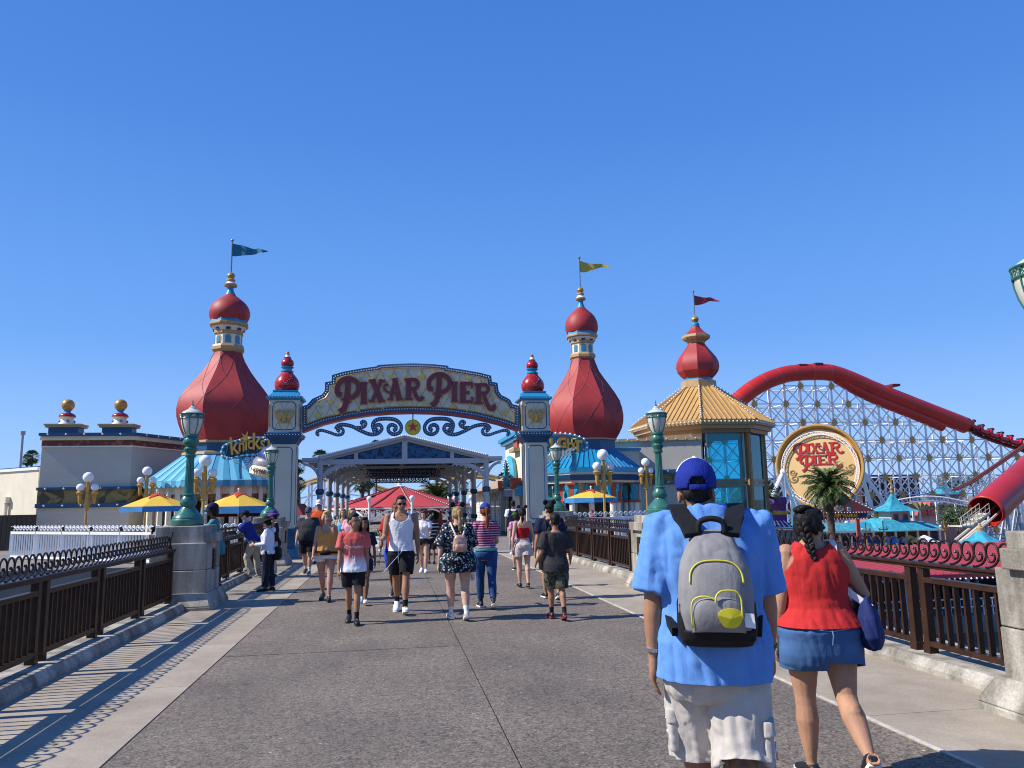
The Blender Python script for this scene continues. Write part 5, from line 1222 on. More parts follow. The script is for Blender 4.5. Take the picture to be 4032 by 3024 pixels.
m = MB(); m.lathe([(.5, ap.z-.05), (.55, ap.z+.08), (.2, ap.z+.15), (.2, ap.z+.65), (.3, ap.z+.7), (.12, ap.z+.9)], (ap.x, YT2, 0), 12); m.build('cap', WHITE, t); m = MB(); m.sph((ap.x, YT2, ap.z+1.15), .32, 10); m.build('gold_ball', GOLD, t)
m = MB(); m.lathe([(Rt*1.0, zev-.16), (Rt*1.02, zev-.16), (Rt*1.02, zev-.02), (Rt*1.0, zev-.02)], (ap.x, YT2, 0), n, ro); m.build('ring_beam', WHITE, t)
for i in range(n):
    a, b_ = ro+2*PI*i/n, ro+2*PI*(i+1)/n; A = V((ap.x+math.cos(a)*Rt*1.03, YT2+math.sin(a)*Rt*1.03, 0)); B = V((ap.x+math.cos(b_)*Rt*1.03, YT2+math.sin(b_)*Rt*1.03, 0))
    m = MB(); m.tube([A, A+SZ*(zev+.55)], .11, 8); m.lathe([(.16, zev+.5), (.16, zev+.56)], (A.x, A.y, 0), 8); po = m.build('post', WHITE, t)
    m = MB(); m.sph(A+SZ*(zev+.78), .25, 14); m.build('globe', GLOBE, po, 180)
    m = MB(); d = B-A
    arc = [A+d*(.04+.92*k_/14)+SZ*(zev-1.25+1.0*math.sin(PI*k_/14)) for k_ in range(15)]
    for p, q in zip(arc, arc[1:]): m.beam(p, q, .10, .13)
    for f in (.07, .14, .21, .79, .86, .93):
        r_ = .16 if f in (.14, .86) else .12; c_ = A+d*f+SZ*(zev-.34-(.12 if f in (.07, .93) else 0)); dd = d.normalized(); m.tube([c_+dd*r_*math.cos(PI*q/5)+SZ*r_*math.sin(PI*q/5) for q in range(10)], .025, 4, closed=True)
    m.build('arched_lattice', WHITE, po)
    m = MB(); vs = []
    for q in range(12): p = A+d*q/12; p2 = A+d*(q+1)/12; m.add([p+SZ*(zev-.17), p2+SZ*(zev-.17), p2+SZ*(zev-.30), (p+p2)/2+SZ*(zev-.48), p+SZ*(zev-.30)], [(0, 1, 2, 3, 4)])
    for v in range(len(m.v)): x, y, z = m.v[v]; m.v[v] = (ap.x+(x-ap.x)*.95, YT2+(y-YT2)*.95, z)
    m.build('valance', TENT, t, None)
# ------------------------------------------------------------------ planter, folded red umbrella, low things on the plaza
a = P(1440, 2150, 33); b_ = P(1585, 2150, 33)
t = thing('planter', 'low white curved planter wall with green plants under the red tent', 'planter', ((a.x+b_.x)/2, 34, 0)); m = MB(); cx, rx = (a.x+b_.x)/2, (b_.x-a.x)/2
m.lathe([(rx*1.0, -.03), (rx, .30), (rx*1.04, .32), (rx*1.04, .38), (rx*.92, .38), (rx*.92, .25)], (cx, 34, 0), 28); m.build('wall', WHITE, t)
m = MB()
for i in range(14): an = i*2.4; leaf_blob(m, (cx+rx*.75*math.cos(an)*(i/14)**.5, 34+rx*.75*math.sin(an)*(i/14)**.5, .42), .16, .16, .12+.10*(i % 3), 110, .045)
m.build('plants', mat('planter_leaf', (.055, .13, .025), .55, var=.5, scale=3), t, None)
m = MB()
for i in range(46): an = i*2.4; q = rx*.85*math.sqrt(i/46); m.bulb((cx+q*math.cos(an), 34+q*math.sin(an), .55+.10*math.sin(i*3.1)), .028)
m.build('flowers', mat('pink_white_flowers', (.65, .35, .40), .6, var=.5, scale=6), t)
c_ = P(1735, 2060, 42); t = thing('folded_umbrella', 'closed red patio umbrella standing on the plaza under the canopy', 'umbrella', (c_.x, 42, 0)); k = mpp(1735, 2060, 42)
m = MB(); m.lathe([(.03, 1.32), (.07, 1.26), (.10, 1.05), (.15, .5), (.17, .25), (.05, .22)], (c_.x, 42, 0), 12, flute=6, fd=.22); m.build('canopy', UR, t); m = MB(); m.tube([(c_.x, 42, 0), (c_.x, 42, 1.42)], .025, 6); m.lathe([(.3, 0), (.3, .08)], (c_.x, 42, 0), 12); m.build('pole', WHITE, t)
def rpt(x, y, Y): return P(850+x/3.3175, 1850+y/3.3175, Y)
a = rpt(1050, 440, 33); b_ = rpt(1160, 590, 33)
t = thing('red_awning', 'dark red fringed awning corner showing right of the left gate pillar', 'awning', (a.x, 33, 0))
m = MB(); z0, z1 = a.z, b_.z; m.add([(a.x-2.6, 33, z0), (a.x+.02, 33, z0), (b_.x, 32.4, z1), (a.x-3.2, 32.4, z1), (a.x-2.6, 36, z0), (a.x+.02, 36, z0), (b_.x, 36.6, z1), (a.x-3.2, 36.6, z1)], [(0,1,2,3),(7,6,5,4),(0,4,5,1),(1,5,6,2),(2,6,7,3),(3,7,4,0)]); m.build('canvas', mat('dark_red_canvas', (.20, .012, .012), .7), t, None)
m = MB()
for x in (a.x-3.0, b_.x-.2):
    for y in (32.6, 36.4): m.tube([(x, y, 0), (x, y, z1+.1)], .05, 6)
m.build('frame', WHITE, t)
for i, (px, py, lb) in enumerate(((1165, 2160, 'white slatted chair left of the man in the dark grey polo'), (1200, 2165, 'white slatted chair beside the dark shorts of the man in the polo'))):
    q = G(px, 2192); t = thing('patio_chair', lb, 'chair', (q.x, q.y, 0)); m = MB(); x, y = q.x, q.y
    m.box((x-.24, y-.24, .42), (x+.24, y+.24, .46)); m.build('seat', WHITE, t); m = MB()
    for k_ in range(5): m.box((x-.22+k_*.1, y+.2, .47), (x-.16+k_*.1, y+.23, .9))
    m.box((x-.25, y+.2, .9), (x+.25, y+.24, .97)); m.build('backrest', WHITE, t)
    for sx in (-1, 1):
        for sy in (-1, 1): m = MB(); m.box((x+sx*.21-.025, y+sy*.21-.025, 0), (x+sx*.21+.025, y+sy*.21+.025, .42)); m.build('leg', WHITE, t)
# white coaster framework seen through the canopy
t = thing('coaster_framework', 'white coaster framework with tan track glimpsed under the canopy beyond the tent', 'roller coaster', (0, 112, 0))
m = MB(); x0, x1 = P(1165, 1950, 112).x, P(2010, 1950, 112).x; zt = P(1230, 1918, 112).z; nb = 17
for i in range(nb+1):
    x = x0+(x1-x0)*i/nb; zz_ = zt+1.2*math.sin(i*.55); m.beam((x, 112, 0), (x, 112, zz_), .30, .30); m.beam((x, 116, 0), (x, 116, zz_), .25, .25)
    if i < nb:
        x2 = x0+(x1-x0)*(i+1)/nb; z2 = zt+1.2*math.sin((i+1)*.55)
        for h in (.30, .62): m.beam((x, 112, zz_*h), (x2, 112, z2*h), .18, .18)
        m.beam((x, 112, 0), (x2, 112, z2*.62), .15, .15); m.beam((x, 112, zz_*.62), (x2, 112, z2), .15, .15); m.beam((x, 112, zz_), (x, 116, zz_), .2, .2)
m.build('support_frame', STEELW, t, None)
m = MB(); pts = [(x0+(x1-x0)*i/60, 114, zt+.35+1.2*math.sin(i*nb/60*.55)) for i in range(61)]; m.tube([(x, y-1, z) for x, y, z in pts], .18, 5); m.tube([(x, y+1, z) for x, y, z in pts], .18, 5); m.tube([(x, y, z-.4) for x, y, z in pts], .30, 6); m.build('track', mat('tan_track_paint', (.42, .27, .09), .5), t)
# ------------------------------------------------------------------ right background across the lake
z4 = ZF(2500, 1300, 1.4439); z7 = ZF(2900, 1600, 1.954); z8 = ZF(2950, 1900, 2.458)
YK = 124; ZG = -6.5
def kpt(zf, x, y, Y): return P(*zf(x, y), Y)
kk = mpp(3537, 1804, YK); ref = P(3537, 1804, YK); dx, dz = 65.6*kk, 71.5*kk
t = thing('roller_coaster', 'huge red tube coaster hill on a white lattice with gold sunburst stars, across the lake', 'roller coaster', (ref.x, YK, ZG))
tubep = [(380,640),(470,520),(560,425),(610,380),(660,340),(730,298),(800,268),(870,249),(950,240),(1050,238),(1120,244),(1200,270),(1290,308),(1350,335),(1500,394),(1700,472),(1880,542)]
cen = [kpt(z4, x, y, YK) for x, y in tubep]; cs = spline(cen, 6); rt_ = 47*mpp(3300, 1480, YK)/1.4439
TUBE = mat('red_tube_paint', (.44, .022, .016), .35, var=.18, scale=.15)
m = MB(); m.tube(cs, rt_, 24, cap=False); tb = m.build('tube', TUBE, t, 60); tb.modifiers.new('thickness', 'SOLIDIFY').thickness = .12
m = MB()
for i in range(9, len(cs)-1, 7):
    d = (cs[i+1]-cs[i-1]).normalized(); m = MB(); m.tube([cs[i]-d*.06, cs[i]+d*.06], rt_*1.008, 24, cap=False); m.build('tube_band', mat('dull_red_band', (.44, .08, .06), .5), tb)
m = MB(); lowp = [kpt(z4, x, y, YK) for x, y in ((1150,276),(1270,346),(1400,405),(1600,484),(1750,548))]; m.tube(spline(lowp, 4), rt_*.66, 14); m.build('lower_trough', TUBE, t)
m = MB()
for x, y in ((940, 200), (1030, 193), (1465, 312)): p = kpt(z4, x, y+4, YK); m.cbox(p, (1.5, 2.2, .4), 0)
m.build('tube_hatch', mat('dark_red_paint', (.16, .012, .012), .5), tb)
def top_at(x):                                             # underside of tube / track above a column
    best = None
    for a, b_ in zip(path, path[1:]):
        if a.x <= x <= b_.x: f = (x-a.x)/(b_.x-a.x); best = a.z+(b_.z-a.z)*f
    return best
tr_pts = [kpt(z4, x, y, YK) for x, y in ((1880,548),(1960,590),(2080,635),(2212,678),(2400,745),(2700,860))]
path = cs+spline(tr_pts, 4)
cols = []; i0, i1 = -12, 13
for i in range(i0, i1+1):
    x = ref.x+i*dx; z = top_at(x)
    if z is None: continue
    z -= rt_*.95 if x < cs[-1].x else .35; cols.append((i, x, z))
    m = MB()
    for y in (YK, YK+6): m.tube([(x, y, ZG), (x, y, z)], .20 if y == YK else .16, 6)
    m.build('column', STEELW, t, None)
top = dict((i, (x, z)) for i, x, z in cols); jmin = math.floor((ZG-ref.z)/dz)
for lay, y in ((0, YK), (1, YK+6)):
    m = MB()
    for i, x, z in cols:
        if i+1 not in top: continue
        x2, z2 = top[i+1]
        for j in range(jmin, 14):
            za, zb = ref.z+j*dz, ref.z+(j+1)*dz; za = max(za, ZG)
            zm = min(z, z2)
            if za < zm+.3: m.tube([(x, y, za), (x2, y, za)], .10, 5)
            if zb <= max(z, z2)+.8 and (lay == 0 or j % 2 == 0):
                m.tube([(x, y-.02, za), (x2, y-.02, min(zb, z2))], .105, 5); m.tube([(x, y+.05, min(zb, z)), (x2, y+.05, za)], .105, 5)
            if za < zm and lay == 0 and (i+j) % 2 == 0: m.beam((x, y, za), (x, y+6, za), .14, .14)
    m.build('lattice_bracing', STEELW, t, None)
STARG = mat('gold_sunburst', (.56, .34, .10), .5, var=.2)
for i, x, z in cols:
    for j in range(jmin+1, 14):
        zz_ = ref.z+j*dz
        if (i+j) % 2 == 0 and zz_ < z-.2: m = MB(); m.prism(star_poly(x, zz_, .74, 0, 12, .52), (0, YK-.22, 0), SX, SZ, .14); m.build('sunburst_star', STARG, t)
        elif zz_ < z-.2: m = MB(); m.sph((x, YK-.15, zz_), .12, 6); m.build('joint_node', mat('grey_joint', (.30, .30, .32), .5), t)
sp = spline(tr_pts, 6); m = MB()
for o in (-.7, .7): m.tube([p+V((0, o, .15)) for p in sp], .13, 6)
m.tube([p+V((0, 0, -.35)) for p in sp], .28, 6)
for p in sp[::1]: m.beam(p+V((0, -1.3, -.2)), p+V((0, 1.3, -.2)), .15, .12)
m.build('track', mat('track_dark_red', (.14, .02, .018), .5), t)
m = MB(); hp = [kpt(z4, x, y, YK-2) for x, y in ((2212,655),(2050,768),(1900,868),(1810,910))]
m.tube(hp, .28, 6); m.tube([p+V((0, -1.2, .1)) for p in hp], .12, 5); m.build('return_track', mat('track_brown_red', (.13, .035, .03), .5), t)
# train
tr = thing('coaster_train', 'red coaster train leaving the end of the red tube at the right', 'coaster train', (cs[-1].x+4, YK, cs[-1].z))
CARM = mat('train_red_enamel', (.50, .012, .02), .3); SEATM = mat('dark_seat', (.03, .015, .015), .6)
L_ = 0; acc = 0
q = sp; want = 1.2; 
for a, b_ in zip(q, q[1:]):
    d = (b_-a); l = d.length; u = d.normalized()
    while acc+l > want and want < 40:
        p = a+u*(want-acc); up = V((0, 1, 0)).cross(u); up = -up if up.z < 0 else up
        m = MB(); pr = [(-.8, .25), (.75, .25), (.95, .55), (.70, .95), (.25, .80), (-.35, .80), (-.45, 1.35), (-.75, 1.4), (-.9, .8)]
        vs = [p+u*x+up*z+V((0, s, 0)) for s in (-.85, .85) for x, z in pr]; n = len(pr); m.add(vs, [tuple(range(n)), tuple(range(2*n-1, n-1, -1))]+[(i, n+i, n+(i+1) % n, (i+1) % n) for i in range(n)]); ca = m.build('car', CARM, tr, None)
        m = MB()
        for s in (-.4, .4): m.beam(p+u*-.35+up*.8+V((0, s, 0)), p+u*-.5+up*1.75+V((0, s, 0)), .5, .3); m.sph(p+u*-.15+up*1.65+V((0, s, 0)), .2, 6)
        m.build('seats', SEATM, ca, None); want += 2.05
    acc += l
# lower tube
LT = [P(*z4(1990, 1035), 84), P(*z4(2110, 925), 87), P(*z4(2260, 790), 91), P(*z4(2420, 640), 95), P(*z4(2600, 470), 100)]
rl = 92*mpp(3900, 2000, 84)/1.4439
t = thing('lower_tube', 'big red coaster tube slanting down to an open dark mouth at the right edge', 'coaster tube', LT[0])
m = MB(); ls = spline(LT, 5); m.tube(ls, rl, 32, cap=False); o = m.build('shell', TUBE, t, 60); o.modifiers.new('thickness', 'SOLIDIFY').thickness = .10
m = MB()
for f in (6, 12): d = (ls[f+1]-ls[f-1]).normalized(); m.tube([ls[f]-d*.05, ls[f]+d*.05], rl*1.008, 32, cap=False)
m.build('band', mat('dull_red_band', (.44, .08, .06), .5), o)
m = MB(); d = (ls[5]-ls[0]).normalized(); 
for s in (-.8, .8): m.tube([ls[0]+V((0, s, -rl*.45)), ls[6]+V((0, s, -rl*.45))], .14, 6)
tend = P(*z4(1850, 1195), 82); 
for s in (-.8, .8): m.tube([ls[0]+V((0, s, -rl*.45)), tend+V((0, s, 0))], .16, 6)
m.tube([ls[0]+V((0, 0, -rl*.6)), tend+V((0, 0, -.3))], .3, 6); m.build('track', mat('cream_track', (.55, .50, .40), .5), t)
m = MB(); s0, s1 = P(*z4(1880, 1120), 80), P(*z4(1990, 1035), 80.5)
for i in range(12): p = s0+(s1-s0)*i/12; m.cbox(p, (.42, 1.5, .08))
for s in (-.75, .75):
    m.beam(s0+V((0, s, -.1)), s1+V((0, s, -.1)), .1, .25); m.beam(s0+V((0, s, 1.0)), s1+V((0, s, 1.0)), .06, .06); m.beam(s0+V((0, s, .5)), s1+V((0, s, .5)), .05, .05)
    for i in range(6): p = s0+(s1-s0)*i/5+V((0, s, 0)); m.beam(p, p+SZ*1.0, .05, .05)
pz = P(*z4(1850, 1110), 80); m.box((pz.x-.6, 79, pz.z-.15), (s0.x+.1, 81, pz.z))
for h in (.5, 1.0): m.box((pz.x-.6, 79, pz.z+h), (s0.x, 79.05, pz.z+h+.06))
for i in range(5): x = pz.x-.55+i*.5; m.box((x, 79, pz.z), (x+.06, 79.06, pz.z+1))
m.build('service_stairs', mat('cream_steel', (.60, .54, .42), .5), t, None)
m = MB()
for px, top_, Y in ((3960, 2000, 88), (4000, 1960, 90), (3900, 2090, 84), (4020, 2060, 86)):
    a = P(px, top_, Y); m.beam((a.x, Y, ZG-.8), a, .35, .35); m.beam((a.x-2, Y, ZG), (a.x, Y, a.z*.4), .2, .2)
for i in range(9): a = P(3880+i*25, 2120, 86); m.beam((a.x, 86, ZG-1), (a.x, 86, a.z+1.2*(i % 2)), .14, .14)
for h in (2105, 2150, 2190): m.beam(P(3860, h, 86), P(4110, h-4, 86), .12, .14)
m.build('supports', mat('blue_grey_steel', (.42, .48, .54), .5), t, None)

# ------------------------------------------------------------------ the big round sign
YB_ = 112; c0 = kpt(z7, 638, 458, YB_); kb = mpp(3227, 1835, YB_)/1.954; Rb = 322*kb
GDISC = mat('ochre_disc_paint', (.48, .26, .07), .55, var=.06, scale=.3); PDISC = mat('pale_ochre_panel', (.74, .48, .20), .6, var=.05, scale=.4)
t = thing('round_sign', 'giant round ochre dish sign with red letters PIXAR PIER inside a white truss ring', 'sign', (c0.x, YB_, ZG)); ROUND = t
m = MB(); ydisc(m, c0.x, c0.z, [(Rb*.80, YB_+1.2), (Rb*.98, YB_+.9), (Rb, YB_-.5), (Rb*.985, YB_-.62), (Rb*.955, YB_-.62), (Rb*.945, YB_-.5), (Rb*.90, YB_+.3), (Rb*.89, YB_+.32)], 64); ds = m.build('dish', GDISC, t, 40)
m = MB(); ydisc(m, c0.x, c0.z, [(Rb*.875, YB_+.31), (Rb*.875, YB_+.12), (Rb*.86, YB_+.10)], 64); pn = m.build('face_panel', PDISC, ds, 40)
class PL7(Plane): pass
w7 = lambda x, y: (lambda p: (p.x, p.z))(kpt(z7, x, y, YB_))
lettering([('P',(466,280,550,402),True),('I',(546,285,574,362),False),('X',(572,283,636,362),False),('A',(630,280,704,362),False),('R',(704,280,786,366),False),
           ('P',(512,372,592,494),True),('I',(592,376,622,452),False),('E',(626,374,684,450),False),('r',(688,370,778,478),False)], Plane(w7, YB_+.08), pn, mat('sign_red_letter', (.52, .022, .016), .4), mat('sign_navy_outline', (.16, .15, .16), .5), .10, .045, 'letter', .86)
m = MB()
for cx, cz, r, s in ((455, 510, 26, 1), (465, 560, 34, -1), (845, 480, 32, -1), (835, 520, 24, 1), (560, 580, 26, 1), (800, 560, 26, -1)):
    m.tube([(w7(cx+s*r*(1-k/24)*math.cos(k*.45), cz+r*(1-k/24)*math.sin(k*.45))[0], YB_+.09, w7(0, cz+r*(1-k/24)*math.sin(k*.45))[1]) for k in range(21)], .13, 5)
m.build('scroll_ornament', mat('tan_ornament', (.42, .25, .09), .6), pn)
m = MB(); cc = kpt(z7, 650, 478, YB_-.35); r1_, r2_ = 282*kb, 262*kb; nn_ = 44
ring = lambda r, a, y: V((cc.x+r*math.cos(a), y, cc.z+r*math.sin(a)))
for r in (r1_, r2_): m.tube([ring(r, 2*PI*k/96, YB_-.35) for k in range(96)], .07, 6, closed=True)
for k in range(nn_): a, b_ = 2*PI*k/nn_, 2*PI*(k+.5)/nn_; e = 2*PI*(k+1)/nn_; m.beam(ring(r1_, a, YB_-.35), ring(r2_, b_, YB_-.35), .07, .07, V((0, 1, 0))); m.beam(ring(r2_, b_, YB_-.35), ring(r1_, e, YB_-.35), .07, .07, V((0, 1, 0)))
m.build('truss_ring', STEELW, t)
m = MB()
hubs = [(945, 470), (358, 505)]
for (hx, hy), feet in zip(hubs, (((1150, 760), (905, 640), (1045, 800)), ((270, 700), (432, 700), (380, 800)))):
    h = kpt(z7, hx, hy, YB_-1.0); m.sph(h, .5, 8)
    for fx_, fy in feet: f = kpt(z7, fx_, fy, YB_-1.0); d = (f-h); e = h+d*((ZG-h.z)/d.z); m.tube([h, e], .32, 8)
    m.beam(h, V((c0.x+(h.x-c0.x)*.97, YB_, h.z)), .3, .3)
hb = kpt(z7, 430, 690, YB_-1.0); m.sph(hb, .4, 8)
for fx_, fy in ((370, 760), (500, 770), (430, 800)): f = kpt(z7, fx_, fy, YB_-1.0); d = f-hb; m.tube([hb, hb+d*((ZG-hb.z)/d.z)], .22, 6)
lg = m.build('support_legs', STEELW, t); rm_ = Matrix.Rotation(R(40), 3, 'Z')
for v in lg.data.vertices: v.co = rm_ @ v.co

ROUND.rotation_euler = (0, 0, R(-40))
# ------------------------------------------------------------------ palms, trees, buildings beyond
date_palm(*z7(705, 622), 92, 100, ZG, 'tall date palm before the round ochre sign, right of the tower', 70, .42)
date_palm(*z7(165, 690), 94, 82, ZG, 'date palm half hidden by the right edge of the glass tower', 56, .4)
bush_tree(*z7(1690, 850), 86, 74, 60, ZG, 'round green tree left of the open mouth of the lower red tube')
DT = mat('dark_tree_leaf', (.030, .055, .018), .6, var=.5, scale=1)
bush_tree(*z7(1660, 590), 150, 62, 46, ZG, 'dark green tree behind the white lattice, beyond the small turquoise roof', 2000, m_=DT)
bush_tree(*z7(1810, 580), 155, 52, 40, ZG, 'dark green tree behind the lattice above the lower red tube', 1600, m_=DT)
bush_tree(*z7(1960, 610), 152, 44, 36, ZG, 'dark green tree directly behind the lower red tube', 1200, m_=DT)
def plain_building(nm, label, zf, x0, y0, x1, Y, dep, m_, extra=None):
    a, b_ = kpt(zf, x0, y0, Y), kpt(zf, x1, y0, Y); t = thing(nm, label, 'building', ((a.x+b_.x)/2, Y+dep/2, ZG))
    m = MB(); m.box((a.x, Y, ZG), (b_.x, Y+dep, (a.z+b_.z)/2)); m.build('wall', m_, t, None)
    m = MB(); m.box((a.x-.2, Y-.2, (a.z+b_.z)/2), (b_.x+.2, Y+dep+.2, (a.z+b_.z)/2+.35)); m.build('roof', mat('dark_parapet', (.05, .045, .045), .7), t, None)
    m = MB(); n = max(3, int((b_.x-a.x)/3.2))
    for i in range(n):
        x = a.x+(b_.x-a.x)*(i+.15)/n; m.box((x, Y-.04, (a.z+b_.z)/2-2.6), (x+(b_.x-a.x)/n*.7, Y+.0, (a.z+b_.z)/2-.7))
    m.build('window_band', mat('dark_glass', (.02, .022, .028), .2), t, None); return t, a, b_
plain_building('show_building', 'dark brown show building behind the white lattice right of the round sign', z7, 955, 540, 1400, 142, 20, mat('dark_brown_wall', (.055, .034, .027), .8))
plain_building('show_hall', 'dark brown hall behind the lattice left of the round sign', z7, 180, 590, 470, 140, 18, mat('brown_wall', (.10, .062, .045), .8))
plain_building('long_building', 'low pinkish building beyond the midway under the white lattice', z7, 1000, 780, 1850, 118, 8, mat('dusty_pink_wall', (.38, .20, .16), .8))
TQ = mat('turquoise_shingles', (.035, .33, .44), .6)
tt, bb, N, L = nodes_of(TQ); nn = tex(tt, 'Voronoi', 2.2); rr_ = ramp(tt, [(0, (.020, .20, .30)), (1, (.055, .40, .50))]); L.new(nn.outputs['Color'], rr_.inputs[0]); L.new(rr_.outputs[0], bb.inputs['Base Color'])
PINK = mat('pink_trim', (.42, .09, .08), .6)
YM = 104
def hip(m, x0, x1, y0, y1, z0, z1, ins, iny):
    m.add([(x0, y0, z0), (x1, y0, z0), (x1, y1, z0), (x0, y1, z0), (x0+ins, y0+iny, z1), (x1-ins, y0+iny, z1), (x1-ins, y1-iny, z1), (x0+ins, y1-iny, z1)], [(3,2,1,0),(4,5,6,7),(0,1,5,4),(1,2,6,5),(2,3,7,6),(3,0,4,7)])
t = thing('midway_building', 'long midway building with turquoise shingle roofs and a pointed lantern turret across the lake', 'building', (kpt(z8, 1400, 400, YM).x, YM, ZG))
a, b_ = kpt(z8, 380, 468, YM), kpt(z8, 1900, 450, YM); zr = kpt(z8, 1000, 392, YM+3).z; ze_ = kpt(z8, 1000, 468, YM).z
m = MB(); hip(m, a.x, b_.x, YM, YM+9, ze_, zr, 1.2, 3.2)
p0, p1 = kpt(z8, 1290, 462, YM-2), kpt(z8, 1800, 458, YM-2); pk = kpt(z8, 1480, 345, YM+1).z; cxm = (p0.x+p1.x)/2-.6
hip(m, p0.x, p1.x, YM-2, YM+8, ze_-.05, pk, (p1.x-p0.x)/2-1.6, 3.4); m.build('roof', TQ, t, None)
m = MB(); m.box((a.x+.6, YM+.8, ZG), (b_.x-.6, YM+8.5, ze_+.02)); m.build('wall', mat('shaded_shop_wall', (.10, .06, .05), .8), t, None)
m = MB(); m.box((a.x, YM-.05, ze_-.28), (b_.x, YM+.15, ze_-.02)); m.build('fascia', WHITE, t, None)
for i in range(14):
    x = a.x+(b_.x-a.x)*(i+.5)/14; m = MB(); m.box((x-.14, YM+.1, ZG), (x+.14, YM+.38, ze_-.2)); m.build('column', IVORY, t, None)
for i in range(13):
    x = a.x+(b_.x-a.x)*(i+1)/14; m = MB(); m.box((x-.9, YM+.7, ZG), (x+.9, YM+.82, ZG+2.2)); m.build('shop_opening', [DARK, PINK, NAVY, GOLD, DARK][i % 5], t, None)
l0, l1 = kpt(z8, 1375, 340, YM+1), kpt(z8, 1560, 340, YM+1); zl1 = kpt(z8, 1460, 276, YM+1).z; lx = (l0.x+l1.x)/2; lw = (l1.x-l0.x)/2
m = MB(); m.box((l0.x, YM+1, pk-1.4), (l1.x, YM+1+2*lw, zl1+.1)); lt = m.build('lantern', mat('pale_pink_wall', (.52, .38, .35), .7), t, None)
for f in (-.5, .5):
    m = MB(); m.box((lx+f*lw-.42, YM+.93, zl1-1.9), (lx+f*lw+.42, YM+.99, zl1-.4)); w_ = m.build('window', PINK, lt, None); m = MB(); m.box((lx+f*lw-.24, YM+.90, zl1-1.7), (lx+f*lw+.24, YM+.925, zl1-.6)); m.build('pane', NAVY, w_, None)
def spire(x, y, z0, z1, hw, nm='spire_roof', tt_=None):
    m = MB(); m.lathe([(hw*1.41, z0), (hw*1.05, z0+(z1-z0)*.12), (hw*.52, z0+(z1-z0)*.36), (hw*.30, z0+(z1-z0)*.62), (hw*.06, z1)], (x, y, 0), 4, PI/4); o = m.build(nm, TQ, tt_, None)
    m = MB(); m.lathe([(.22, z1-.1), (.3, z1+.15), (.1, z1+.4), (.22, z1+.7), (.08, z1+1.1), (.12, z1+1.5), (.03, z1+2.6)], (x, y, 0), 8); m.cbox((x, y, z1+1.9), (.7, .08, .12)); m.build('gold_finial', GOLD, o); return o
spire(lx, YM+1+lw, zl1, kpt(z8, 1440, 100, YM+3).z, lw*1.62, 'spire_roof', t)
q = kpt(z8, 1920, 118, 128); t2 = thing('small_turret', 'small turquoise pyramid turret with a gold finial in front of the lattice', 'turret', (q.x, 128, ZG)); m = MB(); m.box((q.x-2, 127, ZG), (q.x+2, 131, q.z)); m.build('wall', mat('pale_pink_wall', (.5, .4, .4)), t2, None); spire(q.x, 129, q.z, kpt(z8, 1900, 18, 128).z, 3.4, 'spire_roof', t2)
q = kpt(z7, 1885, 1048, 72); t3 = thing('turret_roof', 'bright turquoise turret roof standing behind the right railing scrolls', 'turret', (q.x, 72, -7)); m = MB(); m.box((q.x-1.1, 71.1, -7.2), (q.x+1.1, 72.9, q.z)); m.build('wall', IVORY, t3, None)
m = MB(); zz_ = kpt(z7, 1870, 958, 72).z; m.lathe([(2.2, q.z-.1), (1.55, q.z+(zz_-q.z)*.25), (.7, q.z+(zz_-q.z)*.65), (.32, zz_)], (q.x, 72, 0), 8, PI/8); m.build('roof', TQ, t3, 20); m = MB(); m.lathe([(.3, zz_-.02), (.34, zz_+.3), (.2, zz_+.35), (.1, zz_+.8)], (q.x, 72, 0), 8); m.build('finial', TAN, t3)
# dormered roof behind
a, b_ = kpt(z8, 1590, 318, 116), kpt(z8, 1880, 318, 116); t = thing('dormer_building', 'turquoise roofed building with two red dormers left of the green tree', 'building', ((a.x+b_.x)/2, 118, ZG)); m = MB(); hip(m, a.x, b_.x, 116, 124, a.z, kpt(z8, 1750, 225, 119).z, 1.5, 3.4); m.build('roof', TQ, t, None); m = MB(); m.box((a.x+.5, 116.5, ZG), (b_.x-.5, 123.5, a.z)); m.build('wall', mat('pale_pink_wall', (.5, .4, .4)), t, None)
for x in (1680, 1770):
    p = kpt(z8, x, 300, 115.5); m = MB(); m.add([(p.x-1, 115.5, p.z-.3), (p.x+1, 115.5, p.z-.3), (p.x, 115.5, p.z+2), (p.x-1, 118.5, p.z-.3), (p.x+1, 118.5, p.z-.3), (p.x, 118.5, p.z+2)], [(0,1,2),(5,4,3),(0,3,4,1),(1,4,5,2),(2,5,3,0)]); m.build('dormer', PINK, t, None)
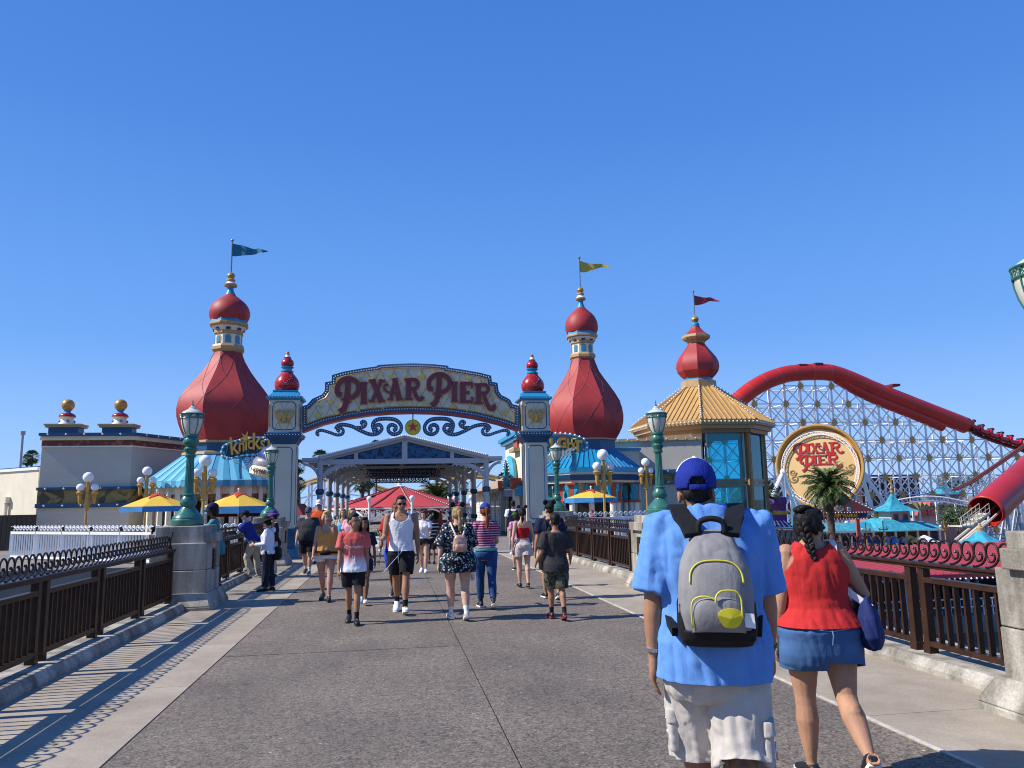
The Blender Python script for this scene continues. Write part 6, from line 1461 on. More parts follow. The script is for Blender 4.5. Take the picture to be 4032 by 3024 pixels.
# fan shaped tan shades
FAN = mat('tan_fan_canvas', (.40, .30, .14), .6)
tt, bb, N, L = nodes_of(FAN); wv = tex(tt, 'Wave', .9, wave_type='RINGS', rings_direction='Y')
for (x, y, hw, h, Y), lb in zip(((1290, 350, 110, 75, 108), (1650, 275, 150, 85, 112)), ('tan fan shaped shade left of the pointed turret roof', 'tan fan shaped shade above the dormer roof')):
    o = kpt(z8, x, y, Y); k = mpp(*z8(x, y), Y)/2.458; t = thing('fan_parasol', lb, 'shade', (o.x, Y, ZG)); m = MB(); n = 14
    for i in range(n):
        a0, a1 = PI*(.08+.84*i/n), PI*(.08+.84*(i+1)/n); yo = .35 if i % 2 else 0; y1 = .35-yo
        q0 = V((o.x+hw*k*math.cos(a0), Y+yo, o.z+h*k*math.sin(a0))); q1 = V((o.x+hw*k*math.cos(a1), Y+y1, o.z+h*k*math.sin(a1))); oo = V((o.x, Y, o.z)); e = V((0, .12, 0))
        m.add([oo, q0, q1, oo+e, q0+e, q1+e], [(0, 2, 1), (3, 4, 5), (0, 1, 4, 3), (1, 2, 5, 4), (2, 0, 3, 5)])
    m.build('fan', FAN, t, None); m = MB(); m.tube([(o.x, Y, ZG), (o.x, Y, o.z)], .16, 6); m.build('pole', WHITE, t)
# midway sign
a, b_ = kpt(z8, 560, 345, 101), kpt(z8, 1145, 330, 101); zt_ = kpt(z8, 900, 300, 101).z; zb_ = kpt(z8, 900, 345, 101).z; xm_ = (a.x+b_.x)/2
t = thing('midway_sign', 'navy board with gold capitals MIDWAY MANIA above the turquoise roof', 'sign', (xm_, 101, ZG))
m = MB(); m.box((a.x, 101, zb_), (b_.x, 101.3, zt_)); bd = m.build('board', NAVY, t, None); text_part('lettering', 'MIDWAY MANIA!', (zt_-zb_)*.98, GOLDL, bd, (kpt(z8, 880, 322, 101).x, 100.9, zb_+(zt_-zb_)*.16), depth=.05, spacing=1.06, bold=.03)
m = MB(); m.box((a.x-.3, 100.95, zt_), (b_.x+.3, 101.35, zt_+.22)); m.box((a.x-.3, 100.95, zb_-.22), (b_.x+.3, 101.35, zb_)); e0, e1 = kpt(z8, 760, 290, 101), kpt(z8, 1010, 290, 101)
m.prism([(e0.x-1.5, zt_+.2), (e1.x+3.5, zt_+.2), (e1.x+1, zt_+1.3), (e1.x-1, zt_+2.6), (e0.x+1, zt_+2.6), (e0.x-1, zt_+1.3)], (0, 101.3, 0), SX, SZ, .3); m.build('crest', PINK, t, None)
m = MB()
for p in resample([(a.x-.2, zt_+.12), (b_.x+.2, zt_+.12)], .45, False)+resample([(e0.x-1, zt_+.4), (e0.x-.6, zt_+1.4), (e0.x+1.2, zt_+2.4), (e1.x-1.2, zt_+2.4), (e1.x+1.2, zt_+1.3), (e1.x+3, zt_+.4)], .5, False)+resample([(a.x, zb_-.11), (b_.x, zb_-.11)], .45, False): m.bulb((p.x, 100.9, p.y), .11)
m.build('bulbs', BULB, bd)
for (x, y, rx, rz), mm in zip(((868, 252, 48, 30), (963, 258, 20, 22)), (IVORY, WHITE)):
    p = kpt(z8, x, y, 101); k = mpp(*z8(x, y), 101)/2.458; m = MB(); m.prism([(p.x+rx*k*math.cos(2*PI*i/24), p.z+rz*k*math.sin(2*PI*i/24)) for i in range(24)], (0, 100.98, 0), SX, SZ, .08); md = m.build('medallion', mm, t, None)
    m = MB(); m.prism([(p.x+rx*k*.7*math.cos(2*PI*i/24), p.z+rz*k*.62*math.sin(2*PI*i/24)) for i in range(24)], (0, 100.89, 0), SX, SZ, .03); m.build('medallion_centre', TAN if rx > 30 else SKYB, md, None)
for x in (a.x+1, b_.x-1.5): m = MB(); m.box((x, 101.4, ZG), (x+.5, 101.7, zb_)); m.build('leg', PINK, t, None)
# purple ride
PUR = mat('purple_paint', (.13, .03, .26), .5, var=.2); a, b_ = kpt(z8, 150, 480, 96), kpt(z8, 380, 480, 96)
t = thing('purple_ride', 'purple and white ride building with a yellow crest left of the woman with the braid', 'ride', ((a.x+b_.x)/2, 97, ZG)); m = MB(); q0, q1 = kpt(z8, 215, 225, 96), kpt(z8, 378, 225, 96); m.box((q0.x, 96.5, ZG), (q1.x, 100, q0.z+.2)); m.box((q0.x+.6, 96.3, q0.z+.2), (q1.x, 99, q0.z+1.1)); m.build('tower', PUR, t, None)
m = MB(); m.box((q0.x-.1, 96.3, kpt(z8, 300, 310, 96).z), (q1.x+.1, 96.5, kpt(z8, 300, 275, 96).z)); m.build('yellow_band', mat('ride_yellow', (.62, .40, .03), .5), t, None)
m = MB(); hz0, hz1 = kpt(z8, 150, 440, 95).z, kpt(z8, 300, 330, 95).z; m.add([(a.x-.5, 95, hz0), (q1.x, 95, hz0), (q1.x-.4, 97.5, hz1), (q0.x, 97.5, hz1), (a.x-.5, 100, hz0), (q1.x, 100, hz0)], [(0,1,2,3),(4,5,2,3),(0,3,4),(1,5,2),(0,4,5,1)]); rf = m.build('roof', PUR, t, None)
for i in range(6):
    f0, f1 = (i+.1)/6, (i+.45)/6; m = MB(); A = V((a.x-.5, 94.96, hz0)); B = V((q1.x, 94.96, hz0)); C = V((q0.x, 97.44, hz1)); D_ = V((q1.x-.4, 97.44, hz1)); m.quad(A+(B-A)*f0, A+(B-A)*f1, C+(D_-C)*f1, C+(D_-C)*f0); o = m.build('white_stripe', WHITE, rf, None); o.modifiers.new('thickness', 'SOLIDIFY').thickness = .03
m = MB(); m.box((a.x-.3, 95.3, ZG), (q1.x-.2, 99.8, hz0)); m.build('wall', PUR, t, None)
m = MB(); m.prism([(q0.x+.3, ZG), (q1.x-.3, ZG), (q1.x-.3, hz0-.6), ((q0.x+q1.x)/2, hz0-.1), (q0.x+.3, hz0-.6)], (0, 95.3, 0), SX, SZ, .05); m.build('white_panel', WHITE, t, None)
# white arched track bridge
t = thing('track_bridge', 'white arched truss bridge in front of the lattice behind the turret roofs', 'bridge', (kpt(z8, 1650, 200, 114).x, 114, ZG)); m = MB()
tp = spline([kpt(z8, x, y, 114) for x, y in ((1140,275),(1280,215),(1480,160),(1680,135),(1850,140),(2000,165),(2180,205),(2350,260))], 4); lw_ = [p-SZ*(42*mpp(*z8(1600, 180), 114)/2.458) for p in tp]
m.tube(tp, .12, 5); m.tube(lw_, .12, 5)
for i in range(len(tp)-1): m.beam(tp[i], lw_[i], .08, .08); m.beam(tp[i] if i % 2 else lw_[i], lw_[i+1] if i % 2 else tp[i+1], .07, .07)
for i in range(0, len(tp), 5): m.beam((tp[i].x, 114.2, ZG), lw_[i]+V((0, .2, 0)), .25, .25)
m.build('truss', STEELW, t)
# gold twin lamps by the water
for x, y, lb in ((1297, 440, 'gold twin globe lamp below the pointed turret across the lake'), (1890, 425, 'gold twin globe lamp before the round green tree'), (1130, 455, 'gold twin globe lamp between the palm trunk and the turret across the lake')):
    Y = 90; c_ = kpt(z8, x, y, Y); k = mpp(*z8(x, y), Y)/2.458; t = thing('twin_lamp', lb, 'street lamp', (c_.x, Y, ZG), group='gold twin lamps on the far shore')
    m = MB(); m.tube([(c_.x, Y, ZG), (c_.x, Y, c_.z+70*k)], 6*k, 6); m.box((c_.x-42*k, Y-.15, c_.z-22*k), (c_.x+42*k, Y+.15, c_.z-8*k)); m.build('post', LGOLD, t)
    for s in (-1, 1): m = MB(); m.sph((c_.x+s*42*k, Y, c_.z+4*k), 13*k, 10); m.build('globe', GLOBE, t, 180)
# far shore wall and railings
m = MB(); m.box((22.1, 87.6, -7.4), (95, 88.1, -6.1)); o = m.build('quay_wall', mat('quay_concrete', (.30, .25, .21), .8), None, None); tag(o, 'low concrete quay wall along the far lake shore', 'wall')
BN = [UB, UR, UY, WHITE, mat('market_green', (.05, .25, .08), .6)]
for i, (x, lb) in enumerate(((1390, 'small blue stall roof on the far shore right of the palm trunk'), (1560, 'small yellow stall roof on the far shore below the turret'), (1700, 'small white stall roof on the far shore near the green tree'), (1150, 'small dark stall on the far shore beside the palm trunk'))):
    p = kpt(z8, x, 560, 92); t = thing('market_stall', lb, 'stall', (p.x, 92, ZG)); m = MB(); m.lathe([(1.7, ZG+2.2), (.1, ZG+3.0)], (p.x, 92, 0), 4, PI/4); m.build('roof', [UB, UY, WHITE, NAVY][i], t, None)
    m = MB()
    for sx in (-1, 1):
        for sy in (-1, 1): m.tube([(p.x+sx, 92+sy, ZG), (p.x+sx, 92+sy, ZG+2.25)], .06, 5)
    m.box((p.x-1, 91, ZG), (p.x+1, 91.2, ZG+.9)); m.build('frame', WHITE, t, None)

# ------------------------------------------------------------------ red roofed dock on the lake
RROOF = mat('red_standing_seam_roof', (.34, .045, .065), .6, var=.08)
t = thing('dock_shelter', 'floating dock shelter with a wide red metal roof below the right railing', 'building', (25, 58, -7.2))
p1 = P(*z8(2150, 575), 34); pe = P(4100, 2150, 30)
D0, D1, D2 = 47, 58, 69; zr_ = P(3700, 2143, D1).z; ze_ = P(3700, 2262, D0).z; xa = P(3060, 2262, D0).x; DX = 62; dz_ = ze_-2.6
def roofpt(px, py, Y): return P(px, py, Y)
rl_ = [(xa-.6, D0, ze_), (DX, D0, ze_), (DX, D1, zr_), (xa+7, D1, zr_)]
m = MB(); m.add([V(p) for p in rl_]+[V((xa-.6, D2, ze_)), V((DX, D2, ze_))], [(0, 1, 2, 3), (3, 2, 5, 4), (0, 3, 4)]); rf = m.build('roof', RROOF, t, None); rf.modifiers.new('thickness', 'SOLIDIFY').thickness = .06
m = MB()
for i in range(90):
    x = xa-.3+i*.6
    if x > DX: break
    zf_ = 1. if x > xa+7 else (x-(xa-.6))/7.6
    m.beam((x, D0, ze_+.05), (x, D0+(D1-D0)*zf_, ze_+(zr_-ze_)*zf_+.05), .04, .07)
m.build('roof_seam', RROOF, rf, None)
m = MB(); m.box((xa-.6, D0-.1, ze_-.28), (DX, D0+.1, ze_-.02)); fa = m.build('eave_fascia', mat('red_fascia', (.36, .035, .05), .45), t, None)
m = MB()
for i in range(110): m.bulb((xa-.4+i*.4, D0-.14, ze_-.32), .09)
m.build('bulbs', BULB, fa)
for i in range(8):
    x = xa+i*4.6
    for y in (D0+.6, D1, D2-1): m = MB(); m.tube([(x, y, -7.3), (x, y, ze_-.1 if y != D1 else zr_-.1)], .2, 8); m.build('post', mat('pale_blue_post', (.45, .52, .58), .5), t)
m = MB(); m.box((xa-1, D0-.6, -7.35), (DX+1, D2+.5, dz_)); m.build('deck', mat('dock_planks', (.22, .19, .16), .8), t, None)
m = MB()
for h in (.5, 1.0): m.box((xa-1, D0-.5, dz_+h), (DX, D0-.42, dz_+h+.08))
x = xa-1
while x < DX: m.box((x, D0-.5, dz_), (x+.07, D0-.44, dz_+1.05)); x += .34
m.build('railing', WHITE, t, None)
m = MB(); m.box((xa-2, D2-4, dz_), (DX, D2-3.7, ze_+.3)); m.build('back_wall', mat('dock_wall_dark', (.10, .085, .075), .8), t, None)
for k in range(4): m = MB(); m.box((xa+2+k*7, D2-4.2, dz_+.5), (xa+6+k*7, D2-4.02, ze_-.2)); m.build('white_panel', mat('dock_panel', (.55, .52, .46), .6), t, None)
# ------------------------------------------------------------------ people
def skin(name, c): return mat('skin_'+name, c, .56, var=.16, scale=7, bump=.10, bscale=70, spec=.22)
SK_T = skin('tan', (.36, .185, .11)); SK_L = skin('light', (.56, .33, .235)); SK_M = skin('medium', (.42, .225, .135)); SK_D = skin('brown', (.20, .095, .052)); SK_R = skin('ruddy', (.50, .27, .185))
def hairmat(name, a, b):
    m = mat('hair_'+name, a, .62, spec=.2); t, bs, N, L = nodes_of(m); n = tex(t, 'Noise', 60, (1, 1, .12), Detail=4); r = ramp(t, [(.35, a), (.65, b)]); L.new(n.outputs['Fac'], r.inputs[0]); L.new(r.outputs[0], bs.inputs['Base Color']); add_bump(m, n.outputs['Fac'], .5, .006); return m
HB = hairmat('black', (.006, .005, .005), (.020, .016, .014)); HBR = hairmat('brown', (.035, .018, .010), (.09, .045, .024)); HBL = hairmat('blond', (.34, .22, .09), (.62, .46, .23)); HRD = hairmat('auburn', (.10, .025, .012), (.24, .07, .03)); HDB = hairmat('dark_blond', (.20, .12, .055), (.42, .28, .13)); HGR = hairmat('grey', (.22, .21, .20), (.42, .41, .40))
def cloth(name, c, rough=.8, var=.10):
    if name in MATS: return MATS[name]
    m = mat(name, c, rough, var=var, scale=7, spec=.2); t, b, N, L = nodes_of(m)
    n = tex(t, 'Noise', 9, (1, 1, .45), Detail=5, Distortion=.9); add_bump(m, n.outputs['Fac'], .5, .02); n3 = tex(t, 'Noise', 20, (1, 1, .3, .2, .3, 0), Detail=3, Distortion=1.2); add_bump(m, n3.outputs['Fac'], .25, .008); n2 = tex(t, 'Noise', 260, Detail=2); add_bump(m, n2.outputs['Fac'], .15, .002); return m
def remesh(mb, vox, it=3, wr=0., wscale=6., seed=0.):
    me = bpy.data.meshes.new('tmp'); me.from_pydata(mb.v, [], mb.f); bm = bmesh.new(); bm.from_mesh(me); bmesh.ops.recalc_face_normals(bm, faces=bm.faces); bm.to_mesh(me); bm.free()
    o = bpy.data.objects.new('tmp', me); col.objects.link(o)
    r = o.modifiers.new('r', 'REMESH'); r.mode = 'VOXEL'; r.voxel_size = vox; r.use_smooth_shade = True
    if it: s = o.modifiers.new('s', 'SMOOTH'); s.factor = .5; s.iterations = it
    dg = bpy.context.evaluated_depsgraph_get(); out = bpy.data.meshes.new_from_object(o.evaluated_get(dg)); bpy.data.objects.remove(o); bpy.data.meshes.remove(me)
    if wr:
        ns = [v.normal.copy() for v in out.vertices]
        for v, n in zip(out.vertices, ns):
            p = v.co*wscale; q = V((p.x*1.2+seed, p.y*1.2, p.z*.75)); k = .6*noise.noise(q)+.25*noise.noise(q*2.3+V((3, 1, seed)))+.5*abs(noise.noise(V((p.x*2, p.y*2, p.z*3.2+p.x*1.6))))+1.7*(abs(noise.noise(V((p.x*2.4+p.z*.35, p.y*2.4+seed, p.z*.42))))-.2)
            v.co += n*(max(-.35, k)*wr)
    return out
def ring_loft(m, rings, n=20, e=2.5):                      # rings: (centre, right, fwd, hw, hd)
    vs = []
    for c, r, f, hw, hd in rings:
        for k in range(n):
            t = 2*PI*k/n; ct, st = math.cos(t), math.sin(t)
            vs.append(c+r*(hw*math.copysign(abs(ct)**(2/e), ct))+f*(hd*math.copysign(abs(st)**(2/e), st)))
    fs = [(i*n+k, i*n+(k+1) % n, (i+1)*n+(k+1) % n, (i+1)*n+k) for i in range(len(rings)-1) for k in range(n)]
    m.add(vs, fs+[tuple(range(n-1, -1, -1)), tuple((len(rings)-1)*n+k for k in range(n))])
TORSO = {'m': [(.465,.070,.060,0),(.50,.094,.073,-.004),(.535,.098,.074,-.006),(.57,.094,.066,0),(.61,.090,.060,.004),(.65,.094,.062,.004),(.70,.103,.066,.002),(.745,.112,.068,0),(.785,.113,.062,-.004),(.812,.098,.052,-.008),(.835,.062,.042,-.010),(.855,.040,.036,-.006)],
         'f': [(.465,.074,.062,0),(.50,.100,.077,-.006),(.535,.104,.078,-.008),(.57,.095,.066,-.002),(.61,.080,.055,.004),(.65,.080,.055,.004),(.70,.088,.064,.008),(.735,.092,.070,.012),(.775,.094,.056,0),(.805,.086,.046,-.006),(.830,.052,.036,-.008),(.855,.034,.032,-.005)]}
class Person:
    def __init__(s, px, pytop, Y, label, cat, sex='m', fat=1., face=0., legs=(22, 6, -16, 22), arms=((-14, 6, 12), (16, 6, 18)), head=(0, 0), lean=2., skin=SK_M, vox=None, Hadd=0., group=None, curl=.5, kid=False, wide=1., z0=0., foot_yaw=6, hd=0., hx=0.):
        p = P(px, pytop, Y); s.H = H = max(.6, (p.z-z0+Hadd)/(1-hd)); s.sex = sex; s.fat = fat; s.skin = skin; s.kid = kid; s.seed = px*.013
        s.t = thing('person', label, cat, (p.x, Y, z0), face); s.vox = vox or (.0115 if Y < 16 else .015)
        hs_ = 1.13 if kid else 1.0; s.hs = hs_*(.97 if H > 1.75 else 1.0); s.face = face
        s.hip = []; s.knee = []; s.ank = []; s.toe = []; L1, L2 = .243*H, .240*H; hw = (.052 if sex == 'm' else .056)*H*min(1.25, .5+.5*fat)
        s.hz = .525*H; low = 9
        for i, (a, k) in enumerate(((legs[0], legs[1]), (legs[2], legs[3]))):
            sx = (-1, 1)[i]; h = V((sx*hw, 0, s.hz)); a, k = R(a), R(k)
            kn = h+V((-sx*.006*H, math.sin(a)*L1, -math.cos(a)*L1)); an = kn+V((-sx*.006*H, math.sin(a-k)*L2, -math.cos(a-k)*L2))
            pit = max(0., min(R(55), (k-a)-R(8))) if a < R(6) else (-R(12) if a > R(14) and k < R(16) else 0.)
            f = V((sx*math.sin(R(foot_yaw))*math.cos(pit), math.cos(R(foot_yaw))*math.cos(pit), -math.sin(pit)))
            heel = an-f*.038*H-V((0, 0, .036*H))*math.cos(pit); toe = heel+f*.148*H
            s.hip.append(h); s.knee.append(kn); s.ank.append(an); s.toe.append((heel, toe, f)); low = min(low, heel.z, toe.z)
        d = V((0, 0, -low)); s.hip = [p+d for p in s.hip]; s.knee = [p+d for p in s.knee]; s.ank = [p+d for p in s.ank]; s.toe = [(a+d, b+d, c) for a, b, c in s.toe]; s.hz -= low; s.dz = -low
        s.LM = Matrix.Translation(V((0, 0, s.hz))) @ Matrix.Rotation(-R(lean), 4, 'X') @ Matrix.Translation(V((0, 0, -s.hz)))
        s.M3 = s.LM.to_3x3(); s.rt = V((1, 0, 0)); s.fw = s.M3 @ V((0, 1, 0))
        sw = (.108 if sex == 'm' else .092)*H*wide; s.sho = []; s.elb = []; s.wri = []; s.adir = []
        for i, ar in enumerate(arms):
            sx = (-1, 1)[i]; a, b, e = R(ar[0]), R(ar[1]), R(ar[2]); b2 = b+R(ar[3]) if len(ar) > 3 else b*.4
            S_ = s.LM @ V((sx*sw, -.006*H, .808*H+s.dz)); d1 = V((sx*math.sin(b), math.sin(a)*math.cos(b), -math.cos(a)*math.cos(b))); E_ = S_+d1*.172*H
            d2 = V((sx*math.sin(b2), math.sin(a+e)*math.cos(b2), -math.cos(a+e)*math.cos(b2))); W_ = E_+d2*.150*H
            s.sho.append(S_); s.elb.append(E_); s.wri.append(W_); s.adir.append((d1, d2))
        s.nb = s.LM @ V((0, -.006*H, .845*H+s.dz)); s.HM = Matrix.Translation(s.LM @ V((hx*H, -.002*H, (.872-hd)*H+s.dz))) @ Matrix.Rotation(R(head[0]), 4, 'Z') @ Matrix.Rotation(-R(head[1]), 4, 'X')
        s.curl = curl; s.body()
    def hp(s, x, y, z):                                     # head space in units of H, origin at the top of the neck
        k = s.H*s.hs; return s.HM @ V((x*k, y*k, z*k))
    def sec(s, z, add=0., belly=None):
        T = TORSO[s.sex]; H = s.H
        for a, b in zip(T, T[1:]):
            if a[0] <= z <= b[0]:
                f = (z-a[0])/(b[0]-a[0]); q = [a[i]+(b[i]-a[i])*f for i in range(4)]; break
        else: q = list(T[0] if z < T[0][0] else T[-1])
        w = 1+(s.fat-1)*max(0, min(1, (.86-z)/.12)); bl = 1+(s.fat-1)*1.25*math.exp(-((z-.61)/.09)**2)
        return (s.LM @ V((0, q[3]*H+(bl-1)*.04*H, z*H+s.dz)), s.rt, s.fw, q[1]*H*w+add, q[2]*H*w*bl+add)
    def body(s):
        H = s.H; m = MB(); fa = .6+.4*s.fat; ft = 1.0 if s.sex == 'm' else .86
        ring_loft(m, [s.sec(z) for z in (.465, .5, .535, .57, .61, .65, .7, .745, .785, .812, .835, .855)])
        m.tube([s.nb-V((0, 0, .02*H)), s.HM @ V((0, .002*H, .03*H))], [.036*H*ft*fa, .031*H*ft*fa], 12)
        k = s.H*s.hs
        def ell(c, r, seg=14):
            b = MB().sph((0, 0, 0), 1, seg); m.add([s.hp(c[0]+v[0]*r[0], c[1]+v[1]*r[1], c[2]+v[2]*r[2]) for v in b.v], b.f)
        ell((0, -.004, .078), (.0425, .054, .052)); ell((0, .012, .045), (.034, .040, .044)); ell((0, .026, .018), (.020, .018, .016))
        ell((0, .051, .048), (.0075, .014, .011), 8); ell((0, .046, .058), (.005, .010, .016), 8); ell((0, .042, .026), (.013, .008, .006), 8)
        for sx in (-1, 1): ell((sx*.044, -.004, .052), (.006, .013, .020), 8)
        for i in (0, 1):
            sx = (-1, 1)[i]; S_, E_, W_ = s.sho[i], s.elb[i], s.wri[i]; d1, d2 = s.adir[i]
            m.sph(S_, .036*H*ft*fa, 12)
            m.tube([S_, S_+(E_-S_)*.35, S_+(E_-S_)*.75, E_, E_+(W_-E_)*.25, E_+(W_-E_)*.6, W_], [.034*H*ft*fa, .032*H*ft*fa, .026*H*ft*fa, .0225*H*ft*fa, .0245*H*ft*fa, .020*H*ft*fa, .0135*H*ft], 12)
            s.hand(m, i)
            h, kn, an = s.hip[i], s.knee[i], s.ank[i]; fl = (.58+.42*s.fat)*(1.0 if s.sex == 'm' else 1.03)
            m.tube([h+V((0, 0, .03*H)), h+(kn-h)*.3, h+(kn-h)*.7, kn-(kn-h)*.05, kn+(an-kn)*.08, kn+(an-kn)*.30, kn+(an-kn)*.62, kn+(an-kn)*.9, an], [.056*H*fl, .054*H*fl, .040*H*fl, .032*H*fl, .031*H*fl, .0345*H*fl, .026*H*fl, .0185*H, .020*H], 14)
            c = kn+(an-kn)*.30; m.sph(c+V((0, -.010*H, 0)), .027*H*fl, 10, 1, 1, 1.7)
            he, to, f = s.toe[i]; m.tube([an, he+V((0, 0, .024*H)), (he+to)/2+V((0, 0, .024*H)), to-f*.02*H+V((0, 0, .014*H))], [.020*H, .022*H, .022*H, .014*H], 10)
        me = remesh(m, s.vox, 2); o = link_mesh('body', me, s.skin, s.t, 180); s.bo = o
    def hand(s, m, i):
        H = s.H; sx = (-1, 1)[i]; W_ = s.wri[i]; d1, d2 = s.adir[i]; L = d2.normalized()
        inn = V((-sx, 0, 0)); inn = (inn-L*inn.dot(L)).normalized(); wd = L.cross(inn); 
        if wd.y < 0: wd = -wd
        fwd = wd; c = s.curl
        a, b = W_+L*.004*H, W_+L*.050*H; vs = []
        ring_loft(m, [(W_-L*.006*H, fwd, inn, .0135*H, .011*H), (W_+L*.012*H, fwd, inn, .018*H, .011*H), (W_+L*.034*H, fwd, inn, .0235*H, .0105*H), (W_+L*.052*H, fwd, inn, .023*H, .009*H), (W_+L*.057*H, fwd, inn, .019*H, .007*H)], 12, 2.6)
        for k, (off, ln) in enumerate(((.0175, .040), (.006, .046), (-.006, .043), (-.017, .034))):
            p = W_+L*.050*H+fwd*off*H; pts = [p]; ang = .12+c*.35+.10*k*c
            for q in range(3):
                d = L*math.cos(ang)+inn*math.sin(ang)+fwd*(off*3.0); pts.append(pts[-1]+d*ln*H*(.42, .32, .26)[q]); ang += c*.55
            m.tube(pts, [.0058*H, .0056*H, .0050*H, .0040*H], 8); m.sph(pts[-1], .0040*H, 6)
        p = W_+L*.014*H+fwd*.017*H; q = p+(L*.60+fwd*.62+inn*.45).normalized()*.026*H; r = q+(L*.82+fwd*.22+inn*.5).normalized()*.024*H
        m.tube([p, q, r], [.0078*H, .0066*H, .0052*H], 8); m.sph(r, .0052*H, 6)
    # ---- clothes
    def top(s, m_, hem=.50, sleeve=.62, add=.012, kind='tee', slv_add=None, flare=0., wr=.006, neck=.838, name='shirt', vox=None, scoop=(.768, .806)):
        H = s.H; m = MB(); rings = []; neck = .872 if kind == 'tank' else neck; fa = .6+.4*s.fat; ft = 1.0 if s.sex == 'm' else .86
        zs = [hem]+[z for z in (.5, .535, .57, .61, .65, .7, .745, .785, .812, .835) if hem+.012 < z < neck-.004]+[neck]
        for z in zs:
            f = max(0, min(1, (.70-z)/.2)); c, r, fw, hw, hd = s.sec(max(z, .50), add*H/1.7*1.0)
            c = V((c.x, c.y, 0))+V((0, 0, (s.LM @ V((0, 0, z*H+s.dz))).z)); hw += flare*f*H; hd += flare*f*H*.8
            if z < .535:
                hd = max(hd, abs(s.knee[0].y-s.hip[0].y)*.15+hd*.96)
            if kind == 'tank' and z > .78: hw += .010*H; hd += .006*H
            if kind == 'crop' and z > .74: pass
            rings.append((c, r, fw, hw, hd))
        ring_loft(m, rings, 26, 2.4)
        if kind in ('tee', 'long'):
            for i in (0, 1):
                S_, E_, W_ = s.sho[i], s.elb[i], s.wri[i]; g = (slv_add if slv_add is not None else add)*H
                inn = V(((1, -1)[i], 0, 0))
                if kind == 'tee':
                    e = S_+(E_-S_)*sleeve; m.tube([S_+inn*.05*H+V((0, 0, .002*H)), S_+V((0, 0, .0*H)), S_+(e-S_)*.5, e], [.043*H*fa*ft, .041*H*fa*ft+g*.5, .036*H*fa*ft+g*.8, .034*H*fa*ft+g*1.25], 16)
                else: m.tube([S_+inn*.05*H, S_, S_+(E_-S_)*.6, E_, E_+(W_-E_)*.5, W_-(W_-E_)*.02], [.040*H*fa*ft, .040*H*fa*ft, .031*H*fa*ft+g*.6, .027*H*fa*ft+g*.6, .024*H*fa*ft+g*.6, .018*H+g*.3], 14)
        me = remesh(m, vox or s.vox*(.75 if kind == 'tank' else .9), 5, wr, 7., s.seed)
        bm = bmesh.new(); bm.from_mesh(me); bmesh.ops.bisect_plane(bm, geom=bm.faces[:]+bm.edges[:]+bm.verts[:], plane_co=(0, 0, hem*H+s.dz+.009*H), plane_no=(0, 0, 1), clear_inner=True) if kind != 'long' else None; bm.to_mesh(me); bm.free()
        if kind == 'tank':                                  # cut the neckline and the arm holes
            bm = bmesh.new(); bm.from_mesh(me); inv = s.LM.inverted(); ax1, nx1 = ((.088, .064) if s.sex == 'm' else (.080, .058)); q = .7+.3*s.fat; kill = []
            for f in bm.faces:
                c = inv @ f.calc_center_median(); X, Z, Yc = abs(c.x)/H/q, (c.z-s.dz)/H, c.y/H
                f_ = max(0, min(1, (Z-.735)/.055)); arm = Z > .735 and X > (.125+(ax1-.125)*f_**.6)
                zf = scoop[0] if Yc > -.008 else scoop[1]
                if arm or (Z > zf and X < nx1*min(1, ((Z-zf)/.035))**.5) or Z > .853: kill.append(f)
            bmesh.ops.delete(bm, geom=kill, context='FACES'); bm.to_mesh(me); bm.free()
        o = link_mesh(name, me, m_, s.t, 180); s.sh = o
        if kind != 'long': d_ = o.modifiers.new('thickness', 'SOLIDIFY'); d_.thickness = .006; d_.offset = 0
        return o
    def bottom(s, m_, length=.7, add=.012, flare=0., waist=.585, wr=.006, name='shorts', vox=None, drop=False, baggy=False):
        H = s.H; m = MB(); fl = (.58+.42*s.fat); ends = []
        rings = [(c, r, f, hw*(1-.5*max(0, z-.53)), hd_*(1-2.2*max(0, z-.53))) for z in (.468, .5, .535, .57, waist) for c, r, f, hw, hd_ in [s.sec(z, add*H*(.5 if z > .56 else 1.0))]]
        if drop:
            c, r, f, hw, hd_ = rings[1]; rings = [(c-V((0, 0, .105*H)), r, f, hw*.90, hd_*.72), (c-V((0, 0, .085*H)), r, f, hw*1.0, hd_*.84), (c-V((0, 0, .05*H)), r, f, hw*1.03, hd_*.95)]+rings[1:]
        ring_loft(m, rings, 22, 2.3)
        for i in (0, 1):
            h, kn, an = s.hip[i], s.knee[i], s.ank[i]; sx = (-1, 1)[i]; g = add*H
            if length <= 1: e = h+(kn-h)*length; pts = [h+V((0, 0, .05*H)), h-V((0, 0, .02*H)), h+(e-h)*.5, e]; rr = [.030*H, .056*H*fl+g, .055*H*fl+g+flare*H*.4, (.057-.022*length)*H*fl+g+flare*H]
            else:
                f = length-1; e = kn+(an-kn)*f; pts = [h+V((0, 0, .02*H)), h+(kn-h)*.5, kn, kn+(e-kn)*.4, e]; rr = [.058*H*fl+g, .046*H*fl+g, .033*H*fl+g, .034*H*fl+g+flare*H*.5, (.033-.012*f)*H+g+flare*H]
            if baggy: rr = [.030*H, .056*H*fl+g, .050*H*fl+g+flare*H*.5, .046*H*fl+g+flare*H*.8, .046*H*fl+g+flare*H]; pts = [h+V((0, 0, .05*H)), h-V((0, 0, .02*H)), h+(kn-h)*.6, kn, e]
            m.tube(pts, rr, 16); ends.append((e, (e-pts[-2]).normalized(), (-1, 1)[i]))
        me = remesh(m, vox or s.vox*.9, 7, wr, 8., s.seed+4)
        bm = bmesh.new(); bm.from_mesh(me)
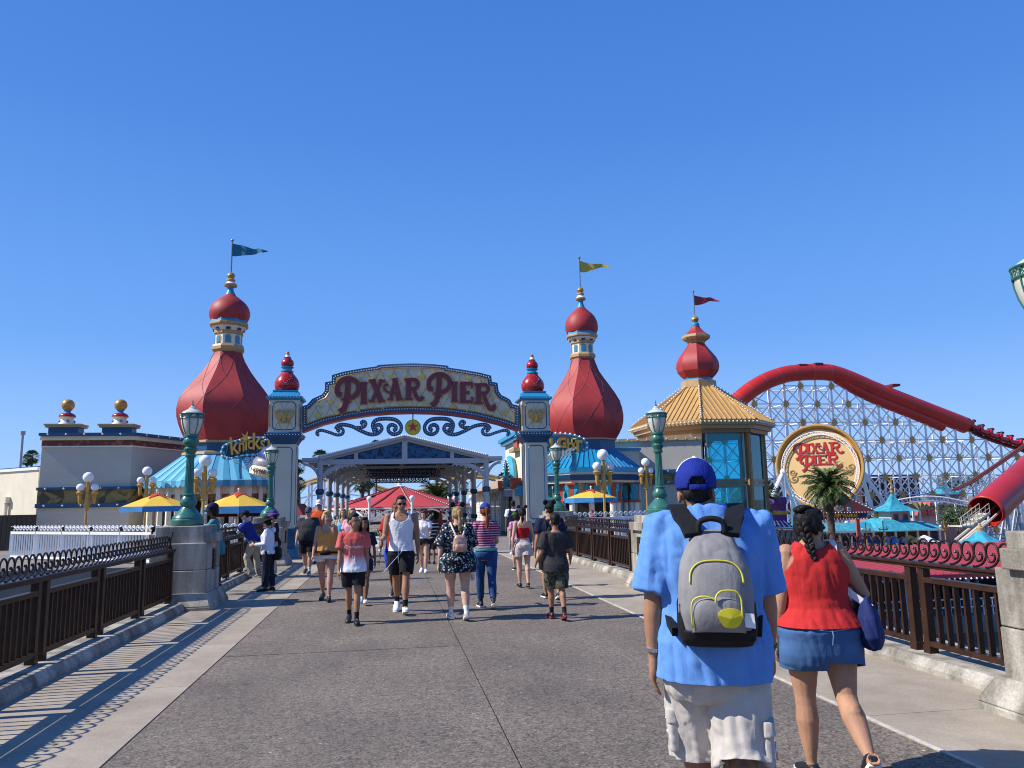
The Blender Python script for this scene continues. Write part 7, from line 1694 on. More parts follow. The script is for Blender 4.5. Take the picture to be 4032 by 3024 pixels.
        for e, d, sx in ends:
            fs = [f for f in bm.faces if (f.calc_center_median().x*sx > -.004*H) and (f.calc_center_median()-e).length < .16*H and (f.calc_center_median()-e).dot(d) > -.045*H]
            g_ = fs+list({x for f in fs for x in f.edges})+list({x for f in fs for x in f.verts})
            if fs: bmesh.ops.bisect_plane(bm, geom=g_, plane_co=e-d*.012*H, plane_no=d, clear_outer=True)
        bm.to_mesh(me); bm.free(); o = link_mesh(name, me, m_, s.t, 180); md = o.modifiers.new('thickness', 'SOLIDIFY'); md.thickness = .004; return o
    def shoes(s, m_, sole=WHITE, sock=None, high=0.):
        H = s.H
        for i in (0, 1):
            he, to, f = s.toe[i]; an = s.ank[i]; up = V((0, 0, 1)); up = (up-f*up.dot(f)).normalized(); sd_ = f.cross(up); m = MB()
            ring_loft(m, [(he-f*.006*H+up*.022*H, sd_, up, .014*H, .016*H), (he+f*.014*H+up*.026*H, sd_, up, .023*H, .026*H), (he+f*.05*H+up*.026*H, sd_, up, .023*H, .026*H), (he+f*.09*H+up*.020*H, sd_, up, .026*H, .020*H), (he+f*.125*H+up*.015*H, sd_, up, .026*H, .015*H), (he+f*.152*H+up*.011*H, sd_, up, .015*H, .009*H)], 14, 2.4)
            m.tube([he+f*.036*H+up*.03*H, an+(s.knee[i]-an).normalized()*(.012+high)*H], [.024*H, .0235*H], 12)
            sh = link_mesh('shoe', remesh(m, s.vox*.8, 2), m_, s.t, 180)
            if sole:
                m = MB(); ol = [(.0, -.010), (.020, -.004), (.024, .04), (.022, .06), (.028, .11), (.020, .148), (.006, .160)]; ol = ol[1:]
                pl = [(x, y) for x, y in ol]+[(-x, y) for x, y in ol[::-1]]; m.prism([(x*H, y*H) for x, y in pl], he-up*.003*H, sd_, f, .013*H) if sd_.cross(f).dot(up) > 0 else m.prism([(-x*H, y*H) for x, y in pl], he-up*.003*H, -sd_, f, .013*H)
                m.build('sole', sole, sh, None, sub=False)
            if sock: m = MB(); kn = s.knee[i]; m.tube([an, an+(kn-an)*.12, an+(kn-an)*.30], [.0225*H, .0215*H, .0245*H*(.6+.4*s.fat)], 12); link_mesh('sock', remesh(m, s.vox*.8, 1), sock, s.t, 180)
    def shell(s, name, m_, keep, grow=.004, sh=(0, -.003, .004), wr=.0, seg=36, extra=None):
        m = MB(); b = MB().sph((0, 0, 0), 1, seg); pts = [(sh[0]+v[0]*(.0425+grow), sh[1]-.004+v[1]*(.054+grow), sh[2]+.078+v[2]*(.052+grow)) for v in b.v]
        fs = [f for f in b.f if all(keep(*pts[i]) for i in f)]; used = sorted({i for f in fs for i in f}); mp = {k: j for j, k in enumerate(used)}
        m.add([s.hp(*pts[i]) for i in used], [[mp[i] for i in f] for f in fs])
        me = bpy.data.meshes.new(name); me.from_pydata(m.v, [], m.f)
        o = link_mesh(name, me, m_, s.t, 180); d = o.modifiers.new('thickness', 'SOLIDIFY'); d.thickness = .006*s.H; d.offset = 0; return o
    def hair(s, m_, style='short', ln=.12):
        H = s.H; m = MB()
        def ell(c, r, seg=16):
            b = MB().sph((0, 0, 0), 1, seg); m.add([s.hp(c[0]+v[0]*r[0], c[1]+v[1]*r[1], c[2]+v[2]*r[2]) for v in b.v], b.f)
        if style in ('short', 'buzz'):
            g = .004 if style == 'short' else .0025
            ell((0, -.014, .088), (.0425+g, .048+g, .046+g)); ell((0, -.034, .062), (.037+g, .026+g, .030))
            if style == 'short': ell((0, .020, .118), (.034, .026, .018))
        elif style in ('bob', 'long', 'ponytail', 'braid', 'bun'):
            ell((0, -.012, .088), (.048, .054, .049)); ell((0, -.034, .062), (.043, .032, .040))
            for sx in (-1, 1): ell((sx*.040, -.006, .070), (.012, .030, .038), 10)
            ell((0, .022, .116), (.036, .026, .020))
            if style == 'bob':
                for sx in (-1, 1): ell((sx*.046, -.018, .044), (.012, .026, .046), 12)
                ell((0, -.036, .034), (.044, .026, .040)); ell((.016, .030, .112), (.030, .022, .016))
            if style == 'long':
                for x in (-.040, -.022, 0, .022, .040):
                    q = [s.hp(x, -.044, .06), s.hp(x*1.15, -.060, -.01)]; e = q[1]+V((0, -.012*H, -ln*H)); m.tube([q[0], q[1], (q[1]+e)/2+V((0, -.006*H, 0)), e], [.018*H, .020*H, .018*H, .009*H], 8)
                for sx in (-1, 1): q = s.hp(sx*.046, .0, .06); m.tube([q, s.hp(sx*.052, -.010, -.005), s.hp(sx*.056, -.006, -.005)+V((0, 0, -ln*.8*H))], [.013*H, .014*H, .007*H], 8)
            if style == 'ponytail':
                q = s.hp(0, -.062, .080); m.tube(spline([q, q+V((0, -.030*H, .006*H)), q+V((0, -.048*H, -.05*H)), q+V((.004*H, -.040*H, -.5*ln*H-.05*H)), q+V((0, -.034*H, -ln*H-.05*H))], 4), [.011*H]*3+[.018*H+.006*H*math.sin(k*.9) for k in range(8)]+[.020*H, .019*H, .016*H, .012*H, .008*H, .003*H], 10)
            if style == 'bun': ell((0, -.058, .105), (.022, .022, .022), 10)
        me = remesh(m, s.vox*.75, 1, .0022*H, 55/H, s.seed); o = link_mesh('hair', me, m_, s.t, 180); return o
    def cap(s, m_, back=False, ears=False, brim_m=None, yaw=0.):
        H = s.H; sg = -1 if back else 1
        o = s.shell('cap', m_, lambda x, y, z: z > .086-.10*max(0, -y if not back else y)*0 , .009, (0, -.002, .010))
        m = MB(); n = 14; up, dn = [], []
        for ring, r in ((0, .050), (1, .066), (2, .095)):
            for k in range(n+1):
                a = PI*(.14+.72*k/n); x = math.cos(a)*(.050 if ring == 0 else .048+.003*ring); y = sg*(math.sin(a)*(r+.003)+(.0 if ring == 0 else .004)); z = .096-.010*ring-.020*(x/.05)**2*(ring/2)
                up.append(s.hp(x, y-.004, z)); dn.append(s.hp(x, y-.004, z-.004))
        N_ = len(up); fs = []
        for r in range(2):
            for k in range(n): a = r*(n+1)+k; fs += [(a, a+1, a+n+2, a+n+1), (N_+a, N_+a+n+1, N_+a+n+2, N_+a+1)]
        fs += [(2*(n+1)+k, 2*(n+1)+k+1, N_+2*(n+1)+k+1, N_+2*(n+1)+k) for k in range(n)]
        m.add(up+dn, fs); link_mesh('visor', m_mesh(m, 'visor'), brim_m or m_, s.t, 180)
        if ears: s.ears(m_)
        return o
    def ears(s, m_, bow=None, r=.030, zc=.150):
        for sx in (-1, 1):
            m = MB(); b = MB().sph((0, 0, 0), 1, 16); m.add([s.hp(sx*.046+v[0]*r, -.012+v[1]*.008, zc+v[2]*r) for v in b.v], b.f); link_mesh('hat_ear', m_mesh(m, 'ear'), m_, s.t, 180)
        if bow:
            m = MB(); b = MB().sph((0, 0, 0), 1, 10)
            for sx in (-1, 1): m.add([s.hp(sx*.014+v[0]*.015, .0+v[1]*.010, .143+v[2]*.011) for v in b.v], b.f)
            link_mesh('bow', m_mesh(m, 'bow'), bow, s.t, 180)
    def facefx(s, glasses=None, brow=HB, mouth=True):
        H = s.H
        def ell(m, c, r): b = MB().sph((0, 0, 0), 1, 10); m.add([s.hp(c[0]+v[0]*r[0], c[1]+v[1]*r[1], c[2]+v[2]*r[2]) for v in b.v], b.f)
        if glasses:
            m = MB()
            for sx in (-1, 1): ell(m, (sx*.018, .047, .062), (.016, .006, .010)); m.tube([s.hp(sx*.033, .043, .066), s.hp(sx*.046, .0, .066)], .0025*H, 5)
            m.tube([s.hp(-.01, .052, .066), s.hp(.01, .052, .066)], .003*H, 5); link_mesh('sunglasses', m_mesh(m, 'g'), glasses, s.t, 180)
        else:
            for sx in (-1, 1):
                m = MB(); ell(m, (sx*.0175, .0445, .061), (.0080, .004, .0042)); e = link_mesh('eye', m_mesh(m, 'eye'), mat('eye_white', (.6, .58, .55), .2), s.t, 180); m = MB(); ell(m, (sx*.0175, .0475, .061), (.0042, .0025, .0040)); link_mesh('iris', m_mesh(m, 'iris'), mat('dark_iris', (.012, .008, .006), .15), e, 180)
        m = MB()
        for sx in (-1, 1): m.tube([s.hp(sx*.008, .0495, .0715), s.hp(sx*.018, .0480, .0745), s.hp(sx*.029, .0415, .071)], .0026*H, 5)
        link_mesh('eyebrows', m_mesh(m, 'b'), brow, s.t, 180)
        if mouth: m = MB(); ell(m, (0, .0485, .0265), (.0125, .0035, .0036)); link_mesh('mouth', m_mesh(m, 'm'), mat('lip_tone', (.26, .085, .07), .45), s.t, 180)
    def carry(s, o, name, label, cat):                      # a thing the person carries: top-level, with its own parts
        objs = [o]+list(o.children); vs = [v.co.copy() for q in objs for v in q.data.vertices]
        c = V(((min(v.x for v in vs)+max(v.x for v in vs))/2, (min(v.y for v in vs)+max(v.y for v in vs))/2, min(v.z for v in vs)))
        t = thing(name, label, cat, Matrix.Translation(s.t.location) @ Matrix.Rotation(s.face, 4, 'Z') @ c, s.face)
        for q in objs:
            for v in q.data.vertices: v.co -= c
        o.parent = t; return t
    def add(s, name, m_, mb, parent=None, sm=40): return link_mesh(name, m_mesh(mb, name), m_, parent or s.t, sm)
def m_mesh(m, name):
    me = bpy.data.meshes.new(name); me.from_pydata(m.v, [], m.f); bm = bmesh.new(); bm.from_mesh(me); bmesh.ops.recalc_face_normals(bm, faces=bm.faces); bm.to_mesh(me); bm.free(); return me
def zgrad(name, stops, H):
    m = cloth(name, (.5, .5, .5)); t, b, N, L = nodes_of(m); tc = N.new('ShaderNodeTexCoord'); sx = N.new('ShaderNodeSeparateXYZ'); L.new(tc.outputs['Object'], sx.inputs[0]); mr = N.new('ShaderNodeMapRange'); mr.inputs[1].default_value = stops[0][0]*H; mr.inputs[2].default_value = stops[-1][0]*H; L.new(sx.outputs['Z'], mr.inputs[0])
    a, z = stops[0][0], stops[-1][0]; r = ramp(t, [((p-a)/(z-a), c) for p, c in stops]); L.new(mr.outputs[0], r.inputs[0]); L.new(r.outputs[0], b.inputs['Base Color']); return m
SHB = mat('black_shoe', (.010, .010, .011), .5, bump=.1); SHW = mat('white_shoe', (.75, .75, .74), .5, bump=.08); GLS = mat('dark_sunglass', (.006, .006, .007), .08)
SOCKW = cloth('white_sock', (.68, .67, .65)); SOCKB = cloth('black_sock', (.012, .012, .013))
CK = cloth('black_cloth', (.013, .013, .015)); NV = cloth('navy_cloth', (.012, .018, .055)); WHC = cloth('white_cotton', (.78, .78, .80))
# ------------------------------------------------------------------ the crowd in the middle distance
# man in the white tank top
p = Person(1580, 1950, 12.6, 'man in a white tank top, black shorts and sunglasses walking towards the camera', 'man', 'm', .95, PI-.05, (18, 8, -14, 14), ((-10, 8, 8), (16, 9, 62, -2)), (10, 4), 1, SK_T, vox=.0095, wide=1.04, hd=.012)
p.top(WHC, .515, 0, .008, 'tank', flare=.010, wr=.004, neck=.838, name='tank_top'); p.bottom(CK, .86, .010, .010, .575); p.shoes(SHW, SHW, SOCKB); p.hair(HB, 'short'); p.facefx(GLS)
H = p.H; m = MB()
for sx, e in ((-.014, (.0, .115, .43)), (.012, (.075, .16, .36))):
    m.tube(spline([(sx*H*-1, .098*H, .57*H+p.dz), (sx*H*-1+.01, .112*H, .52*H+p.dz), (sx*H*-1+.01+e[0]*H*.6, .118*H, .47*H+p.dz), (sx*H*-1+e[0]*H*2.0, e[1]*H, e[2]*H+p.dz)], 5), .0022*H, 6)
p.add('drawstring', WHC, m)
m = MB(); m.tube([p.hp(.034*math.sin(k*.35-1.05), .030+.012*math.cos(k*.35-1.05), -.012-.024*math.cos(k*.35-1.05)) for k in range(7)], .0022*H, 5); p.add('necklace', GOLD, m)
m = MB(); w_ = p.wri[1]; d = p.adir[1][1]; m.tube([w_-d*.012*H, w_-d*.002*H], .0165*H, 10); p.add('bracelet', mat('silver_metal', (.6, .6, .6), .25, metal=.9), m)
# boy in ombre shirt
p = Person(1394, 2030, 11.7, 'boy in a red and white ombre shirt with black shorts walking towards the camera', 'boy', 'm', .86, PI+.02, (14, 8, -10, 12), ((-6, 5, 10), (8, 6, 10)), (38, 0), 0, SK_T, vox=.0095, kid=True)
OMB = zgrad('ombre_shirt', [(.46, (.76, .77, .80)), (.55, (.70, .66, .70)), (.63, (.62, .17, .16)), (.85, (.56, .075, .055))], p.H)
p.top(OMB, .470, .66, .020, 'tee', .016, .030, .005); p.bottom(CK, .80, .014, .010); p.shoes(SHB, SHB, SOCKB); p.hair(HB, 'short'); p.facefx()
fs = p.sec(.715, .021*p.H); tx = text_mesh('Champion', .042*p.H, .001, shear=.25, bold=.0018)
for v in tx.vertices: x, y, z = v.co; q = V((-x*1.02, 0, y)); v.co = V((q.x, fs[0].y+fs[4]+.006-1.4*q.x*q.x, .700*p.H+p.dz+q.z))
link_mesh('lettering', tx, WHITE, p.t)
m = MB()
for sx, x2 in ((-.030, -.062), (.02, .014)): m.tube(spline([(sx*p.H*.4, .088*p.H, .63*p.H+p.dz), (sx*p.H*.5, .100*p.H, .57*p.H+p.dz), (x2*p.H*.6, .102*p.H, .515*p.H+p.dz), (x2*p.H*.75, .098*p.H, .475*p.H+p.dz)], 4), .0017*p.H, 5)
p.add('drawstring', WHC, m)
# girl in navy behind the boy
p = Person(1434, 2043, 13.9, 'girl in a navy shirt with long dark hair half hidden behind the boy', 'girl', 'f', .82, PI-.1, (16, 6, -10, 14), ((-8, 10, 14), (10, 12, 40)), (30, 0), 0, SK_D, kid=True)
p.top(cloth('navy_tee', (.012, .018, .045)), .49, .7, .018); p.bottom(NV, .6, .012, .012); p.shoes(SHW, SHW); p.hair(HB, 'long', .13); p.facefx()
# woman in orange
p = Person(1288, 2012, 14.6, 'blond woman in an orange tank top, fanny pack and white shorts walking towards the camera', 'woman', 'f', 1.16, PI-.05, (14, 6, -10, 14), ((-6, 10, 12), (14, 10, 16)), (22, 0), 1, SK_R, vox=.010)
p.top(cloth('orange_top', (.66, .29, .085)), .50, 0, .012, 'tank', flare=.010, wr=.007, neck=.836, name='tank_top'); p.bottom(cloth('white_denim', (.72, .71, .72)), .36, .012, .012); p.shoes(SHB, SHB); p.hair(HBL, 'bob'); p.facefx()
H = p.H; m = MB(); s_ = p.sec(.545, .020*H)
m.tube([(s_[3]*1.04*math.cos(a*PI/12), s_[0].y+s_[4]*1.08*math.sin(a*PI/12), s_[0].z+.010*H*math.cos(a*PI/12)) for a in range(24)], .008*H, 6, closed=True, flat=1.6); p.add('belt', CK, m)
m = MB(); b = MB().sph((0, 0, 0), 1, 14); m.add([(v[0]*.072*H, s_[0].y+s_[4]+.006*H+v[1]*.030*H, s_[0].z-.006*H+v[2]*.030*H) for v in b.v], b.f); p.add('fanny_pack', CK, m, sm=180)
# man in dark grey polo
p = Person(1215, 1998, 20.3, 'heavy man in a dark grey polo, black shorts and grey cap by the left kerb', 'man', 'm', 1.34, PI-.1, (14, 6, -10, 16), ((-4, 14, 20), (10, 12, 18)), (-8, 0), 0, SK_R, Hadd=-.01)
p.top(cloth('charcoal_polo', (.034, .037, .043)), .50, .72, .016, 'tee', .02); p.bottom(CK, .88, .014, .014); p.shoes(SHB, WHITE, SOCKW); p.hair(HGR, 'buzz'); p.cap(cloth('grey_blue_cap', (.07, .08, .11))); p.facefx(GLS, HGR)
# man in orange shirt
p = Person(1256, 1968, 23.6, 'man in a bright orange shirt and white cap walking behind the grey polo', 'man', 'm', 1.1, PI, (16, 6, -10, 14), ((-8, 8, 16), (10, 8, 16)), (0, 0), 0, SK_T, Hadd=-.02)
p.top(cloth('bright_orange_tee', (.72, .10, .025)), .49, .68, .015); p.bottom(cloth('grey_shorts', (.16, .16, .17)), .85, .014, .01); p.shoes(SHB); p.cap(cloth('white_cap', (.72, .72, .70))); p.facefx(GLS)
# light blue top woman, pink shirt woman
p = Person(1352, 2004, 20.6, 'woman in a light blue sleeveless top between the canopy posts', 'woman', 'f', 1.0, PI, (14, 6, -10, 14), ((-8, 8, 16), (10, 8, 16)), (0, 0), 0, SK_R)
p.top(cloth('light_blue_top', (.20, .50, .66)), .50, 0, .012, 'tank', neck=.81); p.bottom(cloth('khaki_shorts', (.36, .29, .19)), .6); p.shoes(SHW); p.hair(HDB, 'long', .09); p.facefx()
p = Person(1388, 2000, 18.2, 'blond woman in a pink shirt directly behind the boy in the ombre shirt', 'woman', 'f', 1.08, PI-.2, (14, 6, -10, 14), ((-8, 8, 16), (10, 8, 16)), (20, 0), 0, SK_L)
p.top(cloth('pink_tee', (.68, .33, .40)), .50, .65, .014); p.bottom(cloth('denim_blue', (.05, .10, .22)), .9); p.shoes(SHW); p.hair(HDB, 'long', .06); p.facefx()
# man in red behind the tank top
p = Person(1560, 1975, 14.7, 'man in a red shirt and bright blue shorts hidden behind the white tank top', 'man', 'm', 1.0, PI-.05, (16, 6, -14, 22), ((-6, 8, 10), (8, 14, 12)), (10, 0), 0, SK_D)
p.top(cloth('red_tee', (.42, .02, .02)), .50, .65, .014); p.bottom(cloth('bright_blue_shorts', (.02, .06, .42)), .9, .014, .012); p.shoes(SHB); p.hair(HRD, 'short'); p.facefx()
w_ = p.wri[1]; d = p.adir[1][1]; m = MB(); m.tube([w_-d*.016, w_+d*.006], .030, 10); p.add('watch', SHW, m)
m = MB(); q = w_+d*.16
for k in range(2): m.tube([q+V((.02*math.cos(a*.63), .01*math.sin(a*.63), -.03-.055*k+.022*math.sin(a*.63))) for a in range(10)], .005, 5, closed=True)
p.carry(p.add('frame', mat('tortoise_plastic', (.14, .04, .015), .2), m), 'sunglasses', 'brown sunglasses dangling from the hand of the man in red', 'sunglasses')
# woman white tee
p = Person(1668, 2012, 19.8, 'woman in a white tee and black shorts with one hand raised to her mouth', 'woman', 'f', .95, PI-.15, (12, 6, -8, 12), ((20, 8, 55), (24, 6, 118, -14)), (-12, 0), 0, SK_L)
p.top(cloth('white_tee', (.74, .72, .74)), .545, .6, .012); p.bottom(CK, .34, .012, .008, .60); p.shoes(SHW, SHW); p.hair(HRD, 'bob'); p.facefx(); p.ears(CK, None, .022, .138)
fs = p.sec(.70, .016*p.H); tx = text_mesh('PARK', .05*p.H, .001)
bpy.data.meshes.remove(tx)
# boy with dark checked shirt
STR = cloth('black_white_stripe', (.1, .1, .1)); t, b, N, L = nodes_of(STR); wv = tex(t, 'Wave', 3.2, wave_type='BANDS', bands_direction='Z', wave_profile='SIN'); rr = ramp(t, [(.70, (.012, .013, .016)), (.78, (.55, .55, .56))], 'CONSTANT'); L.new(wv.outputs['Fac'], rr.inputs[0]); L.new(rr.outputs[0], b.inputs['Base Color'])
p = Person(1699, 2030, 22.5, 'person in a black and white striped shirt behind the woman in the white tee', 'person', 'm', .9, 0.1, (12, 6, -8, 12), ((-8, 6, 12), (10, 6, 18)), (0, 0), 0, SK_D)
p.top(STR, .49, .65, .014); p.bottom(CK, .95, .014, .01); p.shoes(SHB, SHB); p.hair(HB, 'bun'); m = MB()
# small child
q = G(1508, 2160)
p = Person(1504, 2078, q.y, 'small child in a pink top and white shorts standing before the white planter', 'child', 'f', .9, PI, (6, 3, -4, 4), ((30, 20, 80), (10, 10, 20)), (0, 0), 0, SK_D, kid=True)
p.top(cloth('pink_child_top', (.55, .12, .22)), .52, .5, .016); p.bottom(WHC, .6, .014, .014); p.shoes(SHW); p.hair(HB, 'bun'); p.facefx()
# floral woman
FLO = cloth('floral_print', (.02, .03, .04)); t, b, N, L = nodes_of(FLO); v1 = tex(t, 'Voronoi', 32, feature='F1', Randomness=1.0); n1 = tex(t, 'Noise', 50, Detail=3); sub = N.new('ShaderNodeMath'); sub.operation = 'MULTIPLY_ADD'; L.new(n1.outputs['Fac'], sub.inputs[0]); sub.inputs[1].default_value = .55; L.new(v1.outputs['Distance'], sub.inputs[2])
msk = ramp(t, [(.66, (1, 1, 1)), (.74, (0, 0, 0))]); L.new(sub.outputs[0], msk.inputs[0]); sp_ = N.new('ShaderNodeSeparateColor'); L.new(v1.outputs['Color'], sp_.inputs[0])
hue = ramp(t, [(0, (.010, .013, .025)), (.28, (.08, .26, .28)), (.46, (.16, .30, .22)), (.60, (.60, .42, .42)), (.74, (.36, .42, .52)), (.86, (.70, .58, .52)), (.95, (.14, .07, .20))], 'CONSTANT'); L.new(sp_.outputs[0], hue.inputs[0]); L.new(mix(t, msk.outputs[0], (.008, .011, .022), hue.outputs[0]), b.inputs['Base Color'])
p = Person(1800, 1996, 11.65, 'woman in a dark floral kimono shirt with a rose gold backpack walking away', 'woman', 'f', 1.36, .06, (10, 5, -10, 16), ((-6, 20, 12), (8, 12, 12)), (6, 0), 0, SK_L, vox=.010)
p.top(FLO, .415, .98, .024, 'tee', .034, .018, .009, name='kimono'); p.bottom(CK, .42, .012); p.shoes(mat('checked_shoe', (.62, .58, .52), .6, var=.5, scale=40), WHITE, SOCKW); p.hair(HDB, 'ponytail', .12); p.ears(CK, mat('red_bow', (.45, .03, .04), .5), .026, .152)
H = p.H
ROSE = mat('rose_gold_leather', (.52, .30, .22), .32, metal=.25, var=.35, scale=22)
c_ = p.sec(.70, .03*H); y0 = c_[0].y-c_[4]
m = MB(); ring_loft(m, [(V((0, y0-.035*H, z*H+p.dz)), V((1, 0, 0)), V((0, 1, 0)), hw*H, hd*H) for z, hw, hd in ((.605, .050, .026), (.615, .062, .036), (.655, .066, .042), (.70, .060, .040), (.735, .052, .034), (.752, .040, .022), (.756, .020, .01))], 20, 3); bp = link_mesh('bag', remesh(m, .008, 2, .002, 20), ROSE, p.t, 180)
m = MB(); ring_loft(m, [(V((0, y0-.075*H, z*H+p.dz)), V((1, 0, 0)), V((0, 1, 0)), hw*H, hd*H) for z, hw, hd in ((.615, .040, .010), (.625, .048, .018), (.655, .048, .020), (.675, .044, .012))], 16, 3); link_mesh('front_pocket', remesh(m, .007, 2), ROSE, bp, 180)
for sx in (-1, 1):
    m = MB(); m.tube(spline([p.LM @ V((sx*x*H, y*H, z*H+p.dz)) for x, y, z in ((.030, -.135, .745), (.050, -.105, .795), (.064, -.055, .842), (.066, .0, .858), (.066, .05, .82))], 4), .009*H, 6); link_mesh('strap', m_mesh(m, 's'), mat('cream_strap', (.62, .52, .38), .5), bp, 180)
p.carry(bp, 'backpack', 'small rose gold backpack on the back of the woman in the floral kimono', 'backpack')
w_ = p.wri[1]; d = p.adir[1][1]; bx = w_+d*.07*H+V((.01, .01, 0)); m = MB(); m.lathe([(.026, -.17), (.031, -.16), (.031, -.05), (.027, -.02), (.014, .02), (.013, .045)], bx, 14); bt = thing('water_bottle', 'clear plastic water bottle held by the woman in the floral shirt', 'bottle', tuple((p.t.matrix_basis @ Matrix.Identity(4)).translation), 0)
Mw = Matrix.Translation(p.t.location) @ Matrix.Rotation(p.face, 4, 'Z'); base = Mw @ (bx+V((0, 0, -.17))); bt.location = base
me = m_mesh(m, 'bottle'); 
for v in me.vertices: v.co = (Mw @ v.co)-base
PLA = mat('clear_plastic', (.75, .80, .86), .08, trans=.85, var=.02); link_mesh('bottle_body', me, PLA, bt, 180); m = MB(); m.lathe([(.015, .215), (.015, .235), (.012, .238)], (0, 0, 0), 12); m.build('cap', WHITE, bt, sub=False)
# striped woman in blue cap
SP = cloth('magenta_stripe', (.3, .1, .2)); t, b, N, L = nodes_of(SP); wv = tex(t, 'Wave', 8.2, wave_type='BANDS', bands_direction='Z', wave_profile='SIN'); rr = ramp(t, [(.0, (.22, .022, .085)), (.80, (.60, .42, .50))], 'CONSTANT'); L.new(wv.outputs['Fac'], rr.inputs[0]); L.new(rr.outputs[0], b.inputs['Base Color'])
p = Person(1910, 1982, 12.75, 'woman in a magenta striped tee, blue jeans and blue cap walking away', 'woman', 'f', 1.02, .02, (12, 5, -12, 18), ((8, 8, 75, -6), (8, 8, 70, -6)), (4, 4), 0, SK_L, vox=.010, Hadd=-.015)
JEAN = cloth('blue_jeans', (.018, .060, .17), var=.35)
p.top(SP, .575, .62, .012, wr=.004); p.bottom(JEAN, 1.86, .007, 0, .60, .003, 'jeans'); p.shoes(mat('black_high_top', (.015, .015, .016), .6), WHITE, None, .03); p.hair(HRD, 'ponytail', .15); p.cap(cloth('royal_cap', (.018, .05, .28)))
m = MB(); s_ = p.sec(.575, .016*p.H); m.tube([(s_[3]*1.02*math.cos(a*PI/12), s_[0].y+s_[4]*1.03*math.sin(a*PI/12), s_[0].z-.008*p.H) for a in range(24)], .007*p.H, 6, closed=True, flat=1.8); p.add('waistband', cloth('mint_band', (.10, .34, .34)), m)
# red crop top woman
p = Person(2056, 2000, 15.5, 'woman in a red crop top and pale shorts with black ears walking away', 'woman', 'f', .90, -.02, (8, 4, -8, 12), ((-10, 12, 14), (8, 16, 40)), (-16, 0), 0, SK_L, vox=.010)
p.top(cloth('red_crop', (.40, .012, .015)), .615, 0, .006, 'crop', wr=.002, neck=.752, name='crop_top'); p.bottom(cloth('pale_mauve_shorts', (.52, .44, .41)), .56, .014, .030, .62); p.shoes(SHB, None); p.hair(HB, 'ponytail', .09); p.ears(CK, None, .024, .146)
m = MB()
for sx in (-1, 1): m.tube([p.LM @ V((sx*x*p.H, y*p.H, z*p.H+p.dz)) for x, y, z in ((.050, -.056, .745), (.052, -.050, .79), (.054, -.010, .826), (.052, .045, .78))], .0035*p.H, 5)
p.add('straps', cloth('red_crop', (0, 0, 0)), m)
# grey shirt boy
CAM = cloth('camouflage', (.05, .06, .04)); t, b, N, L = nodes_of(CAM); nn = tex(t, 'Noise', 14, Detail=2, Distortion=.8); rr = ramp(t, [(.40, (.022, .026, .018)), (.48, (.075, .085, .055)), (.56, (.12, .12, .085)), (.62, (.03, .035, .025))], 'CONSTANT'); L.new(nn.outputs['Fac'], rr.inputs[0]); L.new(rr.outputs[0], b.inputs['Base Color'])
p = Person(2184, 2030, 11.25, 'boy in a charcoal tee and camouflage shorts walking away', 'boy', 'm', .95, .02, (12, 5, -10, 16), ((-4, 14, 55, -4), (0, 14, 55, -4)), (2, 0), 0, SK_T, vox=.0095, kid=True)
p.top(cloth('charcoal_tee', (.036, .033, .036)), .455, .74, .020, 'tee', .02, .022); p.bottom(CAM, .98, .016, .010); p.shoes(mat('black_red_shoe', (.05, .01, .012), .5), mat('red_sole', (.45, .02, .03), .5), SOCKB); p.hair(HB, 'short')
# man with eared cap
p = Person(2162, 1985, 13.6, 'man in a navy tee and black eared cap beside the boy in the charcoal tee', 'man', 'm', 1.18, .04, (12, 5, -10, 14), ((-4, 12, 24), (4, 12, 24)), (6, 0), 0, SK_M, vox=.011)
p.top(cloth('dark_navy_tee', (.010, .014, .040)), .48, .66, .018, 'tee', .02); p.bottom(CK, .92, .014, .012); p.shoes(SHB); p.hair(HB, 'buzz'); p.cap(CK, ears=True)
m = MB()
for sx in (-1, 1): m.tube(spline([p.LM @ V((sx*x*p.H, y*p.H, z*p.H+p.dz)) for x, y, z in ((.075, -.095, .60), (.062, -.10, .72), (.062, -.075, .80), (.066, -.01, .848), (.07, .06, .80))], 4), .011*p.H, 6)
ring_loft(m, [(V((0, -.125*p.H, z*p.H+p.dz)), V((1, 0, 0)), V((0, 1, 0)), hw*p.H, .035*p.H) for z, hw in ((.57, .06), (.60, .075), (.70, .072), (.76, .05))], 16, 3); p.carry(p.add('bag', CK, m, sm=60), 'backpack', 'black backpack on the man in the black eared cap', 'backpack')
# navy jersey man
p = Person(2020, 1972, 25.3, 'man in a navy jersey with a green number by the right gate pillar', 'man', 'm', 1.0, -.1, (8, 4, -8, 12), ((-4, 8, 10), (6, 8, 10)), (-20, 0), 0, SK_D)
p.top(WHC, .60, .62, .012); p.top(cloth('jersey_navy', (.010, .018, .060)), .48, 0, .020, 'tank', name='jersey'); p.bottom(cloth('khaki_cloth', (.38, .30, .21)), .92, .014, .012); p.shoes(SHW); p.hair(HB, 'short')
s_ = p.sec(.70, .026*p.H); tx = text_mesh('6', .20*p.H, .004, bold=.012)
for v in tx.vertices: x, y, z = v.co; v.co = V((x, s_[0].y-s_[4]-.012-z, .655*p.H+p.dz+y))
link_mesh('number', tx, mat('lime_print', (.20, .55, .03), .6), p.t)
# woman in pink print between jersey and red top
p = Person(2033, 2018, 19.5, 'person in a pink patterned top half hidden behind the red crop top', 'person', 'f', 1.0, 0, (8, 4, -8, 12), ((-4, 8, 10), (6, 8, 10)), (0, 0), 0, SK_L)
p.top(mat('pink_print', (.55, .22, .35), .8, var=.7, scale=30), .49, .62, .014); p.bottom(NV, .9); p.shoes(SHB); p.hair(HB, 'bob')
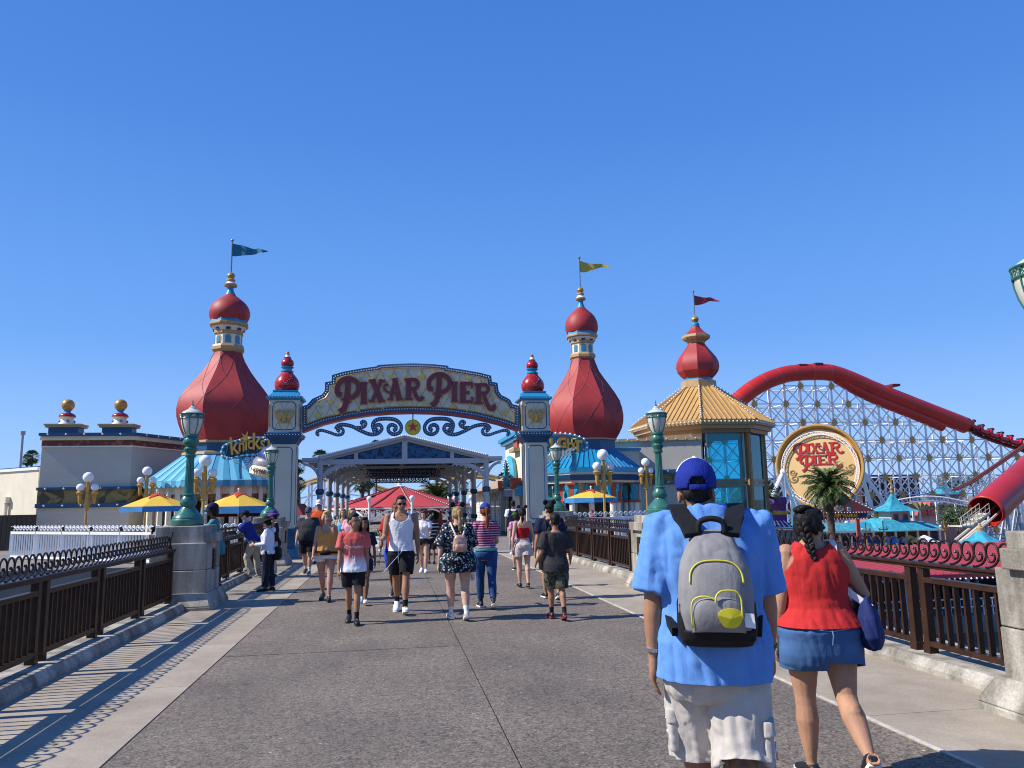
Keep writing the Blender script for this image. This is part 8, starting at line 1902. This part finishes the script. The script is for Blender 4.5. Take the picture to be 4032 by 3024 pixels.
# white hooded jacket at the left rail
p = Person(1062, 2030, 16.6, 'person in a white hooded jacket and black sun hat looking at a phone', 'person', 'f', 1.12, PI/2-.1, (4, 2, -4, 3), ((2, 8, 84, -16), (0, 8, 86, -16)), (0, 24), 3, SK_L, vox=.0105, Hadd=-.01)
p.top(cloth('white_hoodie', (.66, .67, .74)), .50, 0, .018, 'long', .012, .004, .007, name='hoodie'); p.bottom(cloth('dark_navy_pants', (.018, .020, .032)), 1.95, .012, .008, .56, .006, 'trousers'); p.shoes(SHB, SHB); p.hair(HB, 'bob')
m = MB(); b = MB().sph((0, 0, 0), 1, 14); m.add([p.LM @ V((v[0]*.060*p.H, -.070*p.H+v[1]*.034*p.H, .815*p.H+p.dz+v[2]*.040*p.H)) for v in b.v], b.f); p.add('hood', MATS['white_hoodie'], m, sm=180)
def sun_hat(p, m_, r=.098, top=.050, droop=.022):
    m = MB(); n = 28; pr = [(0, .135), (.030, .134), (.046, .122), (.052, .096), (.056, .088), (.078, .080), (r, .080-droop), (r, .076-droop), (.076, .075), (.05, .08)]
    vs = [p.hp(rr*math.cos(2*PI*k/n)*.94, rr*math.sin(2*PI*k/n)*1.05-.004, z+.006+(.010*math.cos(4*PI*k/n) if rr > .07 else 0)) for rr, z in pr for k in range(n)]
    m.add(vs, [(i*n+k, i*n+(k+1) % n, (i+1)*n+(k+1) % n, (i+1)*n+k) for i in range(len(pr)-1) for k in range(n)]); p.add('sun_hat', m_, m, sm=180)
sun_hat(p, CK)
m = MB(); hnd = (p.wri[0]+p.wri[1])/2+V((0, .055, .03)); m.cbox(hnd, (.072, .01, .145)); p.carry(p.add('case', CK, m), 'phone', 'black phone held by the person in the white hooded jacket', 'phone')
m = MB(); ring_loft(m, [(V((.0, -.12*p.H, z*p.H+p.dz)), V((1, 0, 0)), V((0, 1, 0)), .07*p.H, hd*p.H) for z, hd in ((.42, .03), (.45, .055), (.56, .05), (.60, .02))], 14, 3); p.carry(p.add('bag', CK, m, sm=60), 'shoulder_bag', 'black shoulder bag behind the person in the white hooded jacket', 'bag')
# purple hat person behind
p = Person(1080, 2010, 19.6, 'person in a purple sun hat standing behind the white hooded jacket', 'person', 'f', 1.1, PI/2+.5, (4, 2, -4, 3), ((10, 6, 40), (10, 6, 40)), (0, 6), 2, SK_L)
p.top(CK, .48, 0, .02, 'long'); p.bottom(cloth('beige_pants', (.44, .38, .29)), 1.95, .012, .008, .56, .006, 'trousers'); p.shoes(SHB); p.hair(HB, 'bob'); sun_hat(p, cloth('purple_hat', (.10, .035, .22)), .092)
# man leaning on the railing
p = Person(1012, 2026, 19.8, 'person in a blue shirt, white sleeves and black cap leaning on the left railing', 'person', 'm', 1.05, PI/2, (22, 42, -8, 4), ((42, 10, 62, -20), (42, 10, 62, -20)), (0, 4), 24, SK_L, Hadd=.14)
p.t.location.x -= .05
p.top(WHC, .62, 0, .008, 'long', .004); p.top(cloth('royal_blue_tee', (.022, .040, .24)), .47, .72, .018); p.bottom(cloth('stone_pants', (.46, .42, .32)), 1.95, .012, .008, .56, .006, 'trousers'); p.shoes(mat('grey_shoe', (.3, .3, .3), .6)); p.hair(HB, 'buzz'); p.cap(CK); p.facefx(GLS)
# child in teal by the near pedestal
p = Person(866, 2018, 16.2, 'child in teal and a navy cap peering over the railing behind the near pedestal', 'child', 'f', .95, PI/2+.25, (4, 2, -4, 3), ((46, 10, 80, -22), (46, 10, 80, -22)), (0, 8), 8, SK_D, Hadd=.02, kid=True)
p.t.location.x = -3.40; p.t.location.z = .13
p.top(cloth('teal_shirt', (.035, .20, .22)), .40, 0, .022, 'long', .016, .012); p.bottom(CK, 1.92, .010, 0, .56, .004, 'trousers'); p.shoes(SHB, WHITE); p.hair(HB, 'bob'); p.cap(cloth('navy_cap', (.012, .016, .05)))
# distant figures
for px, py, Y, lb, c, hr, sx in ((1765, 2034, 33, 'dark haired person in a navy top by the folded red umbrella', (.02, .03, .09), HB, 'f'), (1790, 2040, 36, 'brown haired person in a red top left of the floral kimono shoulder', (.35, .03, .03), HBR, 'f'),
                              (1845, 2046, 38, 'distant person in a green top between the floral and the striped woman', (.05, .16, .07), HB, 'm'), (2330, 2008, 32, 'person with reddish brown hair at the cafe tables behind the right railing', (.36, .04, .04), HRD, 'f'), (1330, 2030, 34, 'distant person in a beige top under the left side of the canopy', (.4, .33, .25), HB, 'm')):
    p = Person(px, py, Y, lb, 'person', sx, 1.0, rnd.choice((0, PI, PI/2)), (10, 5, -8, 12), ((-6, 8, 14), (8, 8, 14)), (0, 0), 0, SK_M, vox=.020)
    p.top(cloth('top_'+lb[:9].replace(' ', '_')+str(px), c), .49, .62, .014); p.bottom(CK if px % 2 else NV, 1.9, .010, 0, .57, .004, 'trousers'); p.shoes(SHB); p.hair(hr, 'bob' if sx == 'f' else 'short')
# ------------------------------------------------------------------ the couple in front
BLT = cloth('blue_cotton_tee', (.115, .27, .62), .85, .08); KHA = cloth('stone_cargo_cotton', (.50, .455, .41), .88, .10)
p = Person(2768, 1806, 3.62, 'large man in a blue tee, cargo shorts and blue cap walking away', 'man', 'm', 1.16, -.33, (14, 6, -8, 22), ((-4, 9, 7, -6), (6, 7, 12, -4)), (2, 2), 1, SK_T, vox=.0075, wide=1.06, curl=.35, Hadd=-.03, hd=.036, hx=-.022)
H = p.H
p.top(BLT, .440, .94, .024, 'tee', .014, .014, .013, .862, vox=.009); p.bottom(KHA, 1.20, .014, .012, .54, .012, 'cargo_shorts', .009, drop=True, baggy=True); p.shoes(SHB, WHITE, SOCKW); p.hair(HB, 'buzz')
BCAP = cloth('royal_blue_mesh_cap', (.012, .028, .25)); 
tt, bb, N, L = nodes_of(BCAP); vv = tex(tt, 'Voronoi', 190); add_bump(BCAP, vv.outputs['Distance'], .8, .003)
o = p.shell('cap', BCAP, lambda x, y, z: z > .070+.012*max(0, y*10) and not (y < -.035 and abs(x) < .021 and z < .070+.026*math.sqrt(max(0, 1-(x/.021)**2))), .0085, (0, -.002, .012), seg=64)
m = MB(); q = []
for k in range(9): a = -PI/2+(k-4)*.105; q.append(p.hp(.051*math.cos(a)*1.02, -.006+.0635*math.sin(a), .073))
m.tube(q, .0045*H, 6, flat=1.6); p.add('cap_strap', BCAP, m)
p.shell('white_panel', cloth('white_cap_front', (.74, .74, .76)), lambda x, y, z: y > -.022 and z > .116, .0094, (0, -.002, .012), seg=48)
m = MB(); m.sph(p.hp(0, -.006, .1525), .006*H, 8); p.add('cap_button', WHITE, m)
for zz in (0,):
    m = MB()
    for k in range(13):
        pass
# visor
m = MB(); n = 14; up = []; dn = []
for ring, r in ((0, .052), (1, .07), (2, .098)):
    for k in range(n+1):
        a = PI*(.14+.72*k/n); x = math.cos(a)*.051; y = math.sin(a)*(r+.003); z = .094-.010*ring-.010*(x/.05)**2*ring
        up.append(p.hp(x, y-.004, z)); dn.append(p.hp(x, y-.004, z-.004))
N_ = len(up); fs = []
for r in range(2):
    for k in range(n): a = r*(n+1)+k; fs += [(a, a+1, a+n+2, a+n+1), (N_+a, N_+a+n+1, N_+a+n+2, N_+a+1)]
m.add(up+dn, fs+[(2*(n+1)+k, 2*(n+1)+k+1, N_+2*(n+1)+k+1, N_+2*(n+1)+k) for k in range(n)]); p.add('visor', BCAP, m, sm=180)
# backpack: a thing he carries
BGR = cloth('grey_pack_cloth', (.235, .225, .225), .8, .10); BBK = cloth('black_pack_cloth', (.011, .011, .013), .7); YPI = mat('yellow_piping', (.62, .56, .05), .5)
sc_ = [p.sec(z, .024*H) for z in (.56, .66, .76)]; y0 = sc_[1][0].y-sc_[1][4]
Mw = Matrix.Translation(p.t.location) @ Matrix.Rotation(p.face, 4, 'Z'); bw = Mw @ V((0, y0-.08, .51*H+p.dz))
bk = thing('backpack', 'grey backpack with black base and yellow piping worn by the large man in blue', 'backpack', tuple(bw), p.face)
def loc(v): return V(v)-V((0, y0-.08, .50*H+p.dz))
def pk(x, y, z): return loc(V((x, y, z+p.dz)))
m = MB(); BZ = [(.535, 0.0704, .026), (.541, 0.0774, .048), (.575, 0.0827, .062), (.615, 0.0854, .068), (.665, 0.0845, .066), (.71, 0.0774, .058), (.745, 0.0660, .048), (.775, 0.0510, .036), (.790, 0.0405, .024), (.795, 0.0264, .013)]
ring_loft(m, [(loc(V((0, y0-hd*H*.9, z*H+p.dz))), V((1, 0, 0)), V((0, 1, 0)), hw*H, hd*H) for z, hw, hd in BZ], 32, 2.8)
bag = link_mesh('bag', remesh(m, .007, 3, .004, 9, 2.), BGR, bk, 180)
def bagback(x, z):                                          # y of the outer surface in person space
    z_ = z/H
    for a, b_ in zip(BZ, BZ[1:]):
        if a[0] <= z_ <= b_[0]: f = (z_-a[0])/(b_[0]-a[0]); hw = (a[1]+(b_[1]-a[1])*f)*H; hd = (a[2]+(b_[2]-a[2])*f)*H; break
    else: hw, hd = BZ[0][1]*H, BZ[0][2]*H
    u = min(.999, abs(x)/hw); return y0-hd*.9-hd*(1-u**2.8)**(1/2.8)
m = MB(); ring_loft(m, [(loc(V((0, y0-hd*H*.9-.004, z*H+p.dz))), V((1, 0, 0)), V((0, 1, 0)), hw*H+.007, hd*H+.007) for z, hw, hd in ((.531, .067, .022), (.537, .0766, .046), (.555, .080, .056), (.576, .083, .062))], 32, 2.8); link_mesh('base_panel', remesh(m, .007, 2), BBK, bk, 180)
def patch(name, outline, depth, m_, grow=1.0, wr=.002):     # a padded pocket following the bag surface
    n = len(outline); cx = sum(o[0] for o in outline)/n; cz = sum(o[1] for o in outline)/n; mm = MB(); rings = []
    for f, d in ((1., -.012), (1., depth*.5), (.92, depth*.9), (.7, depth*1.05), (.35, depth*1.08)): rings.append([loc(V((cx+(x-cx)*f, bagback(cx+(x-cx)*f, cz+(z-cz)*f)-d, cz+(z-cz)*f+p.dz))) for x, z in outline])
    vs = [q for r in rings for q in r]; mm.add(vs, [(i*n+k, i*n+(k+1) % n, (i+1)*n+(k+1) % n, (i+1)*n+k) for i in range(4) for k in range(n)]+[tuple(4*n+k for k in range(n)), tuple(range(n-1, -1, -1))])
    return link_mesh(name, m_mesh(mm, name), m_, bk, 60)
def dome_outline(hw, z0, z1, rr=.45, n=10): return [(-hw, z0*H), (hw, z0*H)]+[(hw*math.copysign(abs(math.cos(PI*k/n))**.7, math.cos(PI*k/n)), (z1-(z1-z0)*rr+(z1-z0)*rr*math.sin(PI*k/n)**.8)*H) for k in range(n+1)]
up_ = patch('upper_pocket', dome_outline(.058*H, .620, .728), .010, BGR); lo_ = patch('lower_pocket', dome_outline(.058*H, .572, .652), .030, BGR)
def piping(ol, d, nm, par, r=.0045): m = MB(); m.tube(spline([loc(V((x, bagback(x, z)-d, z+p.dz))) for x, z in ol], 3), r, 6); link_mesh(nm, m_mesh(m, nm), YPI, par, 180)
o1 = dome_outline(.059*H, .620, .730); piping(o1[2:], .012, 'piping', up_, .0042); o2 = dome_outline(.028*H, .608, .668); piping([(x+.021*H, z) for x, z in o2[1:]], .040, 'piping', lo_, .0040); o3 = [(-.058*H, .585*H), (-.059*H, .632*H), (-.050*H, .650*H), (-.028*H, .655*H), (-.008*H, .648*H)]; piping(o3, .034, 'piping', lo_, .0036)
m = MB(); m.tube(spline([loc(V((x*H, y0-.05*H, z*H+p.dz))) for x, z in ((-.030, .788), (-.027, .814), (0, .823), (.027, .814), (.030, .788))], 4), .007*H, 8); link_mesh('handle', m_mesh(m, 'h'), BBK, bk, 180)
for sx in (-1, 1):
    m = MB(); pts = spline([(sx*.042*H, y0-.052*H, .785*H), (sx*.052*H, y0-.014*H, .812*H), (sx*.064*H, -.066*H, .828*H), (sx*.072*H, -.004*H, .850*H), (sx*.084*H, .060*H, .82*H), (sx*.10*H, .098*H, .76*H), (sx*.105*H, .10*H, .66*H), (sx*.118*H, .02*H, .60*H), (sx*.095*H, y0-.03*H, .560*H)], 5)
    n = len(pts); vs = []; prev = None
    for i, q in enumerate(pts):
        d = (pts[min(i+1, n-1)]-pts[max(i-1, 0)]).normalized(); w_ = V((1, 0, 0)); w_ = (w_-d*w_.dot(d)).normalized(); nn_ = d.cross(w_); hw = .021*H if i < n*.6 else .010*H
        if i >= n*.6: w_ = nn_; nn_ = d.cross(w_)
        vs += [loc(V((q.x, q.y, q.z+p.dz))+w_*a*hw+nn_*b_*.007*H) for a, b_ in ((-1, -1), (1, -1), (1, 1), (-1, 1))]
    m.add(vs, [(4*i+k, 4*i+(k+1) % 4, 4*i+4+(k+1) % 4, 4*i+4+k) for i in range(n-1) for k in range(4)]+[(3, 2, 1, 0), (4*n-4, 4*n-3, 4*n-2, 4*n-1)]); link_mesh('shoulder_strap', m_mesh(m, 's'), BBK, bk, 40)
    m = MB(); ol = [(sx*.112*H, .56*H), (sx*.116*H, .60*H), (sx*.108*H, .615*H), (sx*.084*H, .56*H)]
    ring_loft(m, [(loc(V((sx*.070*H, y0-.052*H, z*H+p.dz))), V((1, 0, 0)), V((0, 1, 0)), hw*H, hd*H) for z, hw, hd in ((.55, .015, .04), (.58, .020, .046), (.63, .019, .044), (.638, .017, .04))], 14, 2.6); link_mesh('side_pocket', m_mesh(m, 'sp'), BBK, bk, 60)
m = MB(); c_ = V((.064*H, bagback(.064*H, .600*H)-.03, .600*H)); m.add([loc(c_+V((x, y, z+p.dz))) for x, z in ((-.02, .035), (.022, .03), (.026, -.03), (-.016, -.024)) for y in (0, -.004)], [(0,2,4,6),(7,5,3,1),(0,1,3,2),(2,3,5,4),(4,5,7,6),(6,7,1,0)]); link_mesh('name_tag', m_mesh(m, 'tag'), WHITE, bk)
# plain yellow patch on the lower pocket (no figure)
m = MB(); n = 22; ol = [((.024*H)+.026*H*math.cos(2*PI*k/n)*(1+.12*math.sin(3*2*PI*k/n)), .608*H+.024*H*math.sin(2*PI*k/n)*(1+.10*math.cos(2*2*PI*k/n))) for k in range(n)]
lay = []
for d in (.030, .0385): lay += [loc(V((x, bagback(x, z)-d, z+p.dz))) for x, z in ol]
cc_ = loc(V((.024*H, bagback(.024*H, .608*H)-.0405, .608*H+p.dz))); m.add(lay+[cc_], [(k, (k+1) % n, n+(k+1) % n, n+k) for k in range(n)]+[(n+k, n+(k+1) % n, 2*n) for k in range(n)]); link_mesh('yellow_patch', m_mesh(m, 'yp'), mat('yellow_print', (.66, .56, .02), .6), lo_)
# watch, wrist band, cargo pockets
SILV = mat('silver_metal', (.6, .6, .6), .25, metal=.9)
w_ = p.wri[0]; d = p.adir[0][1]; m = MB()
for k in range(16):
    a = 2*PI*k/16; u = d.orthogonal().normalized(); v_ = d.cross(u); c_ = w_-d*.020*H+(u*math.cos(a)+v_*math.sin(a))*.0185*H; m.cbox(c_, (.009, .009, .016))
m.tube([w_-d*.016*H, w_-d*.024*H], .0178*H, 14); p.add('wristwatch', SILV, m)
w_ = p.wri[1]; d = p.adir[1][1]; m = MB(); m.tube([w_-d*.020*H, w_-d*.012*H], .0185*H, 16); p.add('wristband', mat('green_band', (.02, .12, .04), .5), m)
for i in (0, 1):
    sx = (-1, 1)[i]; h, kn = p.hip[i], p.knee[i]; c_ = h+(kn-h)*.86+V((sx*.056*H, -.016*H, 0)); m = MB()
    ring_loft(m, [(c_+V((0, 0, z*H)), V((.35*1, -.94*sx*0-.0, 0)).normalized() if False else V((0, 1, 0)), V((1, 0, 0)), .044*H, .013*H) for z in (-.056, -.048, .022, .032)], 16, 4); cp_ = link_mesh('cargo_pocket', remesh(m, .008, 2, .006, 14, sx), KHA, p.t, 180)
    m = MB(); ring_loft(m, [(c_+V((sx*.002*H, 0, z*H)), V((0, 1, 0)), V((1, 0, 0)), .048*H, .0155*H) for z in (.010, .016, .040, .046)], 16, 4); link_mesh('pocket_flap', remesh(m, .007, 2, .004, 14, sx+2), KHA, cp_, 180)
    m = MB()
    for dy in (-.02, .02): m.sph(c_+V((sx*.017*H, dy*H, .018*H)), .006, 6)
    m.tube([c_+V((sx*.015*H, -.03*H, .00*H)), c_+V((sx*.017*H, -.034*H, -.04*H))], .004, 5); link_mesh('pocket_button', m_mesh(m, 'b'), SILV, cp_, 180)
for sx, ht in ():
    s_ = p.sec(.505, .020*H); m = MB(); x = .050*H; y = s_[0].y-s_[4]-.004
    m.add([(x-.04*H, y-.002, ht*H+p.dz), (x+.04*H, y+.016, ht*H+p.dz), (x+.04*H, y+.012, (ht-.020)*H+p.dz), (x, y-.006, (ht-.030)*H+p.dz), (x-.04*H, y-.006, (ht-.020)*H+p.dz)], [(0, 1, 2, 3, 4)]); o = p.add('back_pocket_flap', KHA, m); o.modifiers.new('thickness', 'SOLIDIFY').thickness = .008
MAN = p
# --- woman in red
RTK = cloth('red_rib_tank', (.50, .028, .026), .85, .08); DEN = cloth('denim_shorts', (.055, .125, .27), .85, .28)
tt, bb, N, L = nodes_of(DEN); wv = tex(tt, 'Noise', 120, (1, 1, .2)); add_bump(DEN, wv.outputs['Fac'], .25, .003)
p = Person(3182, 2000, 4.6, 'woman in a red tank top and denim shorts with a long black braid', 'woman', 'f', 1.38, -.16, (2, 2, -16, 34), ((-6, 13, 16, -6), (-10, 26, 66, -26)), (-62, 2), 1, SK_M, vox=.0072, wide=1.05, curl=.5, Hadd=.0, hd=.03)
H = p.H
p.top(RTK, .540, 0, .010, 'tank', flare=.018, wr=.007, scoop=(.78, .822), name='tank_top', vox=.008); p.bottom(DEN, .57, .012, .020, .585, .005, 'denim_shorts', .008, drop=True); p.shoes(SHB, WHITE); hr = p.hair(HB, 'braid')
m = MB(); b0 = p.hp(0, -.058, .050); nb = 13
for k in range(nb):
    f = k/(nb-1); c_ = V((b0.x*(1-f)+.004*H+.0*f, b0.y-.022*H-.030*H*math.sin(min(1, f*1.6)*PI*.6)+.012*H*f, b0.z+.02*H-f*.245*H)); r = (.017-.009*f)*H
    for s in (-1, 1):
        b = MB().sph((0, 0, 0), 1, 10); M_ = Matrix.Rotation(s*.7, 3, 'Y'); m.add([c_+V((s*r*.42, -.002*H*s, (k % 2)*.004*H))+(M_ @ V((v[0]*r*.72, v[1]*r*.9, v[2]*r*1.25))) for v in b.v], b.f)
e = c_+V((0, 0, -.012*H)); m.tube([e, e+V((0, 0, -.03*H))], [.007*H, .003*H], 8)
link_mesh('braid', m_mesh(m, 'braid'), HB, hr, 180)
m = MB()
for k in range(9):                                          # plaited rows over the crown
    f = k/8; a = f*1.9; y = .050-.110*f; z = .078+.062*math.sin(.35+a*.95)
    for s in (-1, 1): b = MB().sph((0, 0, 0), 1, 8); m.add([p.hp(s*.009+v[0]*.012, y+v[1]*.011, z-.004+v[2]*.010) for v in b.v], b.f)
link_mesh('plaits', m_mesh(m, 'plaits'), HB, hr, 180); p.facefx(GLS)
m = MB(); q = p.sec(.575, .016*H)
yb = q[0].y-q[4]
m.tube([(0, yb-.002, .57*H+p.dz), (0, p.sec(.53, .018*H)[0].y-p.sec(.53, .018*H)[4]-.001, .53*H+p.dz), (0, p.sec(.50, .016*H)[0].y-p.sec(.50, .016*H)[4], .495*H+p.dz)], .0022*H, 5)
m.tube([(s_*q[3]*.92, p.sec(.555, .015*H)[0].y-p.sec(.555, .015*H)[4]*.42, .560*H+p.dz) if abs(s_) > .9 else (s_*q[3]*.9, p.sec(.55, .016*H)[0].y-p.sec(.55, .016*H)[4]*(1-.5*abs(s_)**3), (.542+.016*abs(s_))*H+p.dz) for s_ in (-.9, -.6, -.3, 0, .3, .6, .9)], .0022*H, 5)
p.add('seam', mat('pale_denim_seam', (.16, .25, .40), .8), m)
# tote bag on her right shoulder
Mw = Matrix.Translation(p.t.location) @ Matrix.Rotation(p.face, 4, 'Z'); S_ = p.sho[1]; cb = V((.165*H, -.02*H, .565*H+p.dz)); bw = Mw @ (cb+V((0, 0, -.08*H)))
tb = thing('tote_bag', 'navy tote bag with white straps hanging from the shoulder of the woman in red', 'bag', tuple(bw), p.face); o0 = cb+V((0, 0, -.08*H))
m = MB(); ring_loft(m, [(cb+V((.012*H*(1-z*6), 0, z*H))-o0, V((.28, .96, 0)), V((.96, -.28, 0)), hw*H, hd*H) for z, hw, hd in ((-.100, .075, .012), (-.092, .105, .034), (-.05, .128, .048), (.015, .118, .040), (.06, .092, .022), (.085, .070, .012))], 26, 2.4)
link_mesh('bag', remesh(m, .008, 3, .008, 9, 3.), cloth('navy_canvas', (.016, .026, .11), .8), tb, 180)
WST = cloth('white_strap', (.70, .70, .72))
for yo in (-1, 1):
    m = MB(); pts = spline([cb+V((.004*H, yo*.070*H, .050*H)), V((S_.x-.012*H, S_.y+yo*.040*H, .70*H+p.dz)), S_+V((-.024*H, yo*.026*H, .030*H)), S_+V((-.028*H, 0, .040*H))], 5); n = len(pts); vs = []
    for i, q in enumerate(pts):
        d_ = (pts[min(i+1, n-1)]-pts[max(i-1, 0)]).normalized(); w_ = V((0, 1, 0)) if abs(d_.y) < .6 else V((1, 0, 0)); w_ = V((.8, .6*yo, 0)); w_ = (w_-d_*w_.dot(d_)).normalized(); nn_ = d_.cross(w_)
        vs += [q-o0+w_*a*.012*H+nn_*b_*.0025*H for a, b_ in ((-1, -1), (1, -1), (1, 1), (-1, 1))]
    m.add(vs, [(4*i+k, 4*i+(k+1) % 4, 4*i+4+(k+1) % 4, 4*i+4+k) for i in range(n-1) for k in range(4)]+[(3, 2, 1, 0), (4*n-4, 4*n-3, 4*n-2, 4*n-1)]); link_mesh('strap', m_mesh(m, 's'), WST, tb, 40)
